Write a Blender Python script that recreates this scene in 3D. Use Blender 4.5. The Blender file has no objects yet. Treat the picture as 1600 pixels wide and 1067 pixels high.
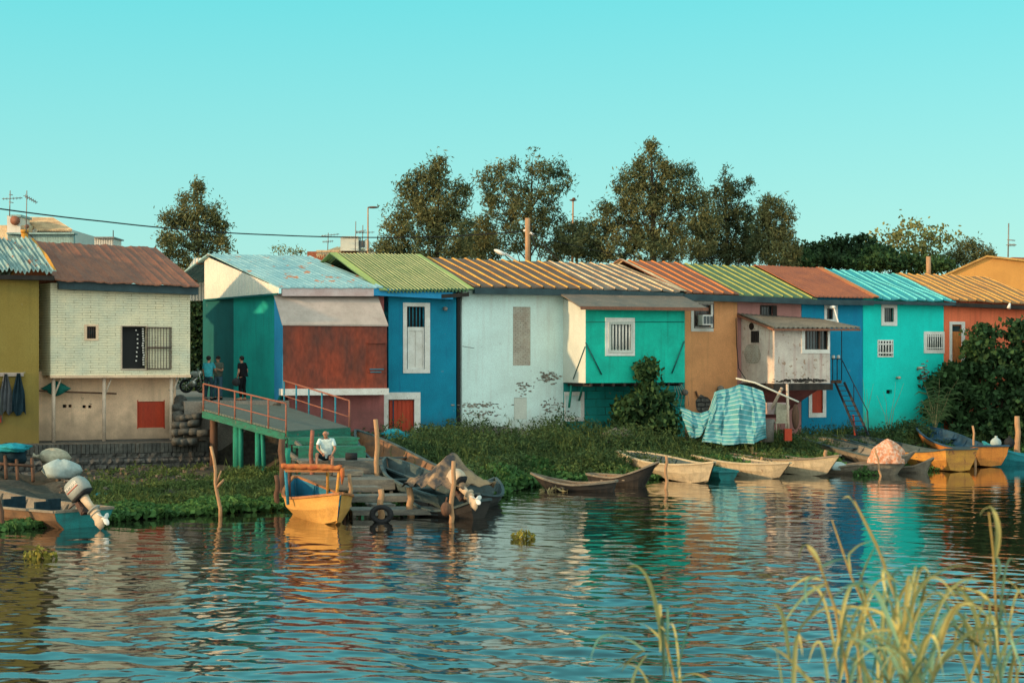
import bpy, bmesh, math, random
import numpy as np
from mathutils import Vector, Matrix
random.seed(7); RS = np.random.RandomState(11)
R = math.radians
# ---------------------------------------------------------------- camera, world, sun
FPX, HC, YH = 2600.0, 4.4, 565.0        # focal length in photo pixels, eye height over the water, horizon row
scn = bpy.context.scene
cam = bpy.data.objects.new("camera", bpy.data.cameras.new("camera")); scn.collection.objects.link(cam)
scn.camera = cam
cam.location = (0, 0, HC); cam.rotation_euler = (R(90), 0, 0)
cam.data.sensor_width = 36; cam.data.lens = 36*FPX/1600; cam.data.shift_y = (YH-533.5)/1600
cam.data.clip_start = 0.3; cam.data.clip_end = 6000
cam.data.dof.use_dof = True; cam.data.dof.focus_distance = 58; cam.data.dof.aperture_fstop = 4.6
SUN_AZ, SUN_EL = 247.0, 13.0             # compass bearing with +Y as north: the sun stands left, a little behind the camera
sd = Vector((math.sin(R(SUN_AZ))*math.cos(R(SUN_EL)), math.cos(R(SUN_AZ))*math.cos(R(SUN_EL)), math.sin(R(SUN_EL))))
sun = bpy.data.objects.new("sun", bpy.data.lights.new("sun", 'SUN')); scn.collection.objects.link(sun)
sun.data.energy = 4.2; sun.data.angle = R(1.5); sun.data.color = (1.0, .63, .32)
sun.rotation_euler = sd.to_track_quat('Z', 'Y').to_euler()
w = bpy.data.worlds.new("World"); scn.world = w; w.use_nodes = True
nt = w.node_tree; nt.nodes.clear()
def N(t, typ, **k):
    n = t.nodes.new(typ)
    for a, b in k.items():
        if a[0] == '_': n.inputs[a[1:]].default_value = b
        else: setattr(n, a, b)
    return n
o = N(nt, 'ShaderNodeOutputWorld'); bg = N(nt, 'ShaderNodeBackground', _Strength=0.1)
sky = N(nt, 'ShaderNodeTexSky', sky_type='NISHITA', sun_disc=False)
sky.sun_elevation = R(SUN_EL); sky.sun_rotation = R(SUN_AZ); sky.altitude = 0
tc = N(nt, 'ShaderNodeTexCoord'); sx = N(nt, 'ShaderNodeSeparateXYZ')
rp = N(nt, 'ShaderNodeValToRGB'); e = rp.color_ramp.elements
e[0].position = 0.0; e[0].color = (.40, .84, .80, 1)
e[1].position = .10; e[1].color = (.26, .80, .795, 1)
for p, c in ((.21, (.11, .77, .81, 1)), (.34, (.09, .69, .76, 1)), (.6, (.14, .62, .70, 1)), (1.0, (.5, .66, .68, 1))):
    x = e.new(p); x.color = c
m1 = N(nt, 'ShaderNodeMix', data_type='RGBA', blend_type='MULTIPLY'); m1.inputs[0].default_value = 1; m1.inputs[7].default_value = (.48, .46, .38, 1)
m2 = N(nt, 'ShaderNodeMix', data_type='RGBA', blend_type='MULTIPLY'); m2.inputs[0].default_value = 1; m2.inputs[7].default_value = (8.2, 8.2, 8.2, 1)
m3 = N(nt, 'ShaderNodeMix', data_type='RGBA', blend_type='ADD'); m3.inputs[0].default_value = 1
L = nt.links.new
L(tc.outputs['Generated'], sx.inputs[0]); L(sx.outputs['Z'], rp.inputs[0])
# the quarter of the sky behind the viewer, round the low sun, is brighter and warmer
my = N(nt, 'ShaderNodeMapRange', interpolation_type='SMOOTHSTEP'); my.inputs[1].default_value = .25; my.inputs[2].default_value = -.6; my.inputs[3].default_value = 0; my.inputs[4].default_value = 1
mw = N(nt, 'ShaderNodeMix', data_type='RGBA'); mw.inputs[7].default_value = (1.42, 1.60, 1.48, 1)
L(sx.outputs['Y'], my.inputs[0]); L(my.outputs[0], mw.inputs[0]); L(rp.outputs[0], mw.inputs[6])
L(sky.outputs[0], m1.inputs[6]); L(mw.outputs[2], m2.inputs[6]); L(m1.outputs[2], m3.inputs[6]); L(m2.outputs[2], m3.inputs[7])
L(m3.outputs[2], bg.inputs[0]); L(bg.outputs[0], o.inputs[0])
vs = scn.view_settings; vs.view_transform = 'Standard'; vs.look = 'None'; vs.exposure = 0; vs.gamma = 1; vs.use_curve_mapping = False
scn.cycles.max_bounces = 6; scn.cycles.diffuse_bounces = 3; scn.cycles.glossy_bounces = 3

# ---------------------------------------------------------------- geometry helpers
def P(px, py, D): return Vector(((px-800)/FPX*D, D, HC-(py-YH)/FPX*D))
def XY(px, D): return Vector(((px-800)/FPX*D, D, 0))
def DW(py, z=0.0): return (HC-z)*FPX/(py-YH)          # depth of a point at height z seen at row py
AW = Vector((-.56, .8285, 0)); OUTN = -AW               # direction from the fronts into the houses
ROW = Vector((.9205, .3907, 0))
def lin(c):
    return tuple(((v/255)/12.92 if v/255 <= .04045 else (((v/255)+.055)/1.055)**2.4) for v in c)
col = scn.collection
def tag(o, label=None, cat=None, group=None, kind=None):
    if label: o['label'] = label
    if cat: o['category'] = cat
    if group: o['group'] = group
    if kind: o['kind'] = kind
    return o
def thing(name, loc, label, cat, group=None):
    o = bpy.data.objects.new(name, None); col.objects.link(o); o.location = loc; o.empty_display_size = .2
    return tag(o, label, cat, group)
def copy_tree(o, parent=None):
    c = o.copy(); col.objects.link(c); c.parent = parent
    for ch in [k for k in bpy.data.objects if k.parent == o and k != c]: copy_tree(ch, c)
    return c
def base_of(o):
    v = Vector((0, 0, 0))
    while o is not None:
        v = v+o.location; o = o.parent
    return v
class MB:
    """collects faces in world space; build() links them as one mesh object"""
    def __init__(s): s.v = []; s.f = []; s.m = []; s.sm = []
    def add(s, vs, fs, mi=0, smooth=False):
        n = len(s.v); s.v += [tuple(a) for a in vs]
        for f in fs: s.f.append([n+i for i in f]); s.m.append(mi); s.sm.append(smooth)
        return s
    def quad(s, a, b, c, d, mi=0): return s.add([a, b, c, d], [(0, 1, 2, 3)], mi)
    def hexa(s, p, mi=0):   # 4 bottom, 4 top
        return s.add(p, [(3, 2, 1, 0), (4, 5, 6, 7), (0, 1, 5, 4), (1, 2, 6, 5), (2, 3, 7, 6), (3, 0, 4, 7)], mi)
    def box(s, c, sx, sy, sz, ax=None, mi=0, rot=None):
        """box centred at c; ax = direction of its x axis in plan, or rot a 3x3"""
        c = Vector(c)
        if rot is None:
            a = (ax or Vector((1, 0, 0))).normalized(); b = Vector((-a.y, a.x, 0)); u = Vector((0, 0, 1))
        else: a, b, u = rot.col[0], rot.col[1], rot.col[2]
        q = []
        for k in (-.5, .5):
            for i, j in ((-.5, -.5), (.5, -.5), (.5, .5), (-.5, .5)): q.append(c+a*sx*i+b*sy*j+u*sz*k)
        return s.hexa(q, mi)
    def beam(s, a, b, wd, ht, mi=0, up=Vector((0, 0, 1))):
        a = Vector(a); b = Vector(b); d = (b-a).normalized()
        sd_ = d.cross(up)
        if sd_.length < .01: sd_ = d.cross(Vector((0, 1, 0)))
        sd_.normalize(); u = sd_.cross(d)
        q = [a-sd_*wd/2-u*ht/2, a+sd_*wd/2-u*ht/2, b+sd_*wd/2-u*ht/2, b-sd_*wd/2-u*ht/2,
             a-sd_*wd/2+u*ht/2, a+sd_*wd/2+u*ht/2, b+sd_*wd/2+u*ht/2, b-sd_*wd/2+u*ht/2]
        return s.hexa(q, mi)
    def tube(s, pts, r, n=8, mi=0, cap=True, jit=0):
        pts = [Vector(p) for p in pts]; rr = r if isinstance(r, (list, tuple)) else [r]*len(pts)
        vs = []; fs = []; ref = None
        for i, p in enumerate(pts):
            d = (pts[min(i+1, len(pts)-1)]-pts[max(i-1, 0)]).normalized()
            if ref is None:
                ref = d.cross(Vector((.3, .2, 1))); 
                if ref.length < .1: ref = d.cross(Vector((1, 0, 0)))
            x = (ref-d*ref.dot(d)).normalized(); y = d.cross(x); ref = x
            for k in range(n):
                a = 2*math.pi*k/n; q = rr[i]*(1+random.uniform(-jit, jit))
                vs.append(p+x*math.cos(a)*q+y*math.sin(a)*q)
        for i in range(len(pts)-1):
            for k in range(n):
                fs.append((i*n+k, i*n+(k+1) % n, (i+1)*n+(k+1) % n, (i+1)*n+k))
        if cap: fs += [tuple(range(n-1, -1, -1)), tuple((len(pts)-1)*n+k for k in range(n))]
        return s.add(vs, fs, mi, True)
    def ell(s, c, rx, ry, rz, n=10, m=7, mi=0, rot=None, fn=None):
        vs = []; fs = []; c = Vector(c)
        for i in range(m+1):
            t = math.pi*i/m
            for k in range(n):
                a = 2*math.pi*k/n
                q = Vector((math.sin(t)*math.cos(a)*rx, math.sin(t)*math.sin(a)*ry, math.cos(t)*rz))
                if fn: q = fn(q)
                if rot is not None: q = rot @ q
                vs.append(c+q)
        for i in range(m):
            for k in range(n): fs.append((i*n+k, (i+1)*n+k, (i+1)*n+(k+1) % n, i*n+(k+1) % n))
        return s.add(vs, fs, mi, True)
    def grid(s, g, mi=0, th=0, smooth=False, cmi=None):
        """g: rows of points; th: thickness downwards"""
        r = len(g); c = len(g[0]); vs = [p for row in g for p in row]
        fs = []; ms = []
        for i in range(r-1):
            for j in range(c-1):
                fs.append((i*c+j, i*c+j+1, (i+1)*c+j+1, (i+1)*c+j)); ms.append(cmi[j] if cmi else mi)
        n0 = len(s.v)
        if th:
            n = r*c; vs = vs+[Vector(p)-Vector((0, 0, th)) for p in vs]
            fs2 = [tuple(n+k for k in reversed(f)) for f in fs]; ms += ms[:]
            fs = fs+fs2
            for j in range(c-1):
                fs.append((j+1, j, n+j, n+j+1)); ms.append(mi); b = (r-1)*c
                fs.append((b+j, b+j+1, n+b+j+1, n+b+j)); ms.append(mi)
            for i in range(r-1):
                fs.append((i*c, (i+1)*c, n+(i+1)*c, n+i*c)); ms.append(mi)
                fs.append(((i+1)*c+c-1, i*c+c-1, n+i*c+c-1, n+(i+1)*c+c-1)); ms.append(mi)
        s.v += [tuple(a) for a in vs]
        for f, m_ in zip(fs, ms): s.f.append([n0+i for i in f]); s.m.append(m_); s.sm.append(smooth)
        return s
    def build(s, name, mats, parent=None, label=None, ax=ROW, bevel=0):
        me = bpy.data.meshes.new(name)
        b = base_of(parent) if parent else Vector((0, 0, 0))
        if parent is None:   # a thing of one mesh: put its origin at its base
            a = np.array(s.v); b = Vector((a[:, 0].mean(), a[:, 1].mean(), a[:, 2].min()))
        V = np.array(s.v, dtype=float)
        me.from_pydata([tuple(q) for q in (V-np.array(b))], [], s.f)
        if not isinstance(mats, (list, tuple)): mats = [mats]
        for m_ in mats: me.materials.append(m_)
        me.polygons.foreach_set('material_index', s.m); me.polygons.foreach_set('use_smooth', s.sm)
        uvl = me.uv_layers.new(name='UVMap'); idx = np.zeros(len(me.loops), dtype=int); me.loops.foreach_get('vertex_index', idx)
        side = Vector((-ax.y, ax.x, 0))
        u = V @ np.array(ax)+.37*(V @ np.array(side)); uv = np.stack([u[idx], V[idx, 2]+.0*u[idx]], 1)
        uvl.data.foreach_set('uv', uv.ravel())
        ob = bpy.data.objects.new(name, me); col.objects.link(ob)
        if parent: ob.parent = parent; ob.location = (0, 0, 0)
        else: ob.location = b
        if label: ob['label'] = label
        if bevel:
            md = ob.modifiers.new('b', 'BEVEL'); md.width = bevel; md.segments = 2; md.limit_method = 'ANGLE'
        me.validate()
        return ob
def bulk(name, V, F, mat, loc=(0, 0, 0), parent=None, smooth=False):
    """fast mesh of equal-sided faces: V (n,3), F (m,k)"""
    me = bpy.data.meshes.new(name); k = F.shape[1]
    me.vertices.add(len(V)); me.vertices.foreach_set('co', (V-np.array(loc)).astype(np.float32).ravel())
    me.loops.add(F.size); me.loops.foreach_set('vertex_index', F.astype(np.int32).ravel())
    me.polygons.add(len(F)); me.polygons.foreach_set('loop_start', np.arange(0, F.size, k, dtype=np.int32))
    me.polygons.foreach_set('loop_total', np.full(len(F), k, dtype=np.int32))
    if smooth: me.polygons.foreach_set('use_smooth', np.ones(len(F), dtype=bool))
    me.update(calc_edges=True); me.materials.append(mat)
    ob = bpy.data.objects.new(name, me); col.objects.link(ob)
    if parent: ob.parent = parent; ob.location = Vector(loc)-base_of(parent)
    else: ob.location = loc
    return ob

# ---------------------------------------------------------------- materials
def mat(name, c, c2=None, rough=.85, scale=1.5, stretch=(1, 1, 1), amt=.6, fine=.25, bump=.25, bscale=25, peel=None, peelcol=None,
        peelscale=2.5, peelsoft=.03, coord='Object', metal=0, streak=0, streakcol=(.05, .04, .03), island=0, brick=None, spec=.3, dirt=None, sub=0):
    m = bpy.data.materials.new(name); m.use_nodes = True; t = m.node_tree; b = t.nodes['Principled BSDF']
    b.inputs['Roughness'].default_value = rough; b.inputs['Metallic'].default_value = metal
    b.inputs['Specular IOR Level'].default_value = spec
    k = t.links.new; tcn = N(t, 'ShaderNodeTexCoord'); mp = N(t, 'ShaderNodeMapping'); k(tcn.outputs[coord], mp.inputs[0]); mp.inputs['Scale'].default_value = stretch
    c = tuple(c)+(1,); c2 = tuple(c2)+(1,) if c2 else tuple(v*.62 for v in c[:3])+(1,)
    n1 = N(t, 'ShaderNodeTexNoise', _Scale=scale, _Detail=6.0, _Roughness=.6); k(mp.outputs[0], n1.inputs['Vector'])
    r1 = N(t, 'ShaderNodeValToRGB'); r1.color_ramp.elements[0].position = .5-.22*amt-.03; r1.color_ramp.elements[1].position = .5+.25*amt
    r1.color_ramp.elements[0].color = c2; r1.color_ramp.elements[1].color = c
    k(n1.outputs[0], r1.inputs[0]); out = r1.outputs[0]
    def mix(fac, a, bcol, mode='MIX'):
        mx = N(t, 'ShaderNodeMix', data_type='RGBA', blend_type=mode)
        if hasattr(fac, 'links'): k(fac, mx.inputs[0])
        else: mx.inputs[0].default_value = fac
        k(a, mx.inputs[6])
        if hasattr(bcol, 'links'): k(bcol, mx.inputs[7])
        else: mx.inputs[7].default_value = tuple(bcol)[:3]+(1,)
        return mx.outputs[2]
    n2 = N(t, 'ShaderNodeTexNoise', _Scale=bscale, _Detail=4.0); k(mp.outputs[0], n2.inputs['Vector'])
    if fine:
        r2 = N(t, 'ShaderNodeMapRange', _3=1-fine, _4=1+fine*.6) if False else N(t, 'ShaderNodeMapRange')
        r2.inputs[1].default_value = .3; r2.inputs[2].default_value = .7; r2.inputs[3].default_value = 1-fine; r2.inputs[4].default_value = 1+fine*.5
        k(n2.outputs[0], r2.inputs[0]); out = mix(1.0, out, r2.outputs[0], 'MULTIPLY')
    if island:
        g = N(t, 'ShaderNodeNewGeometry'); r3 = N(t, 'ShaderNodeMapRange'); r3.inputs[3].default_value = 1-island; r3.inputs[4].default_value = 1+island
        k(g.outputs['Random Per Island'], r3.inputs[0]); out = mix(1.0, out, r3.outputs[0], 'MULTIPLY')
    hgt = n2.outputs[0]
    if brick:
        uvm = N(t, 'ShaderNodeTexBrick', _Scale=1.0); uvm.inputs['Brick Width'].default_value = brick[0]; uvm.inputs['Row Height'].default_value = brick[1]
        uvm.inputs['Mortar Size'].default_value = brick[2]; uvm.inputs['Mortar Smooth'].default_value = .3; uvm.inputs['Bias'].default_value = -.3
        nz = N(t, 'ShaderNodeTexNoise', _Scale=3.0); va = N(t, 'ShaderNodeVectorMath', operation='SCALE'); va.inputs['Scale'].default_value = .05
        k(tcn.outputs['UV'], nz.inputs['Vector']); k(nz.outputs['Color'], va.inputs[0]); ad = N(t, 'ShaderNodeVectorMath', operation='ADD')
        k(tcn.outputs['UV'], ad.inputs[0]); k(va.outputs[0], ad.inputs[1]); k(ad.outputs[0], uvm.inputs['Vector'])
        mm = N(t, 'ShaderNodeTexNoise', _Scale=2.2, _Detail=3.0); k(tcn.outputs['Object'], mm.inputs['Vector'])
        mr = N(t, 'ShaderNodeMapRange'); mr.inputs[1].default_value = .35; mr.inputs[2].default_value = .62; mr.inputs[3].default_value = .25; mr.inputs[4].default_value = 1; k(mm.outputs[0], mr.inputs[0])
        ml = N(t, 'ShaderNodeMath', operation='MULTIPLY'); k(uvm.outputs['Fac'], ml.inputs[0]); k(mr.outputs[0], ml.inputs[1])
        out = mix(ml.outputs[0], out, brick[3])
        sb = N(t, 'ShaderNodeMath', operation='SUBTRACT'); mlt = N(t, 'ShaderNodeMath', operation='MULTIPLY'); mlt.inputs[1].default_value = 2.5
        k(ml.outputs[0], mlt.inputs[0]); k(hgt, sb.inputs[0]); k(mlt.outputs[0], sb.inputs[1]); hgt = sb.outputs[0]
    if streak:
        mp2 = N(t, 'ShaderNodeMapping'); mp2.inputs['Scale'].default_value = (5, 5, .35); k(tcn.outputs['Object'], mp2.inputs[0])
        ns = N(t, 'ShaderNodeTexNoise', _Scale=1.0, _Detail=4.0); k(mp2.outputs[0], ns.inputs['Vector'])
        rs = N(t, 'ShaderNodeMapRange'); rs.inputs[1].default_value = .52; rs.inputs[2].default_value = .75; rs.inputs[3].default_value = 0; rs.inputs[4].default_value = streak
        k(ns.outputs[0], rs.inputs[0]); out = mix(rs.outputs[0], out, streakcol)
    if dirt:   # (height in object space, fade, strength, colour): splash-back grime along the foot of the wall
        sz = N(t, 'ShaderNodeSeparateXYZ'); k(tcn.outputs['Object'], sz.inputs[0])
        nd = N(t, 'ShaderNodeTexNoise', _Scale=1.8, _Detail=5.0); k(tcn.outputs['Object'], nd.inputs['Vector'])
        a1 = N(t, 'ShaderNodeMath', operation='MULTIPLY_ADD'); a1.inputs[1].default_value = 2.2; k(nd.outputs[0], a1.inputs[0]); k(sz.outputs['Z'], a1.inputs[2])
        rd = N(t, 'ShaderNodeMapRange'); rd.inputs[1].default_value = dirt[0]+1.1; rd.inputs[2].default_value = dirt[0]+1.1+dirt[1]; rd.inputs[3].default_value = dirt[2]; rd.inputs[4].default_value = 0
        k(a1.outputs[0], rd.inputs[0]); out = mix(rd.outputs[0], out, dirt[3])
    if peel:
        n3 = N(t, 'ShaderNodeTexNoise', _Scale=peelscale, _Detail=8.0, _Roughness=.65); k(tcn.outputs['Object'], n3.inputs['Vector'])
        rp_ = N(t, 'ShaderNodeMapRange'); rp_.inputs[1].default_value = peel; rp_.inputs[2].default_value = peel+peelsoft
        k(n3.outputs[0], rp_.inputs[0]); out = mix(rp_.outputs[0], out, peelcol)
        s2 = N(t, 'ShaderNodeMath', operation='SUBTRACT'); k(hgt, s2.inputs[0]); k(rp_.outputs[0], s2.inputs[1]); hgt = s2.outputs[0]
    k(out, b.inputs['Base Color'])
    if bump:
        bp = N(t, 'ShaderNodeBump', _Strength=bump, _Distance=.03); k(hgt, bp.inputs['Height']); k(bp.outputs[0], b.inputs['Normal'])
    if sub:
        tr = N(t, 'ShaderNodeBsdfTranslucent'); k(out, tr.inputs[0]); mxs = N(t, 'ShaderNodeMixShader'); mxs.inputs[0].default_value = sub
        ou = t.nodes['Material Output']; k(b.outputs[0], mxs.inputs[1]); k(tr.outputs[0], mxs.inputs[2]); k(mxs.outputs[0], ou.inputs['Surface'])
    return m
BLK = (.012, .014, .015)
M = {}
def wall(n, c, c2=None, **k):
    k.setdefault('scale', .55); k.setdefault('amt', .9); k.setdefault('fine', .14); k.setdefault('bump', .22); k.setdefault('streak', .45)
    k.setdefault('streakcol', tuple(v*.45 for v in c)); k.setdefault('peel', .675); k.setdefault('peelcol', tuple(v*.62+.09 for v in c)); k.setdefault('peelscale', 2.8)
    c2 = tuple(v*.80 for v in c2)
    M[n] = mat(n, c, c2, **k); return M[n]
wall('mustard_plaster', (.30, .235, .06), (.29, .20, .04), dirt=(1.0, 1.4, .5, (.16, .12, .04)))
wall('cream_brick', (.96, .82, .54), (.82, .84, .64), brick=(.62, .095, .010, (.30, .23, .12)), scale=1.2, streak=.15, peel=.70, peelcol=(.42, .34, .22), peelscale=3)
wall('cream_plaster', (.98, .68, .44), (.90, .60, .40), scale=.9, dirt=(.2, 1.6, .75, (.26, .20, .14)), peel=.665, peelcol=(.25, .18, .12), peelscale=1.6)
wall('teal_wall', (.008, .42, .36), (.008, .34, .30), scale=.8, streakcol=(.01, .15, .13))
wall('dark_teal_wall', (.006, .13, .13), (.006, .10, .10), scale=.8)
wall('sky_blue_panel', (.03, .33, .62), (.02, .27, .52), streak=.1)
wall('rose_plaster', (.52, .16, .15), (.36, .12, .11), scale=1.1, dirt=(.4, 1.8, .6, (.07, .05, .045)), peel=.68, peelcol=(.35, .2, .17), peelscale=1.4)
wall('ocean_blue_plaster', (.004, .27, .42), (.004, .22, .36), scale=.8, streakcol=(.01, .09, .22), dirt=(.4, .9, .5, (.03, .10, .17)))
wall('white_plaster', (.70, .92, .88), (.72, .90, .85), scale=.6, streak=.25, streakcol=(.42, .38, .33), dirt=(.3, .9, .6, (.42, .38, .32)))
wall('bay_white', (.66, .70, .62), (.58, .62, .55), streak=.25, streakcol=(.5, .42, .33))
wall('green_bay_paint', (.006, .58, .42), (.008, .46, .34), scale=1.3, streak=.5, streakcol=(.01, .2, .15), peel=.735, peelcol=(.6, .62, .55), peelscale=2.2)
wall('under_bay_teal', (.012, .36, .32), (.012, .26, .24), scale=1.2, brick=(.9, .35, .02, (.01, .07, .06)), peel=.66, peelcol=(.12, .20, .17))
wall('ochre_plaster', (.88, .40, .165), (.76, .34, .14), scale=.7, streak=.35, streakcol=(.30, .16, .07), dirt=(.2, 2.4, .85, (.20, .13, .08)), peel=.70, peelcol=(.28, .2, .13))
wall('pink_plaster', (.50, .24, .21), (.42, .19, .17), scale=.9)
wall('peeling_white', (.74, .66, .56), (.60, .50, .44), scale=1.4, peel=.60, peelcol=(.36, .24, .17), peelscale=5, streak=.6, streakcol=(.40, .20, .17))
wall('royal_blue_plaster', (.004, .29, .48), (.004, .25, .42), scale=.7, streakcol=(.01, .12, .30))
wall('turquoise_plaster', (.006, .80, .68), (.008, .70, .60), scale=.5, streak=.18, streakcol=(.02, .36, .31), dirt=(.2, 1.0, .4, (.05, .26, .2)))
wall('coral_plaster', (.98, .23, .10), (.86, .16, .07), scale=.7, streak=.35, streakcol=(.22, .06, .03))
wall('orange_gable', (.72, .36, .09), (.66, .32, .08), streak=.2, streakcol=(.45, .2, .06))
M['rust_panel'] = mat('rust_panel', (.34, .055, .022), (.12, .04, .028), scale=1.1, stretch=(1, 1, .45), amt=.7, bump=.25, rough=.6, bscale=9, fine=.3, streak=.35, streakcol=(.26, .05, .015))
M['red_shutter'] = mat('red_shutter', (.55, .06, .02), (.42, .045, .018), scale=2, stretch=(1, 1, .3), bump=.1, rough=.6, fine=.15, streak=.2)
M['awning_board'] = mat('awning_board', (.52, .42, .36), (.40, .33, .28), scale=1.2, bump=.1, fine=.1, streak=.3, streakcol=(.3, .2, .17))
M['corr_white'] = mat('corr_white', (.78, .72, .60), (.68, .63, .55), scale=.8, rough=.5, bump=.05, streak=.2, streakcol=(.4, .33, .25))
M['white_trim'] = mat('white_trim', (.82, .80, .74), (.68, .65, .58), scale=3, bump=.15, fine=.12, peel=.68, peelcol=(.25, .18, .14), peelscale=6)
M['fascia_pink'] = mat('fascia_pink', (.62, .50, .48), (.5, .36, .34), scale=2, fine=.1, bump=.05)
M['gutter'] = mat('gutter', (.035, .075, .085), (.02, .045, .055), scale=2, rough=.55, fine=.25, peel=.66, peelcol=(.15, .12, .1))
M['dark_wood'] = mat('dark_wood', (.045, .035, .028), (.02, .018, .016), scale=3, stretch=(1, 1, .3), rough=.8)
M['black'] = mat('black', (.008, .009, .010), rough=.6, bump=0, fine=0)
M['glass'] = mat('glass', (.015, .03, .035), (.03, .06, .065), rough=.12, bump=0, fine=0, spec=.6, scale=2)
M['grey_metal'] = mat('grey_metal', (.30, .29, .27), (.18, .16, .14), rough=.5, scale=3, metal=.2)
M['dark_iron'] = mat('dark_iron', (.018, .028, .038), (.03, .025, .025), rough=.6, scale=5)
M['iron'] = mat('iron', (.06, .05, .045), (.10, .045, .03), rough=.7, scale=5)
M['yellow_pipe'] = mat('yellow_pipe', (.62, .30, .03), (.5, .22, .03), rough=.6, scale=4)
M['pale_pipe'] = mat('pale_pipe', (.62, .48, .36), (.5, .38, .28), rough=.6, scale=4)
def roofm(n, c, c2, **k):
    k.setdefault('scale', 1.0); k.setdefault('stretch', (1.6, 1.6, .5)); k.setdefault('fine', .3); k.setdefault('rough', .62); k.setdefault('bump', .15)
    k.setdefault('bscale', 14); M[n] = mat(n, c, c2, **k)
roofm('rust_roof', (.32, .125, .065), (.15, .07, .05), amt=1)
roofm('tin_roof', (.34, .50, .46), (.16, .26, .26), peel=.60, peelcol=(.30, .14, .08), peelscale=2.2)
roofm('pale_blue_roof', (.34, .55, .56), (.22, .42, .45), peel=.585, peelcol=(.46, .20, .10), peelscale=1.7, peelsoft=.05)
roofm('green_corr', (.10, .20, .09), (.07, .14, .07), amt=1)
roofm('green_crest', (.45, .48, .24), (.30, .38, .17)); roofm('lime_flash', (.40, .50, .15), (.34, .42, .13))
roofm('brown_sheet', (.20, .12, .075), (.11, .075, .055), amt=1)
roofm('yellow_rib', (.72, .40, .07), (.48, .23, .05))
roofm('grey_sheet', (.24, .18, .13), (.12, .11, .09), amt=1, peel=.63, peelcol=(.35, .25, .17))
roofm('beige_rib', (.80, .60, .35), (.45, .30, .17))
roofm('orange_sheet', (.30, .115, .06), (.19, .085, .055), amt=1)
roofm('orange_rib', (.64, .22, .05), (.48, .16, .05))
roofm('green_sheet', (.13, .22, .10), (.08, .13, .07), amt=1)
roofm('olive_rib', (.42, .42, .10), (.28, .32, .09))
roofm('terracotta', (.38, .12, .05), (.26, .085, .045))
roofm('cyan_sheet', (.04, .42, .46), (.06, .26, .28), amt=.9, peel=.68, peelcol=(.2, .14, .1))
roofm('cyan_rib', (.16, .66, .66), (.10, .52, .54))
roofm('ochre_sheet', (.42, .22, .07), (.26, .14, .06), amt=.9)
roofm('ochre_rib', (.66, .38, .09), (.5, .27, .08))
roofm('fibre_sheet', (.20, .18, .14), (.09, .09, .075), amt=1)
def wood(n, c, c2=None, **k):
    k.setdefault('scale', 2.5); k.setdefault('stretch', (1, 1, 4)); k.setdefault('fine', .3); k.setdefault('bump', .3); k.setdefault('bscale', 18)
    M[n] = mat(n, c, c2, **k)
wood('weathered_plank', (.22, .21, .17), (.11, .11, .10))
wood('deck_plank', (.15, .18, .15), (.09, .11, .10), stretch=(1, 8, 1))
wood('pole_wood', (.52, .30, .15), (.34, .20, .11), stretch=(5, 5, .5))
wood('brown_post', (.16, .085, .05), (.09, .05, .035), stretch=(5, 5, .5))
wood('green_timber', (.02, .20, .13), (.03, .11, .08), peel=.62, peelcol=(.14, .12, .09), peelscale=4)
wood('green_pipe', (.015, .30, .21), (.02, .18, .13), stretch=(4, 4, .6), peel=.66, peelcol=(.18, .09, .05), peelscale=4)
wood('rail_red', (.36, .13, .08), (.24, .10, .07), scale=4)
wood('rail_blue', (.03, .26, .36), (.03, .18, .25), scale=4)
wood('stone', (.11, .11, .095), (.05, .052, .048), stretch=(1, 1, 1), scale=2.5, bump=.8, bscale=9)
M['masonry'] = mat('masonry', (.13, .125, .11), (.06, .06, .055), scale=2.2, brick=(.42, .2, .03, (.02, .02, .02)), bump=.9, bscale=12, fine=.4)
M['concrete'] = mat('concrete', (.26, .24, .20), (.15, .14, .125), scale=1.2, bump=.4, fine=.3)
M['bare_brick'] = mat('bare_brick', (.52, .50, .42), (.40, .34, .27), scale=3, brick=(.24, .085, .014, (.22, .2, .17)), bump=.4)
M['skin'] = mat('skin', (.40, .20, .12), (.34, .16, .10), scale=8, fine=.05, bump=.05, rough=.6)
M['hair_dark'] = mat('hair_dark', (.015, .012, .01), rough=.8, scale=30)
M['hair_grey'] = mat('hair_grey', (.42, .38, .33), (.3, .27, .24), rough=.8, scale=30)
def cloth(n, c, c2=None, **k):
    k.setdefault('scale', 3); k.setdefault('fine', .12); k.setdefault('bump', .3); k.setdefault('bscale', 12); k.setdefault('rough', .95); k.setdefault('spec', .1)
    M[n] = mat(n, c, c2, **k)
cloth('white_shirt', (.62, .76, .74), (.5, .66, .66)); cloth('teal_shirt', (.05, .36, .42)); cloth('grey_shirt', (.12, .14, .11)); cloth('black_cloth', (.012, .013, .015))
cloth('navy_cloth', (.02, .045, .06)); cloth('denim', (.03, .08, .12), (.08, .15, .2)); cloth('grey_cloth', (.10, .11, .12)); cloth('red_cloth', (.45, .06, .03))
cloth('sack_white', (.42, .52, .50), (.32, .40, .39), scale=2); cloth('sack_tan', (.48, .44, .32), (.34, .31, .23)); cloth('teal_tarp', (.02, .22, .25), (.02, .13, .16))
cloth('brown_tarp', (.36, .24, .14), (.05, .055, .06), scale=1.3, amt=.3); cloth('net_green', (.02, .17, .14), (.015, .11, .09)); cloth('blue_rag', (.03, .34, .42))
cloth('orange_roll', (.50, .19, .06), (.36, .07, .035), scale=5)
M['motor_grey'] = mat('motor_grey', (.33, .35, .31), (.25, .27, .25), rough=.4, scale=3, fine=.12, bump=.05)
M['motor_cream'] = mat('motor_cream', (.60, .47, .32), (.46, .37, .27), rough=.5, scale=4, fine=.15)
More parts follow.
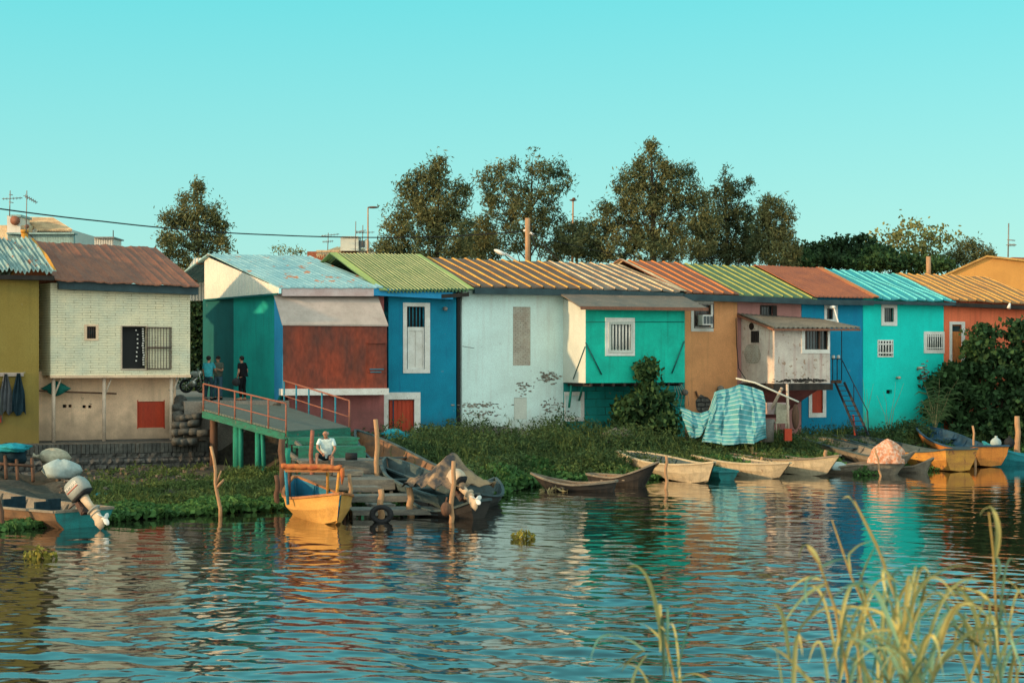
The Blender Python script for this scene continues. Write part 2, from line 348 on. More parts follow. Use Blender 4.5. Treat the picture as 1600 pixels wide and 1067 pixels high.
M['rubber'] = mat('rubber', (.02, .022, .024), rough=.8, scale=6)
M['chrome'] = mat('chrome', (.6, .58, .52), rough=.3, metal=.7, bump=0)
M['soil'] = mat('soil', (.085, .072, .050), (.035, .035, .028), scale=.8, bump=1.0, bscale=7, fine=.5)
def leaf(n, c, c2, **k):
    k.setdefault('island', .45); k.setdefault('sub', .25)
    M[n] = mat(n, c, c2, rough=.75, scale=k.pop('scale', .8), amt=.9, fine=0, bump=0, spec=.15, **k)
leaf('leaf_conifer', (.21, .19, .070), (.035, .078, .042), scale=.33); leaf('leaf_dark', (.10, .11, .042), (.024, .055, .034), scale=.4); leaf('leaf_light', (.30, .27, .09), (.13, .16, .055))
leaf('leaf_fig', (.055, .115, .035), (.022, .055, .026)); leaf('leaf_shrub', (.05, .09, .03), (.016, .042, .022))
leaf('leaf_weed', (.13, .17, .045), (.05, .09, .03), scale=.5); leaf('leaf_weed_dark', (.085, .135, .045), (.030, .065, .027)); leaf('leaf_hyacinth', (.09, .19, .05), (.04, .11, .035), scale=.5)
leaf('leaf_float', (.34, .28, .05), (.16, .17, .04)); leaf('reed', (.50, .40, .13), (.28, .33, .15), scale=2.5, ); leaf('reed_green', (.22, .36, .22), (.12, .24, .17), scale=2.5); leaf('reed_stem', (.50, .33, .10), (.34, .26, .09)); leaf('straw', (.40, .30, .14), (.25, .2, .1))
M['bark'] = mat('bark', (.10, .07, .045), (.05, .04, .03), scale=4, stretch=(3, 3, .6), bump=.6)
# ---------------------------------------------------------------- the setting: water and ground
SPX = [-900, 0, 180, 300, 430, 560, 700, 765, 800, 845, 930, 1015, 1113, 1227, 1300, 1400, 1500, 1600, 2600]
SPY = [840, 826, 812, 803, 795, 792, 785, 782, 764, 756, 754, 750, 745, 741, 738, 733, 722, 714, 700]
HPX = [-900, 0, 300, 440, 600, 740, 1070, 1350, 1600, 2600]; HDD = [56, 63, 66, 67.5, 69, 70.5, 74.5, 78, 82, 98]
def Dh(px): return float(np.interp(px, HPX, HDD))
def Dshore(px): return np.interp(px, SPX, [HC*FPX/(y-YH) for y in SPY])
def ground_z(px, D):
    px = np.asarray(px, float); D = np.asarray(D, float)
    ds = Dshore(px); dh = np.interp(px, HPX, HDD)
    t = (D-ds)/(dh-ds)
    z = np.interp(t, [-1.2, -.25, 0, .06, .3, .6, 1.0, 1.02, 1.2, 3], [-1.5, -.5, -.05, .12, .30, .62, 1.05, 1.06, 2.5, 2.6])
    z = np.where((z > 0) & (t < 1.0), z*(1-.55*np.clip((452-px)/40, 0, 1)), z)
    g = np.clip((px-255)/40, 0, 1)*np.clip((452-px)/16, 0, 1)          # the lane's mouth, built up to street level
    z2 = np.interp(D, [0, 61, 62, 64.6, 65.2, 70, 200], [-9, -9, 0, .6, 2.7, 2.8, 2.85])
    z = np.maximum(z, np.where(g > .5, z2, -9))
    x = (px-800)/FPX*D
    nz = .10*np.sin(x*2.1+D*.9)+.07*np.sin(x*.7-D*1.7+1)+.05*np.sin(x*4.3+D*3.1)
    z = z+nz*np.clip(t*5, 0, 1)*np.clip((1.0-t)*8, .0, 1)
    zn = np.interp(D, [-50, 8, 9.5, 14, 15], [2.3, 2.2, 1.9, -.6, -1.5])
    return np.where(D < 15, zn, np.where(t < -1.2, -1.5, z))
us = np.concatenate([np.linspace(-3.0, -.5, 22), np.linspace(-.36, .36, 190), np.linspace(.5, 3.0, 22)])
Ds = np.concatenate([[1, 4, 6, 7, 8, 9, 10, 11, 12, 13, 14, 15, 18, 22, 28, 34], np.linspace(38, 90, 190), [95, 105, 120, 150, 200, 400, 1000, 4000]])
UU, DD = np.meshgrid(us, Ds)
ZZ = ground_z(UU*FPX+800, DD)
V = np.stack([UU*DD, DD, ZZ], -1).reshape(-1, 3)
def gridfaces(r, c):
    i = np.arange(r-1)[:, None]*c+np.arange(c-1)[None]
    return np.stack([i, i+1, i+c+1, i+c], -1).reshape(-1, 4)
o = bulk('riverbank_ground', V, gridfaces(len(Ds), len(us)), M['soil'], smooth=True); tag(o, kind='structure')
# behind the viewer: the near bank goes on
b = MB(); b.quad((-60, -60, 2.25), (60, -60, 2.25), (60, 1.5, 2.25), (-60, 1.5, 2.25)); tag(b.build('near_bank', M['soil']), kind='structure')
# river: real wavelets near, calmer far
us = np.concatenate([np.linspace(-3, -.37, 24), np.linspace(-.345, .345, 760), np.linspace(.37, 3, 24)])
Ds = np.concatenate([[9.0, 12, 15, 18], 21*np.exp(np.linspace(0, math.log(62/21.), 980)), np.linspace(62.3, 100, 60)])
UU, DD = np.meshgrid(us, Ds); X = UU*DD; Y = DD
rs = np.random.RandomState(5); Hh = np.zeros_like(X); att = np.clip((.37-np.abs(UU))/.02, 0, 1)*np.clip((DD-18)/3, 0, 1)
gx = X+.22*np.sin(Y*.8+X*.3)+.15*np.sin(X*1.3); gy = Y+.25*np.sin(X*.55+.4)+.12*np.sin(X*1.45+Y*.6)
for i in range(58):
    lam = math.exp(rs.uniform(math.log(.27), math.log(1.8))); th = rs.normal(.10, .62); k = 2*math.pi/lam
    amp = .0036*lam**1.15*rs.uniform(.5, 1.3)
    Hh += amp*np.sin(k*(gx*math.sin(th)*1.0+gy*math.cos(th))+rs.uniform(0, 6.28))
patch = .70+.45*np.sin(X*.16+Y*.11+1)*np.sin(Y*.14-X*.07+.5)          # cat's paws of wind
calm = np.interp(DD, [20, 28, 38, 55, 70], [.84, .62, .36, .25, .18])
ZZ = Hh*att*patch*calm
V = np.stack([X, Y, ZZ], -1).reshape(-1, 3)
wm = bpy.data.materials.new('river_water'); wm.use_nodes = True; t = wm.node_tree; t.nodes.clear()
ou = N(t, 'ShaderNodeOutputMaterial'); g = N(t, 'ShaderNodeBsdfGlossy', _Roughness=.02); d = N(t, 'ShaderNodeBsdfDiffuse')
g.inputs[0].default_value = (.93, .93, .93, 1); d.inputs[0].default_value = (.016, .014, .010, 1)
mx = N(t, 'ShaderNodeMixShader'); fr = N(t, 'ShaderNodeFresnel', _IOR=1.42)
tcw = N(t, 'ShaderNodeTexCoord'); mpw = N(t, 'ShaderNodeMapping'); mpw.inputs['Scale'].default_value = (1.3, 3.2, 1)
nw = N(t, 'ShaderNodeTexNoise', _Scale=2.6, _Detail=3.0); bw = N(t, 'ShaderNodeBump', _Strength=.035, _Distance=.05)
k = t.links.new; k(tcw.outputs['Object'], mpw.inputs[0]); k(mpw.outputs[0], nw.inputs['Vector']); k(nw.outputs[0], bw.inputs['Height'])
for q in (g, fr, d): k(bw.outputs[0], q.inputs['Normal'])
fm = N(t, 'ShaderNodeMath', operation='MULTIPLY'); fm.inputs[1].default_value = 1.36; fm.use_clamp = True; k(fr.outputs[0], fm.inputs[0]); k(fm.outputs[0], mx.inputs[0]); k(d.outputs[0], mx.inputs[1]); k(g.outputs[0], mx.inputs[2]); k(mx.outputs[0], ou.inputs[0])
o = bulk('river_water', V, gridfaces(len(Ds), len(us)), wm, smooth=True); tag(o, kind='structure')

# ---------------------------------------------------------------- fronts of the houses
class Fac:
    def __init__(s, p0, p1, D0=None, D1=None):
        s.A = XY(p0, D0 or Dh(p0)); s.B = XY(p1, D1 or Dh(p1)); s.d = (s.B-s.A).normalized(); s.L = (s.B-s.A).length
        s.n = Vector((s.d.y, -s.d.x, 0))
    def s(s, px, out=0):
        u = (px-800)/FPX; a = s.A+s.n*out
        return (u*a.y-a.x)/(s.d.x-u*s.d.y)
    def w(s, t, out, z): 
        p = s.A+s.d*t+s.n*out; return Vector((p.x, p.y, z))
    def z(s, px, py, out=0): return HC-(py-YH)/FPX*s.w(s.s(px, out), out, 0).y
    def pt(s, px, py, out=0): return s.w(s.s(px, out), out, s.z(px, py, out))
    def rect(s, r, out=0):
        x0, x1, y0, y1 = r; m = (x0+x1)/2
        return s.s(x0, out), s.s(x1, out), s.z(m, y1, out), s.z(m, y0, out)
    def box(s, mb, r, o0, o1, mi=0, px=True):
        """a box on the wall: its visible front at distance o1 fills the pixel rectangle r = x0, x1, ytop, ybottom"""
        a, b, z0, z1 = s.rect(r, o1) if px else r
        w_ = s.w; return mb.hexa([w_(a, o1, z0), w_(b, o1, z0), w_(b, o0, z0), w_(a, o0, z0), w_(a, o1, z1), w_(b, o1, z1), w_(b, o0, z1), w_(a, o0, z1)], mi)
def ring(F, mb, outer, inner, o0, o1, mi=0):
    """frame between two pixel rectangles, four butted pieces"""
    x0, x1, y0, y1 = outer; a0, a1, b0, b1 = inner
    F.box(mb, (x0, x1, y0, b0), o0, o1, mi); F.box(mb, (x0, x1, b1, y1), o0, o1, mi)
    F.box(mb, (x0, a0, b0, b1), o0, o1, mi); F.box(mb, (a1, x1, b0, b1), o0, o1, mi)
def house(F, m, ytop, z0, depth, parent, holes=(), name='wall', zt=None, back=True, s0=None, s1=None, rec=.22, pxref=None):
    """front sheet with real openings and reveals; closed at the sides and back. holes: pixel rectangles"""
    a = 0.004 if s0 is None else s0; b = F.L-.004 if s1 is None else s1
    pm = pxref or 800+FPX*F.w((a+b)/2, 0, 0).x/F.w((a+b)/2, 0, 0).y
    z1 = zt if zt is not None else F.z(pm, ytop)
    hs = [F.rect(h) for h in holes]; mb = MB()
    S = sorted({a, b, *[h[0] for h in hs], *[h[1] for h in hs]}); Z = sorted({z0, z1, *[h[2] for h in hs], *[h[3] for h in hs]})
    for i in range(len(S)-1):
        for j in range(len(Z)-1):
            cs = (S[i]+S[i+1])/2; cz = (Z[j]+Z[j+1])/2
            if any(h[0] < cs < h[1] and h[2] < cz < h[3] for h in hs): continue
            mb.quad(F.w(S[i], 0, Z[j]), F.w(S[i+1], 0, Z[j]), F.w(S[i+1], 0, Z[j+1]), F.w(S[i], 0, Z[j+1]))
    for h in hs:
        p = [F.w(h[0], 0, h[2]), F.w(h[1], 0, h[2]), F.w(h[1], 0, h[3]), F.w(h[0], 0, h[3])]; q = [v-F.n*rec for v in p]
        for i in range(4): mb.quad(p[i], q[i], q[(i+1) % 4], p[(i+1) % 4])
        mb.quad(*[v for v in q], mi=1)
    if back:
        A0 = F.w(a, 0, z0); B0 = F.w(b, 0, z0); A1 = A0+AW*depth; B1 = B0+AW*depth; up = Vector((0, 0, z1-z0))
        mb.quad(A1, A0, A0+up, A1+up); mb.quad(B0, B1, B1+up, B0+up); mb.quad(B1, A1, A1+up, B1+up); mb.quad(A0+up, B0+up, B1+up, A1+up)
    return mb.build(name, [m, M['black']], parent, ax=F.d)
def bars(F, mb, r, o, n, rad=.018, horiz=()):
    a, b, z0, z1 = F.rect(r, o)
    for i in range(n):
        t_ = a+(b-a)*(i+.5)/n; mb.tube([F.w(t_, o, z0), F.w(t_, o, z1)], rad, 5)
    for h in horiz:
        z = z0+(z1-z0)*h; mb.beam(F.w(a, o, z), F.w(b, o, z), rad*2, rad*2)
def ridge_pt(E, px, py):
    u = (px-800)/FPX; r = (u*E.y-E.x)/(AW.x-u*AW.y); p = E+AW*r
    return Vector((p.x, p.y, HC-(py-YH)/FPX*p.y))
def roof(F, eL, eR, rL, rR, mats, kind, n, parent, out=.45, name='roof', edge=(0, 0), th=.05, lift=0, back=True, wav=.0):
    wav = wav*1.6
    """sheet-metal roof from the pixel positions of its eaves and ridge ends; mats: sheet, rib, edge strip"""
    E0 = F.pt(*eL, out); E1 = F.pt(*eR, out); R0 = ridge_pt(E0, *rL); R1 = ridge_pt(E1, *rR)
    for v in (E0, E1, R0, R1): v.z += lift
    cols = []   # (u, height, mi of the strip to the right)
    u0, u1 = edge
    if u0: cols += [(0, .05, 2), (u0-.001, .05, 2)]
    if kind == 'corr':
        for i in range(n*6+1): cols.append((u0+(1-u0-u1)*i/(n*6), .06*math.cos(i/6*2*math.pi), 1 if i % 6 in (0, 5) else 0))
    elif kind == 'rib':
        for i in range(n):
            c = u0+(1-u0-u1)*(i+.5)/n; wv = .065*(1-u0-u1)/n
            if i == 0: cols.append((u0, 0, 0))
            cols += [(c-wv, 0, 1), (c-wv*.8, .05, 1), (c+wv*.8, .05, 1), (c+wv, 0, 0)]
        cols.append((1-u1, 0, 0))
    elif kind == 'seam':
        for i in range(n*4+1): cols.append((u0+(1-u0-u1)*i/(n*4), (.022 if i % 4 == 0 else 0)+.004*random.random(), 0))
    if u1: cols += [(1-u1+.001, .05, 2), (1, .05, 2)]
    cols[-1] = (1,)+cols[-1][1:]
    rows = 9; g = []; nb = 3
    ph = random.random()*6
    for j in range(rows+nb):
        if j < rows: v = j/(rows-1); a = E0.lerp(R0, v); b = E1.lerp(R1, v)
        else:
            if not back: break
            v = (j-rows+1)/nb; a = R0+(R0-E0)*v; b = R1+(R1-E1)*v; a.z = R0.z+(E0.z-R0.z)*v; b.z = R1.z+(E1.z-R1.z)*v
        g.append([a.lerp(b, c[0])+Vector((0, 0, c[1]+wav*math.sin(c[0]*23+v*4+ph)+wav*.6*math.sin(c[0]*61+v*9))) for c in cols])
    cm = [c[2] for c in cols[:-1]]
    mb = MB(); mb.grid(g, 0, th, cmi=cm); ob = mb.build(name, mats, parent, ax=F.d)
    return ob, (E0, E1, R0, R1)
def gable_side(F, t_, out, z0, R_, Eo, parent, m, name='gable', depth=None):
    pass
def eaves_board(F, a, b, parent, m, o0, o1, h=10, name='gutter', mi=0):
    """board or gutter along the eaves between pixel points a and b (its top edge)"""
    A = F.pt(*a, o1); B = F.pt(*b, o1); hh = h/FPX*A.y; mb = MB(); n_ = F.n*(o1-o0)
    dn = Vector((0, 0, hh)); mb.hexa([A-dn, B-dn, B-dn-n_, A-dn-n_, A, B, B-n_, A-n_]); return mb.build(name, m, parent, ax=F.d)
def TH(name, F, label, cat, group='houses in the waterfront row', z=1.0):
    p = F.w(F.L/2, 0, z); return thing(name, p, label, cat, group)
def window(F, par, surround, hole, m='white_trim', so=.03, n=0, barm='iron', pane=True, barr=.02, horiz=(), name='window', ro=-.05, label=None):
    mb = MB(); ring(F, mb, surround, hole, -.02, so); w_ = mb.build(name, M[m], par, label=label)
    if pane:
        mb = MB(); x0, x1, y0, y1 = hole; F.box(mb, (x0+.3, x1-.3, y0+.3, y1-.3), -.17, -.15); mb.build('pane', M['glass'], w_)
    if n:
        mb = MB(); bars(F, mb, hole, ro, n, barr, horiz); mb.build('bars', M[barm], w_)
    return w_
# ---- mustard house at the left edge
F = Fac(-70, 61, 61.3, 62.3); Y_ = TH('mustard_house', F, 'mustard yellow house with dented tin roof at the left end of the row', 'house')
house(F, M['mustard_plaster'], 430, .9, 7, Y_)
o, c = roof(F, (-70, 424), (88, 427), (-105, 376), (52, 378), [M['tin_roof'], M['tin_roof'], M['yellow_pipe']], 'corr', 22, Y_, out=.6, edge=(0, .03), wav=.03, lift=.1)
eaves_board(F, (-70, 428), (85, 431), Y_, M['dark_wood'], .1, .5, 7, 'eaves_board')
p = P(38.5, 398, 67.2); b = MB(); b.tube([p-Vector((0, 0, .6)), p+Vector((0, 0, .95))], .14, 12); b.tube([p+Vector((0, 0, .88)), p+Vector((0, 0, 1.0))], [.165, .165], 12); b.build('chimney_pipe', M['yellow_pipe'], Y_)
# ---- cream brick house
F = Fac(57, 275); Cm = TH('cream_brick_house', F, 'cream painted brick house with overhanging upper floor and rusty brown roof', 'house')
house(F, M['cream_plaster'], 580, 1.15, 7, Cm, holes=[(98, 104, 632, 637), (107, 112, 632, 636.5), (129, 134.5, 633, 637.5), (138, 143, 633, 637.5), (216, 256, 627, 668)], name='lower_wall')
b = MB(); F.box(b, (216, 256, 627, 668), -.1, -.06); F.box(b, (217, 219, 629, 666), -.06, -.04); F.box(b, (214.5, 216, 625, 669.5), -.1, .02); F.box(b, (256, 257.5, 625, 669.5), -.1, .02); b.build('hatch_door', M['red_shutter'], Cm)
FU = Fac(57, 275); FU.A = FU.A+FU.n*1.0; FU.B = FU.B+FU.n*1.0
s0 = FU.s(79); s1 = FU.s(297); zb = FU.z(180, 586); zt = FU.z(180, 444)
house(FU, M['cream_brick'], 0, zb, 7.6, Cm, holes=[(136, 150, 510, 529), (191, 229, 510, 576)], name='upper_wall', zt=zt, s0=s0, s1=s1, rec=.3)
window(FU, Cm, (132, 154, 507, 532), (136, 150, 510, 529), 'cream_plaster', n=5)
w_ = window(FU, Cm, (189, 231, 508.5, 578), (191, 229, 510, 576), 'pale_pipe', pane=False, name='open_window')
b = MB()
for i in range(16): 
    q = FU.pt(224+random.uniform(-1, 1), 514+i*3.7, -.12); b.box(q, .07, .03, .05)
for i in range(8):
    q = FU.pt(214+random.uniform(-1.5, 1.5), 516+i*6.8, -.2); b.box(q, .05, .03, .05)
b.build('bead_strings', M['white_trim'], w_)
b = MB(); ring(FU, b, (229.5, 268, 511, 577), (231, 266.5, 512.5, 575.5), .05, .09); bars(FU, b, (231, 267, 512, 576), .07, 8, .014); b.beam(FU.pt(231, 543, .07), FU.pt(267, 543, .07), .05, .05); b.build('iron_grille', M['iron'], Cm)
b = MB(); q = FU.w
b.hexa([q(s0-.02, .06, zb-.10), q(s1+.02, .06, zb-.10), q(s1+.02, -1.0, zb-.10), q(s0-.02, -1.0, zb-.10), q(s0-.02, .06, zb), q(s1+.02, .06, zb), q(s1+.02, -1.0, zb), q(s0-.02, -1.0, zb)]); b.build('floor_slab', M['cream_plaster'], Cm)
for px in (84, 163, 268):
    a = FU.s(px, -.1); b = MB(); p0 = FU.w(a, -.15, 1.15); p1 = FU.w(a, -.15, zb-.1); b.tube([p0, p1], .075, 8); b.tube([p1-Vector((0, 0, .75)), p1+FU.d*.28-Vector((0, 0, .02))], .035, 6); b.tube([p0, p0+Vector((0, 0, .12))], [.2, .1], 8); b.build('support_post', M['pale_pipe'], Cm)
roof(FU, (86, 437), (312, 447), (42, 377), (243, 387), [M['rust_roof']]*3, 'seam', 15, Cm, out=.5, wav=.012)
eaves_board(FU, (92, 438.5), (310, 448), Cm, M['gutter'], -.2, .35, 13, 'eaves_board')
# the bit of roof that shows above the mustard house
F2 = Fac(-80, 60, 70.5, 71.5); roof(F2, (-90, 392), (58, 398), (-130, 357), (33, 378), [M['rust_roof'], M['orange_rib'], M['rust_roof']], 'rib', 12, Cm, out=0, name='rear_roof')
# ---- shed with rust-red hatch
F = Fac(440, 600); S_ = TH('rust_hatch_shed', F, 'shed with teal side wall, rust red bay and peeling pale blue roof beside the ramp', 'shed')
E0 = F.pt(437, 449, .55); R0 = ridge_pt(E0, 325, 397)
zt = 7.12; bl = XY(317, 73.8); fl = F.w(0, 0, 0)
def sidept(px, py):
    u = (px-800)/FPX; d_ = bl-fl; t_ = (u*fl.y-fl.x)/(d_.x-u*d_.y); p = fl+d_*t_; return Vector((p.x, p.y, HC-(py-YH)/FPX*p.y))
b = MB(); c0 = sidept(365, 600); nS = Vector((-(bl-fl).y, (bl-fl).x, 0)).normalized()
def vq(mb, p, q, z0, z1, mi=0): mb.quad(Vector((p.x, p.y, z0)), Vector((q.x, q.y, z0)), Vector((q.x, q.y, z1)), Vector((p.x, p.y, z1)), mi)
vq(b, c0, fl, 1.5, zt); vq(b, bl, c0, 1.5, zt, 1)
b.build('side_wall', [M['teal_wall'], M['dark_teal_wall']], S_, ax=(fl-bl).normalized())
house(F, M['rose_plaster'], 455, .9, .1, S_, name='front_wall', back=False)
Fl = Fac(440, 600); Fl.A = Fl.A+Fl.n*.95; Fl.B = Fl.B+Fl.n*.95; b = MB(); wl = Fl.w; zz = Fl.z(520, 616); b.quad(wl(.05, 0, .8), wl(Fl.s(600), 0, .8), wl(Fl.s(600), 0, zz), wl(.05, 0, zz)); b.quad(wl(Fl.s(600), 0, .8), wl(Fl.s(600), -.95, .8), wl(Fl.s(600), -.95, zz), wl(Fl.s(600), 0, zz)); b.build('lower_wall', M['rose_plaster'], S_)
b = MB(); ga = sidept(321, 468); gb = sidept(440, 459); ga.z = gb.z = zt; g1 = Vector((E0.x, E0.y, E0.z-.02)); rr = Vector((R0.x, R0.y, R0.z-.02))
no = nS*(-.05) if (nS.x > 0) else nS*.05
g = []; n_ = 46
gbf = Vector((E0.x, E0.y, zt-.0)); 
for j in range(2):
    row = []
    for i in range(n_+1):
        t_ = i/n_; base = ga.lerp(gbf, t_); top = rr.lerp(g1, t_); top = Vector((base.x, base.y, rr.z+(g1.z-rr.z)*t_)); p = base if j == 0 else top
        row.append(p+no*(1+.5*(i % 2)))
    g.append(row)
b.grid(g); b.build('gable', M['corr_white'], S_)
b = MB(); b.beam(ga+no*2, gbf+no*2, .05, .07); b.build('gable_trim', M['dark_teal_wall'], S_)
q0 = P(300, 470, 77); b = MB(); g = [[], []]
for i in range(13):
    px = 294+(323-294)*i/12; tp = 418-(i/4)*15 if i < 4 else 403
    for j, py in enumerate((470, tp)): v = P(px, py, 76.5+.03*(i % 2)); g[j].append(v)
b.grid(g, th=0); b.quad(P(294, 418, 76.5), P(304, 403, 76.5), P(304, 403, 80), P(294, 418, 80)); b.quad(P(304, 403, 76.5), P(323, 403, 76.5), P(323, 403, 80), P(304, 403, 80)); b.quad(P(294, 470, 76.5), P(294, 418, 76.5), P(294, 418, 80), P(294, 470, 80)); b.build('rear_gable', M['corr_white'], S_)
roof(F, (437, 449), (599, 449), (325, 397), (484, 400), [M['pale_blue_roof']]*3, 'seam', 18, S_, out=.55, wav=.006)
eaves_board(F, (441, 450), (584, 450.5), S_, M['fascia_pink'], .35, .52, 12.5, 'fascia_board')
BO = 1.6; FB = Fac(440, 600); FB.A = FB.A+FB.n*BO; FB.B = FB.B+FB.n*BO
x0 = FB.s(442); x1 = FB.s(604.5); za = FB.z(520, 508); zb = FB.z(520, 607); zc = F.z(520, 461); w_ = FB.w
b = MB(); b.quad(w_(x0, 0, zb), w_(x1, 0, zb), w_(x1, 0, za), w_(x0, 0, za)); b.quad(w_(x1, 0, zb), w_(x1, -BO, zb), w_(x1, -BO, zc), w_(x1, 0, za)); b.quad(w_(x0, -BO, zb), w_(x1, -BO, zb), w_(x1, 0, zb), w_(x0, 0, zb)); b.build('rust_bay', M['rust_panel'], S_, ax=F.d)
b = MB(); b.add([w_(x0, -BO, zb-.7), w_(x0, 0, zb), w_(x0, 0, za), w_(x0, -BO, zc)], [(0, 1, 2, 3)]); b.build('blue_side_panel', M['sky_blue_panel'], S_)
b = MB(); b.hexa([w_(x0-.04, .05, za-.03), w_(x1+.04, .05, za-.03), w_(x1+.04, -BO+.05, zc-.03), w_(x0-.04, -BO+.05, zc-.03), w_(x0-.04, .05, za+.03), w_(x1+.04, .05, za+.03), w_(x1+.04, -BO+.05, zc+.03), w_(x0-.04, -BO+.05, zc+.03)]); b.build('awning', M['awning_board'], S_)
b = MB(); b.hexa([w_(x0-.05, .12, zb-.26), w_(x1+.05, .12, zb-.26), w_(x1+.05, -.5, zb-.26), w_(x0-.05, -.5, zb-.26), w_(x0-.05, .12, zb), w_(x1+.05, .12, zb), w_(x1+.05, -.5, zb), w_(x0-.05, -.5, zb)])
b.build('bay_ledge', M['white_trim'], S_)
b = MB(); ring(FB, b, (574, 603, 536, 582), (575.2, 602, 537.5, 581), 0, .025); FB.box(b, (574, 603, 534.5, 536.5), 0, .06); h_ = b.build('hatch', M['rust_panel'], S_)
b = MB(); FB.box(b, (578, 600, 576, 577.6), 0, .04); FB.box(b, (579, 596, 580.5, 582), 0, .04); b.build('hinge', M['rail_blue'], h_)
# ---- ocean blue house
F = Fac(600, 718); F.A = F.A; s0 = F.s(583)
B_ = TH('ocean_blue_house', F, 'deep blue house with tall barred window and green corrugated roof', 'house')
house(F, M['ocean_blue_plaster'], 452, .8, 8, B_, holes=[(636, 664, 479, 577), (607, 647.5, 624, 674)], s0=s0+.9, s1=F.L-.15, rec=.25)
w_ = window(F, B_, (630, 672, 473, 583), (636, 664, 479, 577), pane=False, n=0, name='tall_window')
b = MB(); bars(F, b, (637, 664, 480, 511), -.08, 5, .025); b.build('bars', M['rail_blue'], w_)
b = MB(); ring(F, b, (637, 663, 511, 577), (640, 660.5, 517, 574), -.2, -.06); F.box(b, (640, 649.4, 517, 574), -.2, -.1); F.box(b, (651, 660.5, 517, 574), -.2, -.1); F.box(b, (649.4, 651, 517, 574), -.2, -.06); b.build('shutter', M['white_trim'], w_)
w_ = window(F, B_, (598, 657, 613, 700), (607, 647.5, 624, 700), pane=False, so=.035, name='door_surround')
b = MB(); F.box(b, (608, 647, 625, 676), -.2, -.12)
for i in range(6): F.box(b, (609+i*6.4, 614.5+i*6.4, 626, 675), -.12, -.10)
b.build('red_door', M['red_shutter'], B_)
roof(F, (594, 456), (741, 454), (515, 398), (657, 400), [M['green_corr'], M['green_crest'], M['lime_flash']], 'corr', 23, B_, out=.6, edge=(.075, .06), wav=.006, lift=.04)
eaves_board(F, (584, 450.5), (708, 457), B_, M['sky_blue_panel'], .2, .5, 11, 'fascia_board')
eaves_board(F, (690, 460), (733, 457), B_, M['dark_wood'], .18, .52, 6, 'eaves_beam')
b = MB(); q = F.pt(694, 482); b.tube([q, q+F.n*.18], .07, 8); b.tube([q+F.n*.18, q+F.n*.22-Vector((0, 0, .1))], [.1, .05], 8); b.build('wall_lamp', M['grey_metal'], B_)
# ---- white house
F = Fac(718, 880); W_ = TH('white_house', F, 'long white house with bricked-up window and yellow ribbed roof', 'house')
house(F, M['white_plaster'], 455, .8, 8, W_, holes=[(801.5, 829, 479.5, 571), (803, 823.5, 621, 655)], s0=.12, s1=F.s(915), rec=.05)
b = MB(); F.box(b, (801.7, 828.8, 479.7, 570.8), -.045, -.018); b.build('bricked_up_window', M['bare_brick'], W_, ax=F.d)
b = MB(); F.box(b, (803.2, 823.3, 621.2, 654.8), -.045, -.02); b.build('blocked_opening', M['bay_white'], W_)
def patch(F, px0, px1, py0, py1, par, m, name='exposed_brick', seed=1, out=.006, n=26):
    r_ = random.Random(seed); mb = MB()
    for i in range(n*3):
        cx = r_.gauss((px0+px1)/2, (px1-px0)*.28); cy = r_.gauss((py0+py1)/2, (py1-py0)*.33); rw = r_.uniform(.6, 3.6); rh = r_.uniform(.5, 1.6); k_ = 9; vs_ = []
        for j in range(k_):
            a = 2*math.pi*j/k_; q = r_.uniform(.6, 1.15); vs_.append(F.pt(cx+math.cos(a)*rw*q, cy+math.sin(a)*rh*q, out+i*.00015))
        mb.add(vs_, [tuple(range(k_-1, -1, -1))])
    return mb.build(name, m, par, ax=F.d)
M['exposed'] = mat('exposed', (.44, .40, .32), (.19, .17, .145), scale=5, amt=.6, fine=.4, brick=(.24, .085, .02, (.03, .03, .03)), bump=.6)
patch(F, 725, 782, 630, 636, W_, M['exposed'], seed=2, n=24); patch(F, 728, 780, 641, 650, W_, M['exposed'], seed=3, n=16)
patch(F, 842, 876, 584, 597, W_, M['exposed'], seed=4, n=26); patch(F, 806, 832, 597, 614, W_, M['exposed'], seed=5, n=12); patch(F, 848, 878, 626, 646, W_, M['exposed'], seed=6, n=18); patch(F, 860, 872, 654, 664, W_, M['masonry'], seed=7, n=6)
roof(F, (741, 447), (935, 451), (659, 402), (851, 409), [M['brown_sheet'], M['yellow_rib'], M['brown_sheet']], 'rib', 10, W_, out=.5, wav=.008)
eaves_board(F, (742, 449), (935, 453), W_, M['gutter'], .25, .52, 10)
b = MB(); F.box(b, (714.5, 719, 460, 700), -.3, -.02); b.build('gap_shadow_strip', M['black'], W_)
b = MB()
for i in range(10):
    b.tube([F.pt(722+i*16, 683-6*math.sin(i*.5+.3), .25), F.pt(738+i*16, 683-6*math.sin(i*.5+.8), .25)], .32, 8, jit=.15)
b.build('concrete_footing', M['concrete'], W_)
# ---- house with the green hanging bay
F = Fac(880, 1070); G_ = TH('green_bay_house', F, 'house with bright green hanging bay over a dark teal lower wall', 'house')
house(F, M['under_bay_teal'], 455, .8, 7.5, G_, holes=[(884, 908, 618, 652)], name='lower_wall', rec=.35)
window(F, G_, (882, 913, 612, 658), (884, 908, 618, 652), so=.04, pane=False, name='broken_window')
BO = 2.3; FB = Fac(880, 1070); FB.A = FB.A+FB.n*BO; FB.B = FB.B+FB.n*BO
x0 = FB.s(915); x1 = FB.s(1070); zb = FB.z(990, 598); zt = FB.z(990, 483); w_ = FB.w
b = MB(); q = [(955, 986, 507, 547)]; h = FB.rect(q[0])
for a0, a1, c0_, c1_ in ((x0, x1, zb, h[2]), (x0, h[0], h[2], h[3]), (h[1], x1, h[2], h[3]), (x0, x1, h[3], zt)): b.quad(w_(a0, 0, c0_), w_(a1, 0, c0_), w_(a1, 0, c1_), w_(a0, 0, c1_))
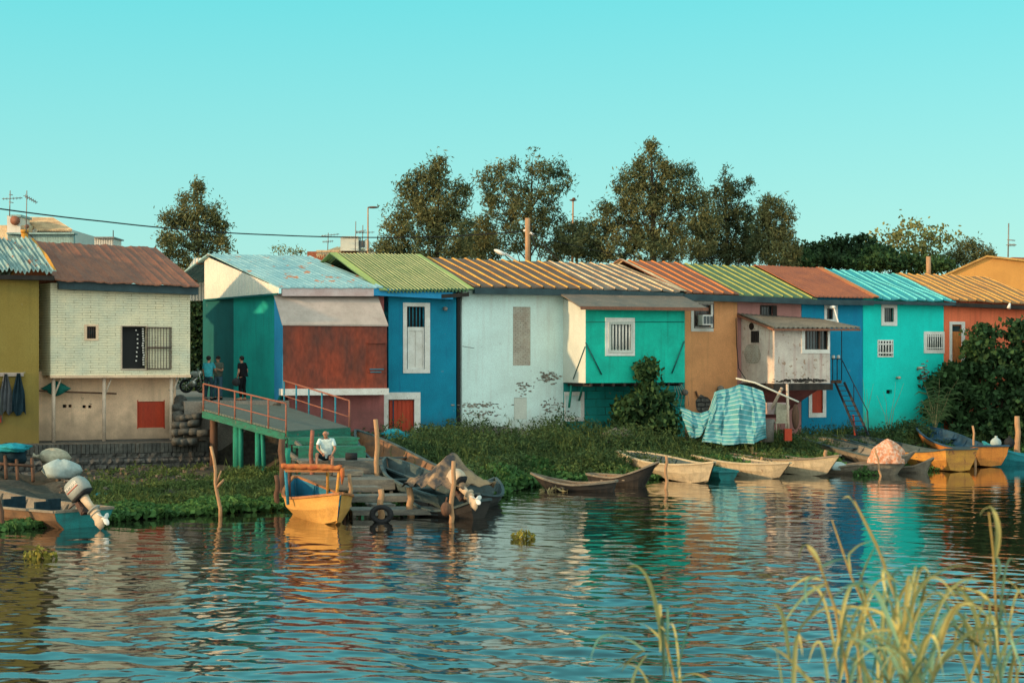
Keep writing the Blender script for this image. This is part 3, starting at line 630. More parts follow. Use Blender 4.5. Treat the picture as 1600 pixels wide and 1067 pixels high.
b.quad(w_(h[0], -.2, h[2]), w_(h[1], -.2, h[2]), w_(h[1], -.2, h[3]), w_(h[0], -.2, h[3]), 1)
for a0, c0_, a1, c1_ in ((h[0], h[2], h[0], h[3]), (h[0], h[3], h[1], h[3]), (h[1], h[3], h[1], h[2]), (h[1], h[2], h[0], h[2])): b.quad(w_(a0, 0, c0_), w_(a0, -.2, c0_), w_(a1, -.2, c1_), w_(a1, 0, c1_))
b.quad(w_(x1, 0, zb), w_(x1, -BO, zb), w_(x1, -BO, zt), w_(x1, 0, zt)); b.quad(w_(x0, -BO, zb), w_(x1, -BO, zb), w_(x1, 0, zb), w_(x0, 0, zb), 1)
b.build('hanging_bay', [M['green_bay_paint'], M['black']], G_)
b = MB(); b.quad(w_(x0, -BO, zb), w_(x0, 0, zb), w_(x0, 0, zt), w_(x0, -BO+.0, zt+.5)); b.build('white_bay_side', M['bay_white'], G_)
wq = window(FB, G_, (946, 992, 496.5, 556), (955, 986, 507, 547), so=.03, n=6, barm='white_trim', barr=.045, ro=-.03)
b = MB(); ring(FB, b, (951.5, 989.5, 503, 551), (955, 986, 507, 547), .03, .06); b.build('sash', M['bay_white'], wq)
b = MB(); b.hexa([w_(x0-.5, .55, zt+.0), w_(x1+.9, .45, zt+.02), w_(x1+.9, -BO, zt+.75), w_(x0-.3, -BO, zt+.75), w_(x0-.5, .55, zt+.05), w_(x1+.9, .45, zt+.07), w_(x1+.9, -BO, zt+.8), w_(x0-.3, -BO, zt+.8)]); b.build('skirt_roof', M['grey_sheet'], G_)
b = MB(); b.beam(w_(x0-.5, .57, zt+.0), w_(x1+.9, .47, zt+.02), .03, .14); b.build('skirt_edge', M['orange_sheet'], G_)
b = MB(); b.tube([FB.pt(915, 535, .05), FB.pt(940, 585, .05)], .03, 5); b.tube([FB.pt(1069, 533, .05), FB.pt(1050, 583, .05)], .03, 5); b.tube([w_(x0-.03, 0, zt-1.6), w_(x0-.03, -1.2, zb+.15)], .02, 5); b.tube([FB.pt(916, 503, .02), FB.pt(1069, 503, .02)], .014, 4); b.build('brace', M['dark_teal_wall'], G_)
b = MB()
for i in range(9): a = x0+(x1-x0)*(i+.5)/9; b.beam(w_(a, .03, zb-.08), w_(a, -BO, zb-.08), .09, .14)
b.beam(w_(x0, -.2, zb-.04), w_(x1, -.2, zb-.04), .12, .06); b.build('floor_joists', M['dark_wood'], G_)
b = MB(); b.tube([F.pt(893, 602, .6), F.pt(889, 637, .6)], .055, 7); b.tube([w_(x0+.3, -.9, zb-.1), F.pt(905, 625, .1)], .05, 7); b.build('drain_pipe', M['green_pipe'], G_)
roof(F, (934, 451), (1069, 456), (851, 409), (968, 414), [M['grey_sheet'], M['beige_rib'], M['beige_rib']], 'rib', 7, G_, out=.5, edge=(0, .05), lift=.012, wav=.01)
eaves_board(F, (935, 453), (1068, 458), G_, M['gutter'], .25, .52, 10)
pp = P(1009.5, 445, 78); b = MB(); b.tube([pp-Vector((0, 0, .4)), pp+Vector((0, 0, .85))], .10, 10); b.tube([pp+Vector((0, 0, .78)), pp+Vector((0, 0, .92))], [.125, .115], 10); b.build('vent_pipe', M['pale_pipe'], G_)
# ---- ochre house
F = Fac(1070, 1152); O_ = TH('ochre_house', F, 'ochre plastered house with air conditioner in its only window', 'house')
house(F, M['ochre_plaster'], 457, .8, 8, O_, holes=[(1086, 1111, 476, 511)], s0=0.01, rec=.25)
window(F, O_, (1080, 1115, 468, 518), (1086, 1111, 476, 511), n=9, barr=.012, horiz=(.3, .6), ro=.02)
b = MB(); F.box(b, (1098, 1115, 492, 508), -.1, .45); ob = b.build('air_conditioner', M['white_trim'], O_)
b = MB(); [F.box(b, (1099.5+i*5.1, 1103.7+i*5.1, 494, 506), .45, .465) for i in range(3)]; b.build('fan_grille', M['glass'], ob)
b = MB(); ring(F, b, (1085, 1116, 474, 513), (1086, 1115, 475, 512), .46, .50); b.build('window_cage', M['iron'], O_)
roof(F, (1069, 457), (1155, 460), (968, 407), (1064, 412), [M['orange_sheet'], M['orange_rib'], M['beige_rib']], 'rib', 5, O_, out=.5, lift=.03, edge=(.06, 0), wav=.006)
eaves_board(F, (1069, 459), (1155, 462), O_, M['gutter'], .25, .52, 10)
b = MB(); q = F.pt(1098, 628, .03)
vs_ = [F.pt(1098+13*math.cos(a)*random.uniform(.8, 1.1), 632+16*math.sin(a)*random.uniform(.8, 1.1), .012) for a in [i*math.pi/7 for i in range(14)]]; b.add(vs_, [tuple(range(13, -1, -1))]); b.build('damp_hole', M['masonry'], O_)
# ---- pink house with the white bay
F = Fac(1152, 1252); K_ = TH('pink_house', F, 'dusky pink house with peeling white hanging bay and green ribbed roof', 'house')
house(F, M['pink_plaster'], 459, .8, 8, K_, holes=[(1190, 1208, 479, 493)], s0=.01, rec=.15)
window(F, K_, (1188, 1214, 477, 496), (1190, 1208, 479, 493), 'dark_wood', n=4, barr=.01)
BO = 2.9; FB = Fac(1152, 1252); FB.A = FB.A+FB.n*BO; FB.B = FB.B+FB.n*BO; w_ = FB.w
x0 = FB.s(1210); x1 = FB.s(1297); zb = FB.z(1250, 599); zt = FB.z(1250, 513); h = FB.rect((1258, 1294, 515, 546)); b = MB()
for a0, a1, c0_, c1_ in ((x0, x1, zb, h[2]), (x0, h[0], h[2], h[3]), (h[1], x1, h[2], h[3]), (x0, x1, h[3], zt)): b.quad(w_(a0, 0, c0_), w_(a1, 0, c0_), w_(a1, 0, c1_), w_(a0, 0, c1_))
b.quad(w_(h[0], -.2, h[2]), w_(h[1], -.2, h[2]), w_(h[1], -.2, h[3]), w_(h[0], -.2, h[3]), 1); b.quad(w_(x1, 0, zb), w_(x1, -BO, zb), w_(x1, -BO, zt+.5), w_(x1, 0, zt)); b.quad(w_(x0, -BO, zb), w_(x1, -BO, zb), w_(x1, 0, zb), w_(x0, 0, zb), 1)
for a0, c0_, a1, c1_ in ((h[0], h[2], h[0], h[3]), (h[0], h[3], h[1], h[3]), (h[1], h[3], h[1], h[2]), (h[1], h[2], h[0], h[2])): b.quad(w_(a0, 0, c0_), w_(a0, -.2, c0_), w_(a1, -.2, c1_), w_(a1, 0, c1_))
b.build('hanging_bay', [M['peeling_white'], M['black']], K_)
b = MB(); b.quad(w_(x0, -BO, zb+.0), w_(x0, 0, zb), w_(x0, 0, zt), w_(x0, -BO, zt+.6)); b.build('bay_side', M['peeling_white'], K_)
def bs(px, py, o_=0):   # point on the bay's left side
    u = (px-800)/FPX; a = w_(x0, 0, 0); t_ = (u*a.y-a.x)/(FB.n.x-u*FB.n.y)*1.0; p = a+FB.n*t_-FB.d*o_; return Vector((p.x, p.y, HC-(py-YH)/FPX*p.y))
def sidebox(mb, x_0, x_1, y0, y1, o0, o1, mi=0):
    mb.hexa([bs(x_0, y1, o1), bs(x_1, y1, o1), bs(x_1, y1, o0), bs(x_0, y1, o0), bs(x_0, y0, o1), bs(x_1, y0, o1), bs(x_1, y0, o0), bs(x_0, y0, o0)], mi)
b = MB(); sidebox(b, 1174, 1186, 517, 535, 0, .02); wv = b.build('side_window', M['black'], K_)
b = MB()
for i in range(4): sidebox(b, 1175+i*3.2, 1176.2+i*3.2, 517, 535, .02, .06)
b.build('bars', M['dark_wood'], wv)
b = MB(); vs_ = [bs(1174.5+4*math.cos(a), 510+6*math.sin(a), .015) for a in [i*math.pi/6 for i in range(12)]]; b.add(vs_, [tuple(range(11, -1, -1))]); b.build('round_hole', M['black'], K_)
b = MB(); vs_ = [bs(1176+13*math.cos(a)*random.uniform(.9, 1.05), 553+15*max(-1, min(1, 1.3*math.sin(a))), .012) for a in [i*math.pi/8 for i in range(16)]]; b.add(vs_, [tuple(range(15, -1, -1))]); b.build('brick_patch', M['bare_brick'], K_, ax=FB.n)
wv = window(FB, K_, (1253, 1297, 513.5, 552), (1258, 1294, 515, 546), n=8, barr=.012, ro=-.05)
b = MB(); [FB.box(b, (a, a+1.6, 515, 546), -.12, -.04) for a in (1258, 1280, 1292)]; b.build('sash', M['brown_post'], wv)
b = MB(); b.hexa([w_(x0-.1, .08, zb-.30), w_(x1+.1, .08, zb-.30), w_(x1+.1, -BO, zb-.30), w_(x0-.1, -BO, zb-.30), w_(x0-.1, .08, zb-.02), w_(x1+.1, .08, zb-.02), w_(x1+.1, -BO, zb-.02), w_(x0-.1, -BO, zb-.02)]); b.build('rotten_slab', M['dark_wood'], K_)
patch(FB, 1214, 1295, 592, 597, K_, M['dark_wood'], 'mould_stain', 9, .01, 40)
zt2 = zt+.05; g = []
e0 = w_(x0-.25, .35, zt-.08); e1 = w_(x1+1.35, .35, zt-.05); r0 = w_(x0-.2, -BO, zt+.62); r1 = w_(x1+1.2, -BO, zt+.42)
for j in range(4):
    a = e0.lerp(r0, j/3); c_ = e1.lerp(r1, j/3); g.append([a.lerp(c_, i/90)+Vector((0, 0, .03*math.cos(i*math.pi/2.5)+.1)) for i in range(91)])
b = MB(); b.grid(g, th=.03); b.build('bay_roof', M['fibre_sheet'], K_)
b = MB(); b.beam(e0, e1, .05, .09); b.beam(e0, r0, .05, .09); b.build('roof_batten', M['orange_sheet'], K_)
b = MB(); u_ = F.w; b.hexa([w_(x0+.6, -1.6, zb-.8), w_(x1-.6, -1.4, zb-.8), w_(x1-.8, -BO, zb-1.6), w_(x0+.2, -BO, zb-1.6), w_(x0+.5, -.9, zb-.3), w_(x1-.3, -.5, zb-.3), w_(x1-.3, -BO, zb-.3), w_(x0+.1, -BO, zb-.3)]); b.build('bay_underside', M['rose_plaster'], K_)
roof(F, (1155, 460), (1277, 466), (1064, 412), (1182, 417), [M['green_sheet'], M['olive_rib'], M['olive_rib']], 'rib', 8, K_, out=.5, lift=-.01, wav=.008)
eaves_board(F, (1155, 462), (1268, 467), K_, M['gutter'], .25, .52, 9)
q = P(1212, 449, 79.3); b = MB(); b.box(q+Vector((0, 0, -.02)), .32, .5, .22, rot=Matrix.Rotation(.5, 3, 'X')); b.box(q+Vector((.2, 0, .1)), .3, .3, .05, rot=Matrix.Rotation(-.6, 3, 'Y')); b.build('roof_hatch', M['black'], K_)
# ---- royal blue house
F = Fac(1252, 1348); R_ = TH('royal_blue_house', F, 'strong blue house with terracotta roof behind the iron stair', 'house')
house(F, M['royal_blue_plaster'], 464, .8, 8, R_, holes=[(1292, 1302, 482, 499), (1269, 1286, 607, 645)], s0=.02, rec=.2)
window(F, R_, (1288.5, 1309, 477, 504), (1292, 1302, 482, 499), n=2, barr=.02)
wv = window(F, R_, (1264, 1291, 600, 652), (1269, 1286, 607, 645), so=.035, pane=False, name='lower_window')
b = MB(); F.box(b, (1269.3, 1285.7, 607.3, 644.7), -.18, -.05); b.build('red_shutter', M['red_shutter'], wv)
b = MB(); b.tube([F.pt(1303, 480, .1), F.pt(1303, 480, .6)], .06, 6); b.tube([F.pt(1303, 480, .5), F.pt(1311, 508, 1.1)], .035, 6); b.ell(F.pt(1301, 480, .4), .16, .12, .09); b.build('lamp_arm', M['white_trim'], R_)
roof(F, (1273, 465), (1374, 467), (1180, 416), (1285, 421), [M['terracotta'], M['terracotta'], M['orange_rib']], 'seam', 14, R_, out=.5, lift=.06, edge=(0, .09))
eaves_board(F, (1267, 468), (1366, 469), R_, M['gutter'], .25, .48, 8)
# ---- turquoise house
F = Fac(1348, 1472); T_ = TH('turquoise_house', F, 'bright turquoise house with three white framed windows and cyan roof', 'house')
house(F, M['turquoise_plaster'], 466, .8, 8, T_, holes=[(1382, 1397, 481, 503), (1373, 1395, 533, 556), (1449, 1474, 523, 546), (1385, 1394, 609, 615)], s0=.02, s1=F.L+.1, rec=.2)
window(F, T_, (1377.5, 1402, 476, 509), (1382, 1397, 481, 503), n=4, barr=.015, barm='grey_metal')
window(F, T_, (1371.5, 1396, 531, 558), (1373, 1395, 533, 556), n=5, barm='white_trim', barr=.035, horiz=(.2, .8), ro=.01, so=.02)
window(F, T_, (1444, 1476, 518, 552), (1449, 1473, 523, 546), n=7, barm='white_trim', barr=.025, horiz=(.1, .9), ro=.05)
roof(F, (1372, 466), (1494, 470), (1282, 420), (1402, 429), [M['cyan_sheet'], M['cyan_rib'], M['cyan_rib']], 'rib', 9, T_, out=.5, wav=.02)
eaves_board(F, (1366, 470), (1494, 473), T_, M['gutter'], .2, .48, 5)
patch(F, 1436, 1452, 572, 600, T_, M['exposed'], 'crumbled_plaster', 14, .008, 22)
b = MB(); b.tube([F.pt(1434, 575), F.pt(1434, 575)+F.n*.3], .07, 7); b.tube([F.pt(1401, 590), F.pt(1401, 590)+F.n*.25], .06, 7); b.build('pipe_stub', M['pale_pipe'], T_)
# ---- coral house
F = Fac(1472, 1640); L_ = TH('coral_house', F, 'coral orange house with narrow orange door and ochre ribbed roof', 'house')
house(F, M['coral_plaster'], 468, .8, 8, L_, holes=[(1488, 1503, 507, 604)], s0=.12, rec=.2)
window(F, L_, (1484, 1508, 502.5, 606), (1488, 1503, 507, 606), so=.035, pane=False, name='door_frame')
b = MB(); F.box(b, (1488.2, 1502.8, 518, 603.5), -.17, -.08); F.box(b, (1488.2, 1502.8, 507.2, 509), -.17, -.08); F.box(b, (1489.5, 1501.5, 521, 600), -.08, -.06); d_ = b.build('door', M['orange_rib'], L_)
b = MB(); F.box(b, (1488.4, 1502.6, 509, 518), -.17, -.12); b.build('transom_pane', M['glass'], d_)
roof(F, (1492, 469), (1640, 476), (1400, 428), (1545, 434), [M['ochre_sheet'], M['ochre_rib'], M['ochre_rib']], 'rib', 11, L_, out=.5, lift=.03, wav=.015)
eaves_board(F, (1494, 473), (1640, 479), L_, M['dark_wood'], .2, .48, 6)
b = MB(); q = F.pt(1578, 474, .5); b.tube([q, q+Vector((-.1, -.1, -.25))], [.05, .1], 8); b.build('floodlight', M['white_trim'], L_)
# ---- big orange gable behind the row
g_ = thing('orange_warehouse', P(1600, 560, 93), 'tall plain orange gable building rising behind the coral house', 'building')
D_ = 91; b = MB(); pr = [P(1440, 560, D_), P(1720, 560, D_), P(1720, 425, D_), P(1620, 411, D_), P(1541, 402, D_), P(1474, 432, D_), P(1440, 447, D_)]
b.add(pr+[p+Vector((2, 14, 0)) for p in pr], [(0, 1, 2, 3, 4, 5, 6), (13, 12, 11, 10, 9, 8, 7), (0, 7, 8, 1), (1, 8, 9, 2), (6, 13, 7, 0)]); b.build('wall', M['orange_gable'], g_)
b = MB()
for i in ((6, 5), (5, 4), (4, 3), (3, 2)):
    p, q = pr[i[0]], pr[i[1]]; k_ = Vector((2, 14, 0)); f_ = Vector((0, -.15, 0)); th = Vector((0, 0, .1)); b.hexa([p+f_, q+f_, q+k_, p+k_, p+f_+th, q+f_+th, q+k_+th, p+k_+th])
b.build('roof', M['ochre_rib'], g_)
g_ = thing('distant_roof', P(1600, 425, 120), 'small rusty rooftop just above the orange warehouse', 'building')
b = MB(); p = [P(1582, 402, 118), P(1640, 404, 118), P(1640, 440, 118), P(1582, 440, 118)]; b.hexa([p[3], p[2], p[2]+Vector((0, 6, 0)), p[3]+Vector((0, 6, 0)), p[0], p[1], p[1]+Vector((0, 6, 0)), p[0]+Vector((0, 6, 0))]); b.build('roof', M['terracotta'], g_)
# ---- buildings behind, left and centre
D_ = 105; q = lambda x, y, d=0: P(x, y, D_+d)
g_ = thing('rooftop_penthouse', P(60, 400, D_), 'pale building with corrugated gable roof and terrace parapet behind the mustard house', 'building')
def bx(mb, x0, x1, y0, y1, d0, d1, mi=0): mb.hexa([P(x0, y1, d0), P(x1, y1, d0), P(x1, y1, d0)+Vector((0, d1-d0, 0)), P(x0, y1, d0)+Vector((0, d1-d0, 0)), P(x0, y0, d0), P(x1, y0, d0), P(x1, y0, d0)+Vector((0, d1-d0, 0)), P(x0, y0, d0)+Vector((0, d1-d0, 0))], mi)
b = MB(); bx(b, -60, 112, 359, 480, 107, 116); b.build('wall', M['bay_white'], g_)
b = MB(); n_ = 40
for i in range(n_): bx(b, 12+i*2.58, 14.3+i*2.58, 365+.0*i, 381, 104.6, 104.9+.06*(i % 2))
bx(b, 10, 115.5, 363.5, 366, 104.3, 105.2); b.build('parapet', M['tin_roof'], g_)
b = MB(); e0, e1 = P(58, 359, 106.5), P(113, 359.5, 106.5); r0, r1 = P(34, 339.5, 110), P(82, 340.5, 110); g = []
for j in range(3): a = e0.lerp(r0, j/2); c_ = e1.lerp(r1, j/2); g.append([a.lerp(c_, i/88)+Vector((0, 0, .05*math.cos(i*math.pi/2))) for i in range(89)])
b.grid(g, th=.06); b.build('roof', M['beige_rib'], g_)
b = MB(); b.add([P(34, 339.5, 110), P(58, 359, 106.5), P(58, 372, 106.5), P(30, 372, 110)], [(0, 1, 2, 3)]); bx(b, 11, 32, 337, 372, 106, 108); b.build('gable', M['corr_white'], g_)
b = MB(); q1 = P(24, 345, 105.9); b.tube([q1, q1-Vector((0, .12, 0))], .30, 14); b.tube([P(42, 354, 105.9), P(42, 354, 105.7)], .14, 12); b.build('round_duct', M['rust_roof'], g_)
b = MB(); bx(b, 16, 33, 335.5, 339, 105.8, 108.2); b.build('duct_cap', M['tin_roof'], g_)
b = MB(); bx(b, 10, 32, 337, 337.2, 106, 106.2); bx(b, -40, 45, 352, 380, 106.2, 112); b.build('low_roof', M['beige_rib'], g_)
g_ = thing('roof_tank_box', P(162, 390, 100), 'pale ribbed metal box rising over the rusty brown roof', 'water tank')
b = MB(); 
for i in range(16): bx(b, 147.5+i*1.85, 149.35+i*1.85, 372, 395, 99.9+.05*(i % 2), 102)
b.build('box', M['corr_white'], g_); b = MB(); bx(b, 146.5, 178, 370, 372, 99.7, 102.3); b.build('lid', M['grey_metal'], g_); b = MB(); b.tube([P(177, 372, 100), P(177, 360, 100)], .03, 5); b.build('rod', M['iron'], g_)
g_ = thing('distant_house', P(540, 400, 112), 'distant house with boxy roof hatch and railing behind the pale blue roof', 'building')
b = MB(); bx(b, 480, 575, 393, 440, 112, 120); b.build('wall', M['terracotta'], g_)
b = MB(); e0, e1 = P(494, 398, 110), P(588, 400, 110); r0, r1 = P(528, 386, 114), P(582, 388, 114); g = []
for j in range(3): a = e0.lerp(r0, j/2); c_ = e1.lerp(r1, j/2); g.append([a.lerp(c_, i/60)+Vector((0, 0, .04*math.cos(i*math.pi/2))) for i in range(61)])
b.grid(g, th=.08); b.build('roof', M['beige_rib'], g_)
b = MB(); bx(b, 532, 560, 371, 392, 111, 113); bx(b, 570, 574, 374, 392, 111.2, 113); b.build('roof_hatch', M['bay_white'], g_)
b = MB(); bx(b, 560, 570, 376, 387, 111.3, 111.4); b.build('hatch_opening', M['glass'], g_); b = MB(); bx(b, 534, 560, 369.5, 371, 110.9, 113); bx(b, 494, 530, 391, 394, 109.6, 110); [bx(b, 495+i*3.5, 496+i*3.5, 394, 403, 109.7, 109.8) for i in range(10)]; b.build('railing', M['beige_rib'], g_)
# ---------------------------------------------------------------- boats
def G(px, D): return float(ground_z(np.array([px]), np.array([D]))[0])
def hullmat(n, c, c2, **k):
    k.setdefault('scale', 1.6); k.setdefault('stretch', (1, 1, 3)); k.setdefault('bump', .35); k.setdefault('fine', .25); k.setdefault('streak', .35); M[n] = mat(n, c, c2, **k)
hullmat('hull_yellow', (.74, .40, .10), (.60, .30, .07), streak=.15, streakcol=(.62, .42, .18), dirt=(-.6, .5, .7, (.30, .16, .06)))
hullmat('hull_blue_in', (.02, .26, .42), (.03, .18, .28)); hullmat('hull_orange_trim', (.50, .20, .07), (.36, .15, .06))
hullmat('hull_grey', (.30, .25, .18), (.17, .15, .12)); hullmat('hull_dark', (.05, .042, .035), (.028, .026, .024)); hullmat('hull_bluegrey', (.085, .13, .13), (.045, .07, .075))
hullmat('hull_pale', (.62, .52, .34), (.42, .36, .25), dirt=(-.7, .35, .9, (.16, .11, .06)), peel=.66, peelcol=(.30, .22, .14)); hullmat('hull_teal', (.03, .28, .27), (.03, .18, .18))
hullmat('hull_orange', (.66, .26, .05), (.50, .18, .04)); hullmat('hull_ochre', (.68, .34, .06), (.5, .22, .06), peel=.6, peelcol=(.30, .12, .05)); hullmat('hull_cyan', (.04, .40, .46), (.03, .28, .34))
hullmat('hull_brown', (.26, .15, .08), (.14, .09, .055)); hullmat('hull_inner_orange', (.30, .15, .07), (.17, .11, .075)); hullmat('hull_deepblue', (.03, .10, .17), (.025, .06, .09))
def boat(name, label, bow, stern, beam, mid, outer, inner, trim, ts=0, thw=(.3, .55), kb=-.12, ks=-.12, rake=.5, srake=.1, group='wooden boats along the bank', cat='boat', pts=15, bw=.6, stripe=None, lift=.22, roll=0, sp=1.0):
    """bow / stern: (px, row of the top, depth); mid: height of the gunwale amidships above the keel line"""
    Bt = P(*bow); St = P(*stern); B0 = Vector((Bt.x, Bt.y, 0)); S0 = Vector((St.x, St.y, 0)); ax = (B0-S0); Lb = ax.length; ax.normalize(); sd_ = Vector((-ax.y, ax.x, 0))
    t_ = thing(name, (S0+B0)/2+Vector((0, 0, (kb+ks)/2)), label, cat, group)
    def prof(t):
        wf = ts+(1-ts)*math.sin(min(1, t/.5)*math.pi/2)**.9 if t < .5 else (1-((t-.5)/.5)**2.1)**.85 if t < 1 else 0
        w_ = beam/2*max(wf, .03)
        k_ = ks+(kb-ks)*t; zm = k_+mid
        u = 2*t-1
        top = zm+((Bt.z-zm) if u > 0 else (St.z-zm))*abs(u)**(1.7 if u > 0 else 1.8)
        kk = k_+lift*max(0, (t-.8)/.2)**2*(Bt.z-kb)+lift*.6*max(0, (.15-t)/.15)**2*(St.z-ks)
        return w_, kk, top
    def shell(ins, zf):
        g = []
        for i in range(pts):
            t = i/(pts-1); w_, k_, top = prof(t); h = top-k_; w2 = max(w_-ins, .012); k2 = k_+zf
            row = []
            for y, z, l_ in ((-1, 1, 1), (-.90, .55, .55), (-bw, .06, .08), (0, 0, 0), (bw, .06, .08), (.90, .55, .55), (1, 1, 1)):
                zz = k2+(top-k2)*z; sh = (rake*max(0, (t-.6)/.4)**2-srake*max(0, (.3-t)/.3)**2)*l_-rake*.55*max(0, (t-.7)/.3)**2
                p = S0.lerp(B0, t)+ax*sh+sd_*(w2*y)+Vector((0, 0, zz+roll*y*w_)); row.append(p)
            g.append(row)
        return g
    go = shell(0, 0); gi = shell(.05, .09)
    b = MB(); b.grid([r_[::-1] for r_ in go], smooth=False, cmi=[0, 0, 0, 0, 0, 0] if not stripe else [1, 0, 0, 0, 0, 1])
    b.add([go[0][i] for i in range(7)], [tuple(range(7))]); b.build('hull', [M[outer], M[stripe or outer]], t_, ax=ax)
    b = MB(); b.grid(gi); b.add([gi[0][i]+ax*.02 for i in range(7)], [tuple(range(6, -1, -1))]); 
    for i in range(2, pts-1, 2):
        for s0_ in (0, 6): b.beam(gi[i][s0_]*.98+gi[i][3]*.02, gi[i][2 if s0_ == 0 else 4], .05, .05, up=ax)
    b.build('inside_planking', M[inner], t_, ax=ax)
    b = MB()
    for s_ in (0, 6):
        for i in range(pts-1):
            p, q = go[i][s_]+Vector((0, 0, .02)), go[i+1][s_]+Vector((0, 0, .02)); b.beam(p, q, .09, .06)
    b.beam(go[0][0]+Vector((0, 0, .02)), go[0][6]+Vector((0, 0, .02)), .1, .07); b.build('gunwale', M[trim], t_, ax=ax)
    for f in thw:
        i = f*(pts-1); i0 = int(i); w_, k_, top = prof(f); c = S0.lerp(B0, f); z = k_+(top-k_)*.72
        b = MB(); b.box(c+Vector((0, 0, z)), 2*w_*.93, .26, .04, ax=sd_); b.build('thwart', M[trim if f > .2 else inner], t_, ax=sd_)
    return t_, go, gi, ax, sd_, prof, S0, B0
def outboard(name, base, yaw, tilt, sc, label, m='motor_grey', leg='motor_cream', text=None):
    """base: clamp on the transom; yaw: direction astern; tilt: swung up"""
    t_ = thing(name, base, label, 'outboard motor', 'outboard motors')
    rot = Matrix.Rotation(yaw, 3, 'Z') @ Matrix.Rotation(-tilt, 3, 'Y')   # local +x astern, z up
    def T(p): return Vector(base)+rot @ (Vector(p)*sc)
    def loft(secs, mi=0, k_=12, mb=None):
        mb = mb or MB(); vs_ = []; fs = []
        for (x, z, rx, ry, sq) in secs:
            for i in range(k_):
                a = 2*math.pi*i/k_+.26; cx = math.copysign(abs(math.cos(a))**sq, math.cos(a)); cy = math.copysign(abs(math.sin(a))**sq, math.sin(a))
                vs_.append(T((x+cx*rx, cy*ry, z)))
        n_ = len(secs)
        for j in range(n_-1):
            for i in range(k_): fs.append((j*k_+i, j*k_+(i+1) % k_, (j+1)*k_+(i+1) % k_, (j+1)*k_+i))
        fs += [tuple(range(k_-1, -1, -1)), tuple((n_-1)*k_+i for i in range(k_))]
        return mb.add(vs_, fs, mi, True)
    b = loft([(.12, .28, .24, .15, .6), (.13, .33, .32, .19, .55), (.11, .50, .34, .20, .5), (.09, .66, .31, .19, .5), (.07, .76, .25, .16, .55), (.06, .80, .14, .10, .7)]); cw = b.build('cowling', M[m], t_)
    b = loft([(.12, .22, .22, .14, .6), (.125, .285, .335, .20, .55)]); b.build('cowling_base', M['rubber'], t_)
    b = loft([(.14, .24, .13, .10, .7), (.16, 0, .11, .075, .8), (.20, -.22, .10, .06, .8)]); b.build('mid_section', M[leg], t_)
    b = loft([(.21, -.22, .20, .12, .8), (.21, -.25, .21, .13, .8)]); loft([(.2, -.34, .17, .09, .8), (.2, -.36, .18, .10, .8)], mb=b); b.build('splash_plate', M[m], t_)
    b = loft([(.2, -.25, .15, .085, .8), (.2, -.50, .13, .07, .8), (.19, -.58, .17, .08, .9), (.2, -.66, .15, .07, .9), (.16, -.78, .09, .02, .9)]); b.build('gearcase', M[leg], t_)
    b = MB(); b.tube([T((.33, 0, -.61)), T((.46, 0, -.61))], [.055*sc, .03*sc], 8)
    for i in range(3):
        a = i*2.094+.4; c = T((.39, .12*math.cos(a), -.61+.12*math.sin(a))); r2 = rot @ Matrix.Rotation(a, 3, 'X') @ Matrix.Rotation(.6, 3, 'Y'); b.ell(c, .02*sc, .12*sc, .07*sc, 8, 6, rot=r2)
    b.build('propeller', M['white_trim'], t_)
    b = MB(); b.box(T((-.08, 0, .02)), .12*sc, .22*sc, .35*sc, rot=rot); b.tube([T((-.05, .05, .22)), T((-.3, .08, .3)), T((-.62, .1, .33))], .022*sc, 6); b.tube([T((-.1, -.1, .1)), T((.05, -.12, -.05)), T((-.12, -.1, -.14))], .02*sc, 6); b.build('clamp_bracket', M['iron'], t_)
    if text:
        cu = bpy.data.curves.new('lettering', 'FONT'); cu.body = text; cu.size = .115*sc; cu.extrude = .002; cu.align_x = 'CENTER'; tmp = bpy.data.objects.new('t', cu); col.objects.link(tmp)
        dg = bpy.context.evaluated_depsgraph_get(); me = bpy.data.meshes.new_from_object(tmp.evaluated_get(dg)); bpy.data.objects.remove(tmp)
        r3 = rot @ Matrix(((1, 0, 0), (0, 0, -1), (0, 1, 0))).to_3x3()
        for v in me.vertices: q = r3 @ v.co+rot @ (Vector((.10, -.212, .56))*sc); v.co = q
        me.materials.clear(); me.materials.append(M['white_trim']); ob = bpy.data.objects.new('lettering', me); col.objects.link(ob); ob.parent = cw
        b = MB(); b.beam(T((-.12, -.206, .50)), T((.32, -.206, .50)), .01, .018*sc); b.build('stripe', M['red_shutter'], cw)
    return t_
# left boat with outboard
q = boat('motor_boat', 'weathered brown and teal boat with a tilted outboard motor, cut off by the left edge', (-95, 742, 49.5), (128, 797, 44.2), 2.1, .55, 'hull_brown', 'hull_grey', 'hull_grey', ts=.85, thw=(.18, .4, .62), stripe='hull_brown')
mb_, go, gi, ax, sdv, prof, S0, B0 = q
b = MB(); b.add([p-ax*.02 for p in go[0]], [tuple(range(7))]); b.build('transom', M['hull_teal'], mb_)
for f, s_ in ((.22, .25), (.3, -.35), (.42, .3), (.5, -.2)):
    w_, k_, top = prof(f); c = S0.lerp(B0, f)+sdv*s_*w_*1.2+Vector((0, 0, top-.05)); t2 = thing('boat_seat', c-Vector((0, 0, .25)), 'black seat pad %s in the motor boat' % {.22: 'nearest the transom on the bank side', .3: 'nearest the viewer', .42: 'on the bank side farther forward', .5: 'farthest from the motor'}[f], 'seat', 'seats in the motor boat')
    b = MB(); b.box(c-Vector((0, 0, .16)), .42, .42, .12, ax=ax); b.build('seat', M['rubber'], t2); b = MB(); b.box(c+ax*(-.2)+Vector((0, 0, .04)), .09, .42, .38, ax=ax); b.build('backrest', M['navy_cloth'], t2)
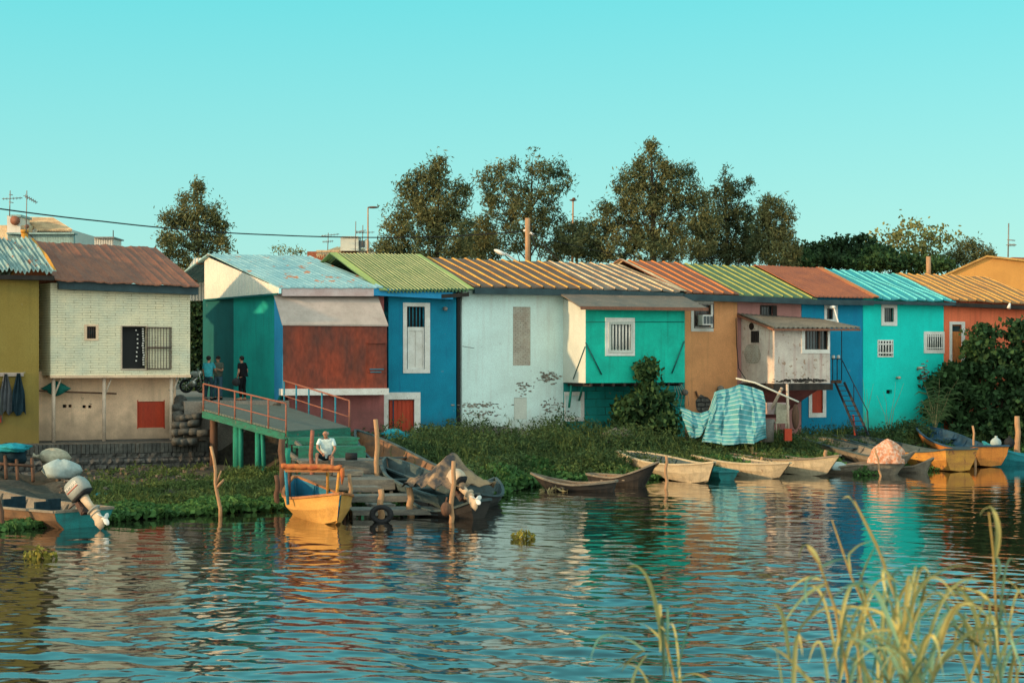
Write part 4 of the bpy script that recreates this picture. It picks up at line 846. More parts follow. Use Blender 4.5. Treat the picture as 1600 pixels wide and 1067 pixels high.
outboard('outboard_motor', go[0][3]*0+Vector(P(132, 792, 43.7)), math.atan2(-ax.y, -ax.x)+.25, R(38), 1.02, 'grey outboard motor tilted up on the motor boat at the left', text='YAMAHA')
# yellow boat with canopy
q = boat('yellow_boat', 'bright yellow boat with blue inside and orange canopy frame, floating bow on', (530, 771, 44.6), (463, 746, 49.3), 1.75, .66, 'hull_yellow', 'hull_blue_in', 'hull_orange_trim', ts=.08, thw=(.22,), kb=-.05, ks=-.12, rake=.35, lift=.15, bw=.5)
yb, go, gi, ax, sdv, prof, S0, B0 = q
tops = []
cz = HC-(733-YH)/FPX*46.5; C_ = {}
for nm, px, D_, m_, py0 in (('a', 446, 46.0, 'rail_blue', 788), ('b', 530, 45.9, 'hull_ochre', 785), ('c', 452, 48.4, 'rail_red', 775), ('d', 512, 48.2, 'hull_ochre', 772)):
    lo = P(px+(4 if nm == 'a' else -5 if nm == 'b' else 0), py0, D_); hi = Vector((P(px, py0, D_).x, D_, cz)); C_[nm] = hi; b = MB(); b.tube([lo, hi], .045, 7); b.build('canopy_post', M[m_], yb)
b = MB(); b.beam(C_['a'], C_['b'], .1, .08); b.beam(C_['c'], C_['d'], .1, .08); b.beam(C_['a'], C_['c'], .1, .08); b.beam(C_['b'], C_['d'], .1, .08); b.build('canopy_frame', M['hull_orange_trim'], yb)
b = MB(); n_ = 26; a0 = C_['a']+Vector((-.1, -.05, .12)); b0 = C_['b']+Vector((.08, -.05, .08))
b.tube([a0.lerp(b0, i/n_)+Vector((0, 0, .012*math.sin(i*1.3))) for i in range(n_+1)], [.075+.006*math.sin(i*2.1) for i in range(n_+1)], 9, jit=.06)
a1 = C_['c']+Vector((0, .3, .06)); b1 = C_['d']+Vector((0, .3, .06)); b.grid([[a0.lerp(b0, i/10)+Vector((0, 0, random.uniform(-.03, .03))) for i in range(11)], [a1.lerp(b1, i/10)+Vector((0, 0, -.1+random.uniform(-.03, .03))) for i in range(11)]], th=.02)
b.tube([b0, b0+Vector((.02, 0, -.2)), b0+Vector((.0, 0, -.45))], [.07, .06, .02], 7); b.build('rolled_cover', M['orange_roll'], yb)
# boats drawn up beside the steps
boat('large_old_boat', 'large weathered boat with orange inside planking drawn up on the bank by the steps', (560, 673, 60.5), (740, 755, 49.9), 1.9, .50, 'hull_bluegrey', 'hull_inner_orange', 'hull_bluegrey', ts=.75, thw=(.1, .3, .5, .72), kb=.80, ks=.0, rake=.6)
boat('blue_grey_boat', 'smaller blue grey boat with pointed bow lying between the steps and large old boat', (606, 716, 55.0), (704, 776, 48.0), 1.6, .55, 'hull_bluegrey', 'hull_bluegrey', 'hull_bluegrey', ts=.5, thw=(.4, .65), kb=.40, ks=.0, rake=.4)
q = boat('tarp_covered_boat', 'dark boat with cargo under a brown and black tarpaulin at the dock end', (650, 781, 48.2), (748, 782, 46.8), 1.2, .28, 'hull_dark', 'hull_dark', 'hull_bluegrey', ts=.7, thw=(.5,), kb=-.1)
ax = q[3]; c0 = P(704, 780, 47.0); n_, m_ = 18, 16; g = []
prj = [(-1.25, 0), (-.5, .9), (.1, 1.15), (.45, 1.0), (.9, 0)]
for j in range(m_+1):
    v = j/m_*2-1; row = []
    for i in range(n_+1):
        s_ = -1.2+2.25*i/n_; h = np.interp(s_, [-1.25, -.55, .05, .35, 1.05], [.35, .62, 1.18, .80, .25]); z = h*(1-abs(v)**1.35)+.25*abs(v); fold = .05*math.sin(i*1.7+v*5)+.03*math.sin(i*3.1-v*9)
        p = c0+ax*(-s_)*1.0+q[4]*v*.95*(.75+.25*(1-abs(s_)/1.3))+Vector((0, 0, z+.18+fold*(.4+abs(v)))); row.append(p)
    g.append(row)
b = MB(); b.grid(g, th=.015, smooth=True); ob = b.build('tarpaulin', M['brown_tarp']); tag(ob, 'brown and black tarpaulin peaked over the dark boat at the dock end', 'tarpaulin')
outboard('outboard_motor', P(722, 772, 46.0), R(-52), R(50), .95, 'cream outboard motor hanging tilted behind the tarpaulin boat', m='motor_cream', leg='motor_cream')
boat('small_dark_boat', 'small dark boat half hidden in weeds right of the tarpaulin', (772, 748, 52.5), (738, 772, 49.5), 1.1, .35, 'hull_dark', 'hull_bluegrey', 'hull_bluegrey', ts=.5, thw=(.5,), kb=-.05, ks=-.05, rake=.3)
# boats along the bank to the right
boat('dark_canoe', 'leftmost black canoe lying low along the weeds', (840, 740, 57.2), (958, 752, 56.6), 1.25, .33, 'hull_dark', 'hull_brown', 'hull_grey', ts=.3, thw=(.6,), rake=.5)
boat('dark_canoe', 'black canoe with upswept right end touching the pale green boat', (1018, 722, 58.6), (925, 741, 60.2), 1.3, .40, 'hull_dark', 'hull_brown', 'hull_grey', ts=.3, thw=(.35, .65), rake=.6)
boat('pale_boat', 'long pale green and cream boat with a thin pole standing in front of it', (1112, 722, 59.8), (972, 706, 66.0), 1.8, .55, 'hull_pale', 'hull_bluegrey', 'hull_pale', ts=.25, thw=(.25, .5, .75), rake=.45, ks=.3)
boat('teal_boat', 'teal boat showing its flat end behind the bow of the pale green boat', (1062, 728, 66.0), (1136, 737, 61.8), 1.3, .42, 'hull_teal', 'hull_teal', 'hull_teal', ts=.6, thw=(.4,), rake=.3)
boat('cream_boat', 'cream boat with grimy waterline, second cream bow from the left', (1227, 723, 62.2), (1082, 711, 68.0), 1.6, .50, 'hull_pale', 'hull_grey', 'hull_pale', ts=.2, thw=(.25, .5, .75), rake=.7, ks=.15)
boat('cream_boat', 'cream boat with long straight bow right of the post in the weeds', (1303, 711, 63.4), (1124, 709, 70.0), 1.5, .48, 'hull_pale', 'hull_brown', 'hull_grey', ts=.2, thw=(.25, .5, .75), rake=.8, ks=.25)
q = boat('brown_boat', 'grey brown boat carrying the orange patterned bundle', (1419, 705, 64.9), (1290, 735, 66.0), 1.5, .50, 'hull_grey', 'hull_brown', 'hull_grey', ts=.35, thw=(.3, .55), rake=.7)
boat('long_grey_boat', 'long grey boat lying on the weeds behind the orange bundle', (1238, 682, 74.5), (1402, 716, 66.8), 1.6, .45, 'hull_grey', 'hull_grey', 'hull_bluegrey', ts=.5, thw=(.25, .5, .75), kb=.75, ks=.05, rake=.5)
boat('orange_striped_boat', 'grey boat with bright orange hull pointing at the iron stair', (1303, 680, 75.5), (1500, 702, 66.6), 1.9, .55, 'hull_ochre', 'hull_bluegrey', 'hull_bluegrey', ts=.8, thw=(.2, .45, .7), kb=.55, ks=-.12, rake=.6)
boat('small_grey_boat', 'short grey skiff low in the water right of the bundle boat', (1453, 716, 65.8), (1408, 733, 66.6), .9, .35, 'hull_grey', 'hull_brown', 'hull_grey', ts=.5, thw=(.5,), rake=.3)
boat('blue_orange_boat', 'dark blue boat with orange side and high bow in front of the large shrub', (1438, 666, 77.0), (1548, 697, 69.5), 1.9, .55, 'hull_orange', 'hull_deepblue', 'hull_deepblue', ts=.8, thw=(.2, .45, .7), kb=.75, ks=-.1, rake=.6, stripe='hull_orange')
q = boat('cyan_boat', 'bright cyan boat with canisters aboard at the right edge', (1690, 690, 70.5), (1542, 692, 71.2), 1.7, .50, 'hull_cyan', 'hull_deepblue', 'hull_cyan', ts=.7, thw=(.3, .6), rake=.5)
for i, (px, m_, lb) in enumerate(((1556, 'sack_white', 'pale rounded canister in the cyan boat'), (1577, 'rubber', 'black leaning canister in the cyan boat'))):
    b = MB(); c = P(px, 692, 70.6); b.ell(c, .22, .2, .24, 12, 8, fn=lambda v: Vector((v.x*(1.1 if abs(v.z) < .15 else 1), v.y, v.z))); b.tube([c+Vector((0, 0, .2)), c+Vector((.02, 0, .3))], .06, 8); tag(b.build('canister', M[m_]), lb, 'canister', 'canisters in the cyan boat')
# orange bundle
c0 = P(1387, 742, 64.9); c0.z = .45; n_, m_ = 28, 14; vs_ = []; fs = []
M['bundle'] = mat('bundle', (.62, .25, .13), (.70, .48, .36), scale=9, amt=.25, bump=.6, bscale=16, fine=.3, rough=.95)
for j in range(m_+1):
    v = j/m_
    for i in range(n_):
        a = 2*math.pi*i/n_; r_ = (1-v**2.3)**.9*.66*(1+.11*math.sin(5*a+v*3)+.07*math.sin(9*a-v*6)+.05*math.sin(17*a+v*9))+.02; vs_.append(c0+Vector((math.cos(a)*r_*1.05, math.sin(a)*r_*.7, v*.95)))
for j in range(m_):
    for i in range(n_): fs.append((j*n_+i, j*n_+(i+1) % n_, (j+1)*n_+(i+1) % n_, (j+1)*n_+i))
b = MB(); b.add(vs_, fs, 0, True); tag(b.build('orange_bundle', M['bundle']), 'orange and white patterned cloth bundle heaped in the grey brown boat', 'bundle')
# ---------------------------------------------------------------- ledge, lane, ramp and steps
t_ = thing('stone_ledge', P(160, 700, 62.5), 'old brick and stone ledge along the foot of the cream and mustard houses', 'retaining wall')
F = Fac(-70, 326, 60.3, 63.8); s1 = F.L
b = MB(); w_ = F.w; zt = 1.33
for i in range(60):
    a = s1*i/60; c = s1*(i+1)/60-.0; h = random.uniform(-.03, .03)
    b.hexa([w_(a, .06+h, zt-.36), w_(c-.02, .06+h, zt-.36), w_(c-.02, -2.4, zt-.36), w_(a, -2.4, zt-.36), w_(a, .05+h, zt), w_(c-.02, .05+h, zt), w_(c-.02, -2.4, zt+.05), w_(a, -2.4, zt+.05)])
b.build('brick_edge', M['stone'], t_, ax=F.d)
b = MB(); g = []
for j in range(7):
    z = .1+(zt-.46)*j/6; g.append([w_(s1*i/70, .10*random.random()+(.45 if z < .35 else .15 if z < .75 else 0), z) for i in range(71)])
b.grid(g); b.quad(w_(s1, .5, .1), w_(s1, -3.5, .1), w_(s1, -3.5, zt-.36), w_(s1, 0, zt-.36)); b.build('stone_face', M['masonry'], t_, ax=F.d)
t_ = thing('stone_steps', P(295, 670, 64), 'rough stone steps climbing from the ledge to the lane', 'steps')
for i in range(5):
    b = MB(); z0 = 1.3+i*.30; D0 = 63.0+i*.42
    for k_ in range(random.choice((3, 4, 5))):
        c = P(277+k_*random.uniform(9, 14)+random.uniform(-3, 3), 600, D0); c.z = z0+.15-random.random()*.12; c.y = D0+.25; sd_ = random.uniform(0, 6); b.ell(c, random.uniform(.3, .55), .5, random.uniform(.13, .18), 9, 6, fn=lambda v: Vector((max(-.2, min(.2, v.x*(1+.25*math.sin(sd_+v.y*9)))), v.y*(1+.2*math.sin(sd_*2+v.x*11)), max(-.15, min(.13, v.z*(1.2+.2*math.sin(sd_+v.x*13)))))))
    b.build('step', M['stone'], t_)
b = MB()
for k_ in range(6): c = P(281+random.uniform(-2, 2), 618, 64.3+k_*.3); c.z = 2.2+k_*.14; b.ell(c, .26, .26, .2, 8, 6)
b.build('piled_stones', M['stone'], t_)
t_ = thing('lane_paving', P(380, 630, 65), 'concrete floor of the lane between the cream house and the shed', 'paving'); t_['kind'] = 'structure'; del t_['label']; del t_['category']
p = [P(288, 600, 64.3), P(452, 600, 65.4), P(452, 600, 92), P(230, 600, 92)]
b = MB(); 
lo = [Vector((v.x, v.y, .3)) for v in p]; hi = [Vector((v.x, v.y, 2.86)) for v in p]; b.hexa(lo+hi); b.build('paving', M['concrete'], t_)
tp = thing('timber_ramp', P(430, 690, 60), 'green timber ramp with rusty red handrails sloping down from the lane', 'ramp')
A_ = P(318, 648, 62.6); B2 = P(447, 676, 57.6); C2 = P(546, 664, 59.8); D2 = P(440, 637, 65.6); A_.z = 2.62; D2.z = 2.70; B2.z = 2.0; C2.z = 2.05; A0 = P(314, 640, 64.8); A0.z = 2.88
n_ = 26; b = MB()
for i in range(n_):
    a, c = i/n_, (i+1)/n_-.004; p = [A_.lerp(B2, a), A_.lerp(B2, c), D2.lerp(C2, c), D2.lerp(C2, a)]; dz = Vector((0, 0, .07)); b.hexa([v-dz for v in p]+p)
b.quad(A0, A_, D2, D2+Vector((-.3, .3, .1))); b.build('deck_planks', M['deck_plank'], tp, ax=(B2-A_).normalized())
b = MB(); b.beam(A_-Vector((0, 0, .2)), B2-Vector((0, 0, .2)), .12, .24); b.build('side_beam', M['green_timber'], tp); b = MB(); b.beam(B2-Vector((0, 0, .22)), C2-Vector((0, 0, .22)), .12, .40); b.build('end_beam', M['green_timber'], tp)
for (px, py, D_, r_) in ((372, 655, 61.8, .19), (376.5, 657, 60.6, .09), (404, 665, 60.0, .13), (410, 668, 59.4, .08), (334, 652, 63.3, .15)):
    p = P(px, py, D_); q = P(px+(3 if px in (410,) else 0), py, D_); q.z = max(.05, G(px, D_)-.1); b = MB(); b.tube([p, q], r_, 9, jit=.03); b.build('support_pile', M['green_pipe'] if px != 334 else M['brown_post'], tp)
def railing(a, c, n_, h, cols, parent):
    rl = MB(); rl.tube([a+Vector((0, 0, h)), c+Vector((0, 0, h))], .032, 6); rl.tube([a+Vector((0, 0, h*.38)), c+Vector((0, 0, h*.38))], .022, 6); r0_ = rl.build('handrail', M['rail_red'], parent)
    for i in range(n_+1):
        p = a.lerp(c, i/n_); b = MB(); b.tube([p-Vector((0, 0, .25)), p+Vector((0, 0, h))], .032, 6); b.build('baluster', M[cols[i % len(cols)]], parent)
railing(A_+Vector((0, 0, 0)), B2, 5, .95, ['rail_red', 'rail_red', 'rail_red', 'rail_red', 'rail_red', 'rail_red'], tp)
railing(D2+Vector((.1, 0, 0)), C2, 5, .95, ['rail_blue']*5+['rail_red'], tp)
b = MB(); b.tube([P(318, 650, 62.8), P(318, 650, 62.8)+Vector((0, 0, .95))], .035, 6); b.tube([P(318, 650, 62.8)+Vector((0, 0, .95)), A_+Vector((0, 0, .95))], .03, 6); b.build('gate_post', M['rail_red'], tp)
st = thing('boarded_steps', P(560, 780, 52), 'stepped timber platforms leading from the ramp down to the river', 'steps')
def plat(x0, x1, py, D_, w_, th, m_top='weathered_plank', m_leg='weathered_plank', legs=True, skew=.35, name='platform'):
    a = P(x0, py, D_); c = P(x1, py, D_); z = a.z; ax_ = (c-a).normalized(); ax_ = (ax_+Vector((0, skew*.3, 0))).normalized(); L_ = (c-a).length; back = Vector((-.35, 1, 0)).normalized()
    pt_ = MB(); n_ = max(2, int(w_/.22))
    for i in range(n_):
        o0 = back*(w_*i/n_); o1 = back*(w_*(i+.93)/n_); e0 = random.uniform(-.06, .06); e1 = random.uniform(-.06, .06); q = [a+o0+ax_*e0, a+ax_*(L_+e1)+o0, a+ax_*(L_+e1)+o1, a+o1+ax_*e0]; dz = Vector((0, 0, .05)); pt_.hexa([v-dz for v in q]+q)
    top = pt_.build(name, M[m_top], st, ax=ax_)
    b = MB(); b.beam(a+Vector((0, .03, -.05-th/2)), a+ax_*L_+Vector((0, .03, -.05-th/2)), .06, th); b.build('front_board', M[m_leg], top, ax=ax_)
    if legs:
        for e_ in (.08, L_-.08):
            for bk in (0.12, w_-.1):
                p = a+ax_*e_+back*bk; b = MB(); q = Vector((p.x, p.y, min(z-.3, -.25 if D_ < 52 else G(800+FPX*p.x/p.y, p.y)-.2))); b.beam(q, p-Vector((0, 0, .05)), .10, .10, up=Vector((0, 1, 0))); b.build('leg', M[m_leg], top)
plat(450, 559, 684, 57.0, 1.1, .18, 'green_timber', 'green_timber'); plat(466, 571, 698, 55.6, 1.1, .34, 'green_timber', 'green_timber')
plat(470, 597, 720, 53.4, 1.6, .36); plat(520, 567, 736, 52.0, .9, .10); plat(482, 617, 750, 50.6, 2.6, .26); plat(551, 597, 761, 49.7, .8, .10); plat(534, 645, 775, 48.7, 1.0, .13); plat(580, 617, 788, 47.9, .7, .1); plat(551, 692, 797, 46.9, 1.2, .10)
b = MB(); b.beam(P(448, 705, 56.5), P(480, 728, 55), .1, .12); b.beam(P(462, 690, 56.6), P(490, 716, 56), .1, .1); b.build('diagonal_brace', M['weathered_plank'], st)
b = MB(); b.tube([P(540, 713, 52.6), P(558, 713, 52.6)], .12, 8); tag(b.build('seat_cushion', M['rubber']), 'flat black cushion on the platform beside the seated man', 'cushion')
posts = [('wooden_post', 590, 655, 726, 52.6, .12, 'pole_wood', 'tall smooth wooden post standing beside the blue grey boat'), ('wooden_post', 487, 672, 735, 53.2, .11, 'rail_red', 'reddish post standing behind the seated man'),
 ('wooden_post', 345, 697, 808, 47.5, .075, 'pole_wood', 'crooked pale stake with stubs standing alone at the weedy shore'), ('wooden_post', 441, 686, 756, 51.5, .17, 'brown_post', 'thick dark post at the lower corner of the ramp'), ('wooden_post', 449, 700, 760, 52.5, .14, 'green_pipe', 'pale green post next to the thick dark post'),
 ('wooden_post', 547, 740, 797, 48.0, .09, 'pole_wood', 'short pale stake right of the yellow boat canopy'), ('wooden_post', 595, 764, 808, 45.9, .14, 'pole_wood', 'short post holding the tyre at the dock edge'), ('wooden_post', 641, 761, 790, 47.3, .15, 'pole_wood', 'stubby post at the right end of the plank platform'),
 ('wooden_post', 704, 720, 800, 45.5, .10, 'pole_wood', 'curved stake in front of the tarpaulin boat'), ('wooden_post', 1041, 712, 762, 57.5, .085, 'pole_wood', 'thin orange stake in front of the long pale green boat'), ('wooden_post', 1175, 698, 716, 69.0, .14, 'pole_wood', 'stub of a post among the weeds behind the cream boats'),
 ('wooden_post', 1190, 714, 728, 65.5, .10, 'pole_wood', 'short peg inside the second cream boat'), ('wooden_post', 1290, 703, 718, 68.0, .12, 'pole_wood', 'short peg behind the tip of the straight bowed cream boat'), ('wooden_post', 1525, 665, 698, 69.5, .075, 'pole_wood', 'thin leaning stake beside the blue and orange boat'),
 ('wooden_post', 1590, 650, 692, 72.5, .19, 'pole_wood', 'thick grey mooring post at the right edge'), ('wooden_post', 8, 764, 832, 43.9, .10, 'brown_post', 'leaning stake in front of the motor boat at the left edge'), ('wooden_post', 538, 770, 797, 47.6, .1, 'brown_post', 'low stake between the yellow boat and the dock'), ('wooden_post', 433, 742, 790, 49.8, .12, 'brown_post', 'dark stump left of the yellow boat'),
 ('wooden_post', 1377, 700, 745, 64.0, .06, 'pole_wood', 'thin leaning stake crossing the side of the bundle boat')]
for nm, px, y0, y1, D_, r_, m_, lb in posts:
    lean = {345: -14, 704: 6, 8: -14, 1525: -5, 590: -2, 1377: -9}.get(px, 0)
    p1 = P(px, y1, D_); p0 = P(px+lean, y0, D_); p1.z = min(p1.z, -.15 if D_ < DW(y1)+3 else p1.z-.2)
    b = MB(); n_ = 6; b.tube([p1.lerp(p0, i/n_)+Vector((.03*math.sin(i*1.9+px), 0, 0)) for i in range(n_+1)], [r_*.68*(1.08-.22*i/n_) for i in range(n_+1)], 9, jit=.04)
    if px == 345: b.tube([p1.lerp(p0, .45), p1.lerp(p0, .5)+Vector((.22, 0, .12))], [.05, .03], 6); b.tube([p1.lerp(p0, .5), p1.lerp(p0, .58)+Vector((.16, 0, .2))], [.04, .02], 6)
    tag(b.build(nm, M[m_]), lb, 'post', 'stakes and posts along the shore')
b = MB(); c = P(596, 799, 45.6); c.z = .22; n_ = 20; Rr, rr_ = .25, .085
vs_ = []; fs = []
for i in range(n_):
    a = 2*math.pi*i/n_
    for k_ in range(8): bb = 2*math.pi*k_/8; q = (Rr+rr_*math.cos(bb)); vs_.append(c+Vector((math.cos(a)*q, math.sin(bb)*rr_*1.2, math.sin(a)*q*.8)))
for i in range(n_):
    for k_ in range(8): fs.append((i*8+k_, i*8+(k_+1) % 8, ((i+1) % n_)*8+(k_+1) % 8, ((i+1) % n_)*8+k_))
b.add(vs_, fs, 0, True); tag(b.build('tyre', M['rubber']), 'black tyre fender hanging at the waterline of the dock', 'tyre')
b = MB(); c = P(697, 795, 45.3); b.ell(c, .15, .15, .20, 12, 8); b.tube([c+Vector((0, 0, .18)), c+Vector((.03, 0, .32))], .03, 6); tag(b.build('float_buoy', M['brown_post']), 'dull brown buoy at the foot of the curved stake', 'buoy')
# iron stair on the blue house
ir = thing('iron_stair', P(1330, 670, 76), 'narrow dark iron stair leaning between the white bay and the blue wall', 'staircase')
T0 = P(1305, 597, 74.6); T1 = P(1319, 597, 74.6); Q0 = P(1340, 680, 73.6); Q1 = P(1357, 680, 73.6)
for a, c in ((T0, Q0), (T1, Q1)): b = MB(); b.beam(a, c, .05, .10); b.build('stringer', M['dark_iron'], ir)
for i in range(10):
    a = T0.lerp(Q0, (i+.7)/10.5); c = T1.lerp(Q1, (i+.7)/10.5); b = MB(); b.beam(a, c, .16, .03); b.build('tread', M['dark_iron'], ir)
b = MB(); b.hexa([P(1298, 599, 75.6), P(1315, 599, 75.6), P(1315, 599, 76.6), P(1298, 599, 76.6), P(1298, 594, 75.6), P(1315, 594, 75.6), P(1315, 594, 76.6), P(1298, 594, 76.6)]); b.build('landing', M['brown_post'], ir)
b = MB(); [b.tube([P(x, 594, 75.5), P(x, y, 75.5)], .022, 5) for x, y in ((1301, 560), (1308, 560), (1315, 514))]; b.tube([P(1299, 561, 75.5), P(1316, 561, 75.5)], .022, 5); b.tube([P(1316, 563, 75.3), P(1334, 600, 74.6), P(1356, 643, 74)], .022, 5); b.tube([P(1356, 643, 74), P(1357, 676, 74)], .022, 5); b.tube([P(1334, 600, 74.6), P(1334, 632, 74.4)], .02, 5); b.build('guard_rail', M['dark_iron'], ir)
b = MB(); b.beam(P(1333, 648, 74), P(1336, 680, 74), .09, .06); b.build('prop', M['red_shutter'], ir)
for i, (px, lb) in enumerate(((1302, 'white jar left of its pair on the iron stair rail'), (1310, 'pale jar right of its pair on the iron stair rail'))):
    b = MB(); c = P(px, 560, 75.5); b.tube([c, c+Vector((0, 0, .12)), c+Vector((0, 0, .15))], [.08, .075, .04], 8); tag(b.build('jar', M['white_trim']), lb, 'jar', 'jars on the stair rail')
# ---------------------------------------------------------------- cloth and clutter
M['striped'] = mat('striped', (.11, .36, .38), (.06, .26, .30), scale=2, bump=.3, fine=.12, rough=.9)
t = M['striped'].node_tree; bs_ = t.nodes['Principled BSDF']; old = bs_.inputs['Base Color'].links[0].from_socket
uvn = N(t, 'ShaderNodeUVMap'); uvn.uv_map = 'cloth'; sp_ = N(t, 'ShaderNodeSeparateXYZ'); mt = N(t, 'ShaderNodeMath', operation='FRACT'); gt = N(t, 'ShaderNodeMath', operation='GREATER_THAN'); gt.inputs[1].default_value = .82
mxx = N(t, 'ShaderNodeMix', data_type='RGBA'); mxx.inputs[7].default_value = (.36, .50, .48, 1); kk = t.links.new; kk(uvn.outputs[0], sp_.inputs[0]); kk(sp_.outputs['Y'], mt.inputs[0]); kk(mt.outputs[0], gt.inputs[0]); kk(gt.outputs[0], mxx.inputs[0]); kk(old, mxx.inputs[6]); kk(mxx.outputs[2], bs_.inputs['Base Color'])
tr_ = thing('striped_tarp', P(1130, 670, 70), 'teal and white striped tarpaulin hung over rubbish against the ochre house', 'tarpaulin')
def sheet(rows, name, nu=60, nv=44, nstr=14, parent=None, thick=.012, amp=.13):
    """rows: control rows of pixel points with depth"""
    rows = [[P(*p) for p in r_] for r_ in rows]; nr = len(rows); nc = len(rows[0]); vs_ = []; uv = []
    def samp(r_, u):
        x = u*(nc-1); i = min(int(x), nc-2); f_ = x-i; f_ = f_*f_*(3-2*f_); return r_[i].lerp(r_[i+1], f_)
    for j in range(nv+1):
        v = j/nv; y = v*(nr-1); i = min(int(y), nr-2); f_ = y-i
        for k_ in range(nu+1):
            u = k_/nu; p = samp(rows[i], u).lerp(samp(rows[i+1], u), f_); p = p+Vector((0, -amp*math.sin(u*17+v*4+nr)*(.3+v)-amp*.5*math.sin(u*41-v*9)-amp*.5*math.sin(v*13+u*6)-amp*.25*math.sin(u*70+v*31), .02*math.sin(u*15))); vs_.append(p); uv.append((u, v*nstr+.25*math.sin(u*5)))
    b = MB(); fs = [(j*(nu+1)+k_, (j+1)*(nu+1)+k_, (j+1)*(nu+1)+k_+1, j*(nu+1)+k_+1) for j in range(nv) for k_ in range(nu)]; b.add(vs_, fs, 0, True); ob = b.build(name, M['striped'], parent)
    l = ob.data.uv_layers.new(name='cloth'); 
    for lp in ob.data.loops: l.data[lp.index].uv = uv[lp.vertex_index]
    return ob
sheet([[(1116, 613, 70.5), (1135, 607, 70.5), (1156, 601, 70.4), (1175, 604, 70.2), (1192, 612, 70)], [(1112, 635, 69.9), (1132, 635, 69.6), (1156, 630, 69.4), (1178, 632, 69.3), (1197, 638, 69.4)], [(1104, 665, 69.3), (1128, 668, 69), (1154, 668, 68.8), (1178, 668, 68.8), (1197, 666, 69)], [(1096, 690, 69), (1128, 694, 68.6), (1156, 694, 68.4), (1178, 692, 68.4), (1198, 685, 68.8)]], 'draped_sheet', parent=tr_)
sheet([[(1062, 636, 70.5), (1080, 642, 70.2), (1096, 646, 70), (1108, 640, 70), (1118, 612, 70.3)], [(1066, 652, 70.1), (1082, 662, 69.6), (1098, 668, 69.4), (1110, 655, 69.4), (1120, 630, 69.8)], [(1078, 684, 69.6), (1086, 684, 69.3), (1096, 680, 69.1), (1108, 664, 69.1), (1119, 650, 69.6)]], 'sagging_corner', nu=24, nv=16, nstr=7, parent=tr_)
b = MB(); b.tube([P(1018, 585, 71.5), P(1044, 628, 71), P(1066, 642, 70.6)], .04, 6); b.build('guy_rope', M['dark_teal_wall'], tr_)
b = MB(); b.tube([P(1150, 591, 70.6), P(1180, 598, 70.3), P(1248, 628, 69.5)], .04, 7); b.build('prop_pipe', M['bay_white'], tr_)
def blob(name, c, rx, ry, rz, m_, lb, cat, seed=0, group=None, neck=None, n=18, mm=12, amp=.12):
    r_ = random.Random(seed); ph = [r_.uniform(0, 6) for _ in range(6)]
    def fn(v): 
        a = math.atan2(v.y, v.x); z = v.z/rz; k_ = 1+amp*math.sin(3*a+ph[0]+z*2)+amp*.7*math.sin(7*a+ph[1]-z*4)*(1-z*z)+amp*.4*math.sin(9*z+ph[2]+2*a); return Vector((v.x*k_, v.y*k_, v.z*(.92+.08*math.sin(4*a+ph[3])) if v.z > -rz*.5 else -rz*.55+v.z*.1))
    b = MB(); b.ell(c, rx, ry, rz, n, mm, fn=fn)
    if neck: b.tube([Vector(c)+Vector(neck)*.75, Vector(c)+Vector(neck), Vector(c)+Vector(neck)*1.15], [.10, .05, .13], 8)
    return tag(b.build(name, M[m_]), lb, cat, group)
blob('sack', P(95, 735, 57.2), .66, .5, .42, 'sack_white', 'large shiny white sack lying lower on the bank', 'sack', 3, 'sacks on the bank', (.75, -.05, -.28))
blob('sack', P(84, 714, 58.2), .52, .42, .33, 'sack_tan', 'smaller tan sack lying behind the large white sack', 'sack', 4, 'sacks on the bank', (-.62, 0, .02))
blob('covered_heap', P(16, 712, 57.5), .60, .55, .48, 'navy_cloth', 'dark heap under a teal cloth at the left edge of the bank', 'heap', 5)
blob('teal_cloth', P(20, 700, 57.2), .58, .5, .18, 'blue_rag', 'teal cloth spread over the dark heap at the left edge', 'cloth', 6, amp=.25)
blob('teal_rag', P(163, 775, 52.2), .30, .25, .14, 'blue_rag', 'crumpled teal rag in the weeds right of the grey outboard motor', 'rag', 7, amp=.4)
blob('red_can', P(157, 784, 51.2), .16, .16, .16, 'terracotta', 'small reddish pot beside the crumpled teal rag', 'pot', 8)
blob('dirt_mound', P(968, 692, 70.5), .9, .7, .7, 'concrete', 'rounded earthen mound at the foot of the climbing fig', 'mound', 9)
blob('white_trash_bag', P(1310, 729, 65.5), .35, .3, .2, 'sack_white', 'white bag lying inside the bundle boat', 'bag', 10)
blob('blue_rag', P(617, 679, 66), .45, .3, .25, 'blue_rag', 'blue plastic bag on the ground below the red door', 'bag', 11, amp=.3)
# timber frame under the left heap
b = MB(); [b.tube([P(x, y, 57.0), P(x+2, y+36, 56.6)], .06, 7) for x, y in ((8, 712), (50, 716), (26, 718))]; b.tube([P(-30, 722, 57), P(52, 728, 56.8)], .055, 7); tag(b.build('timber_trestle', M['brown_post']), 'rough timber trestle standing in front of the dark heap', 'trestle')
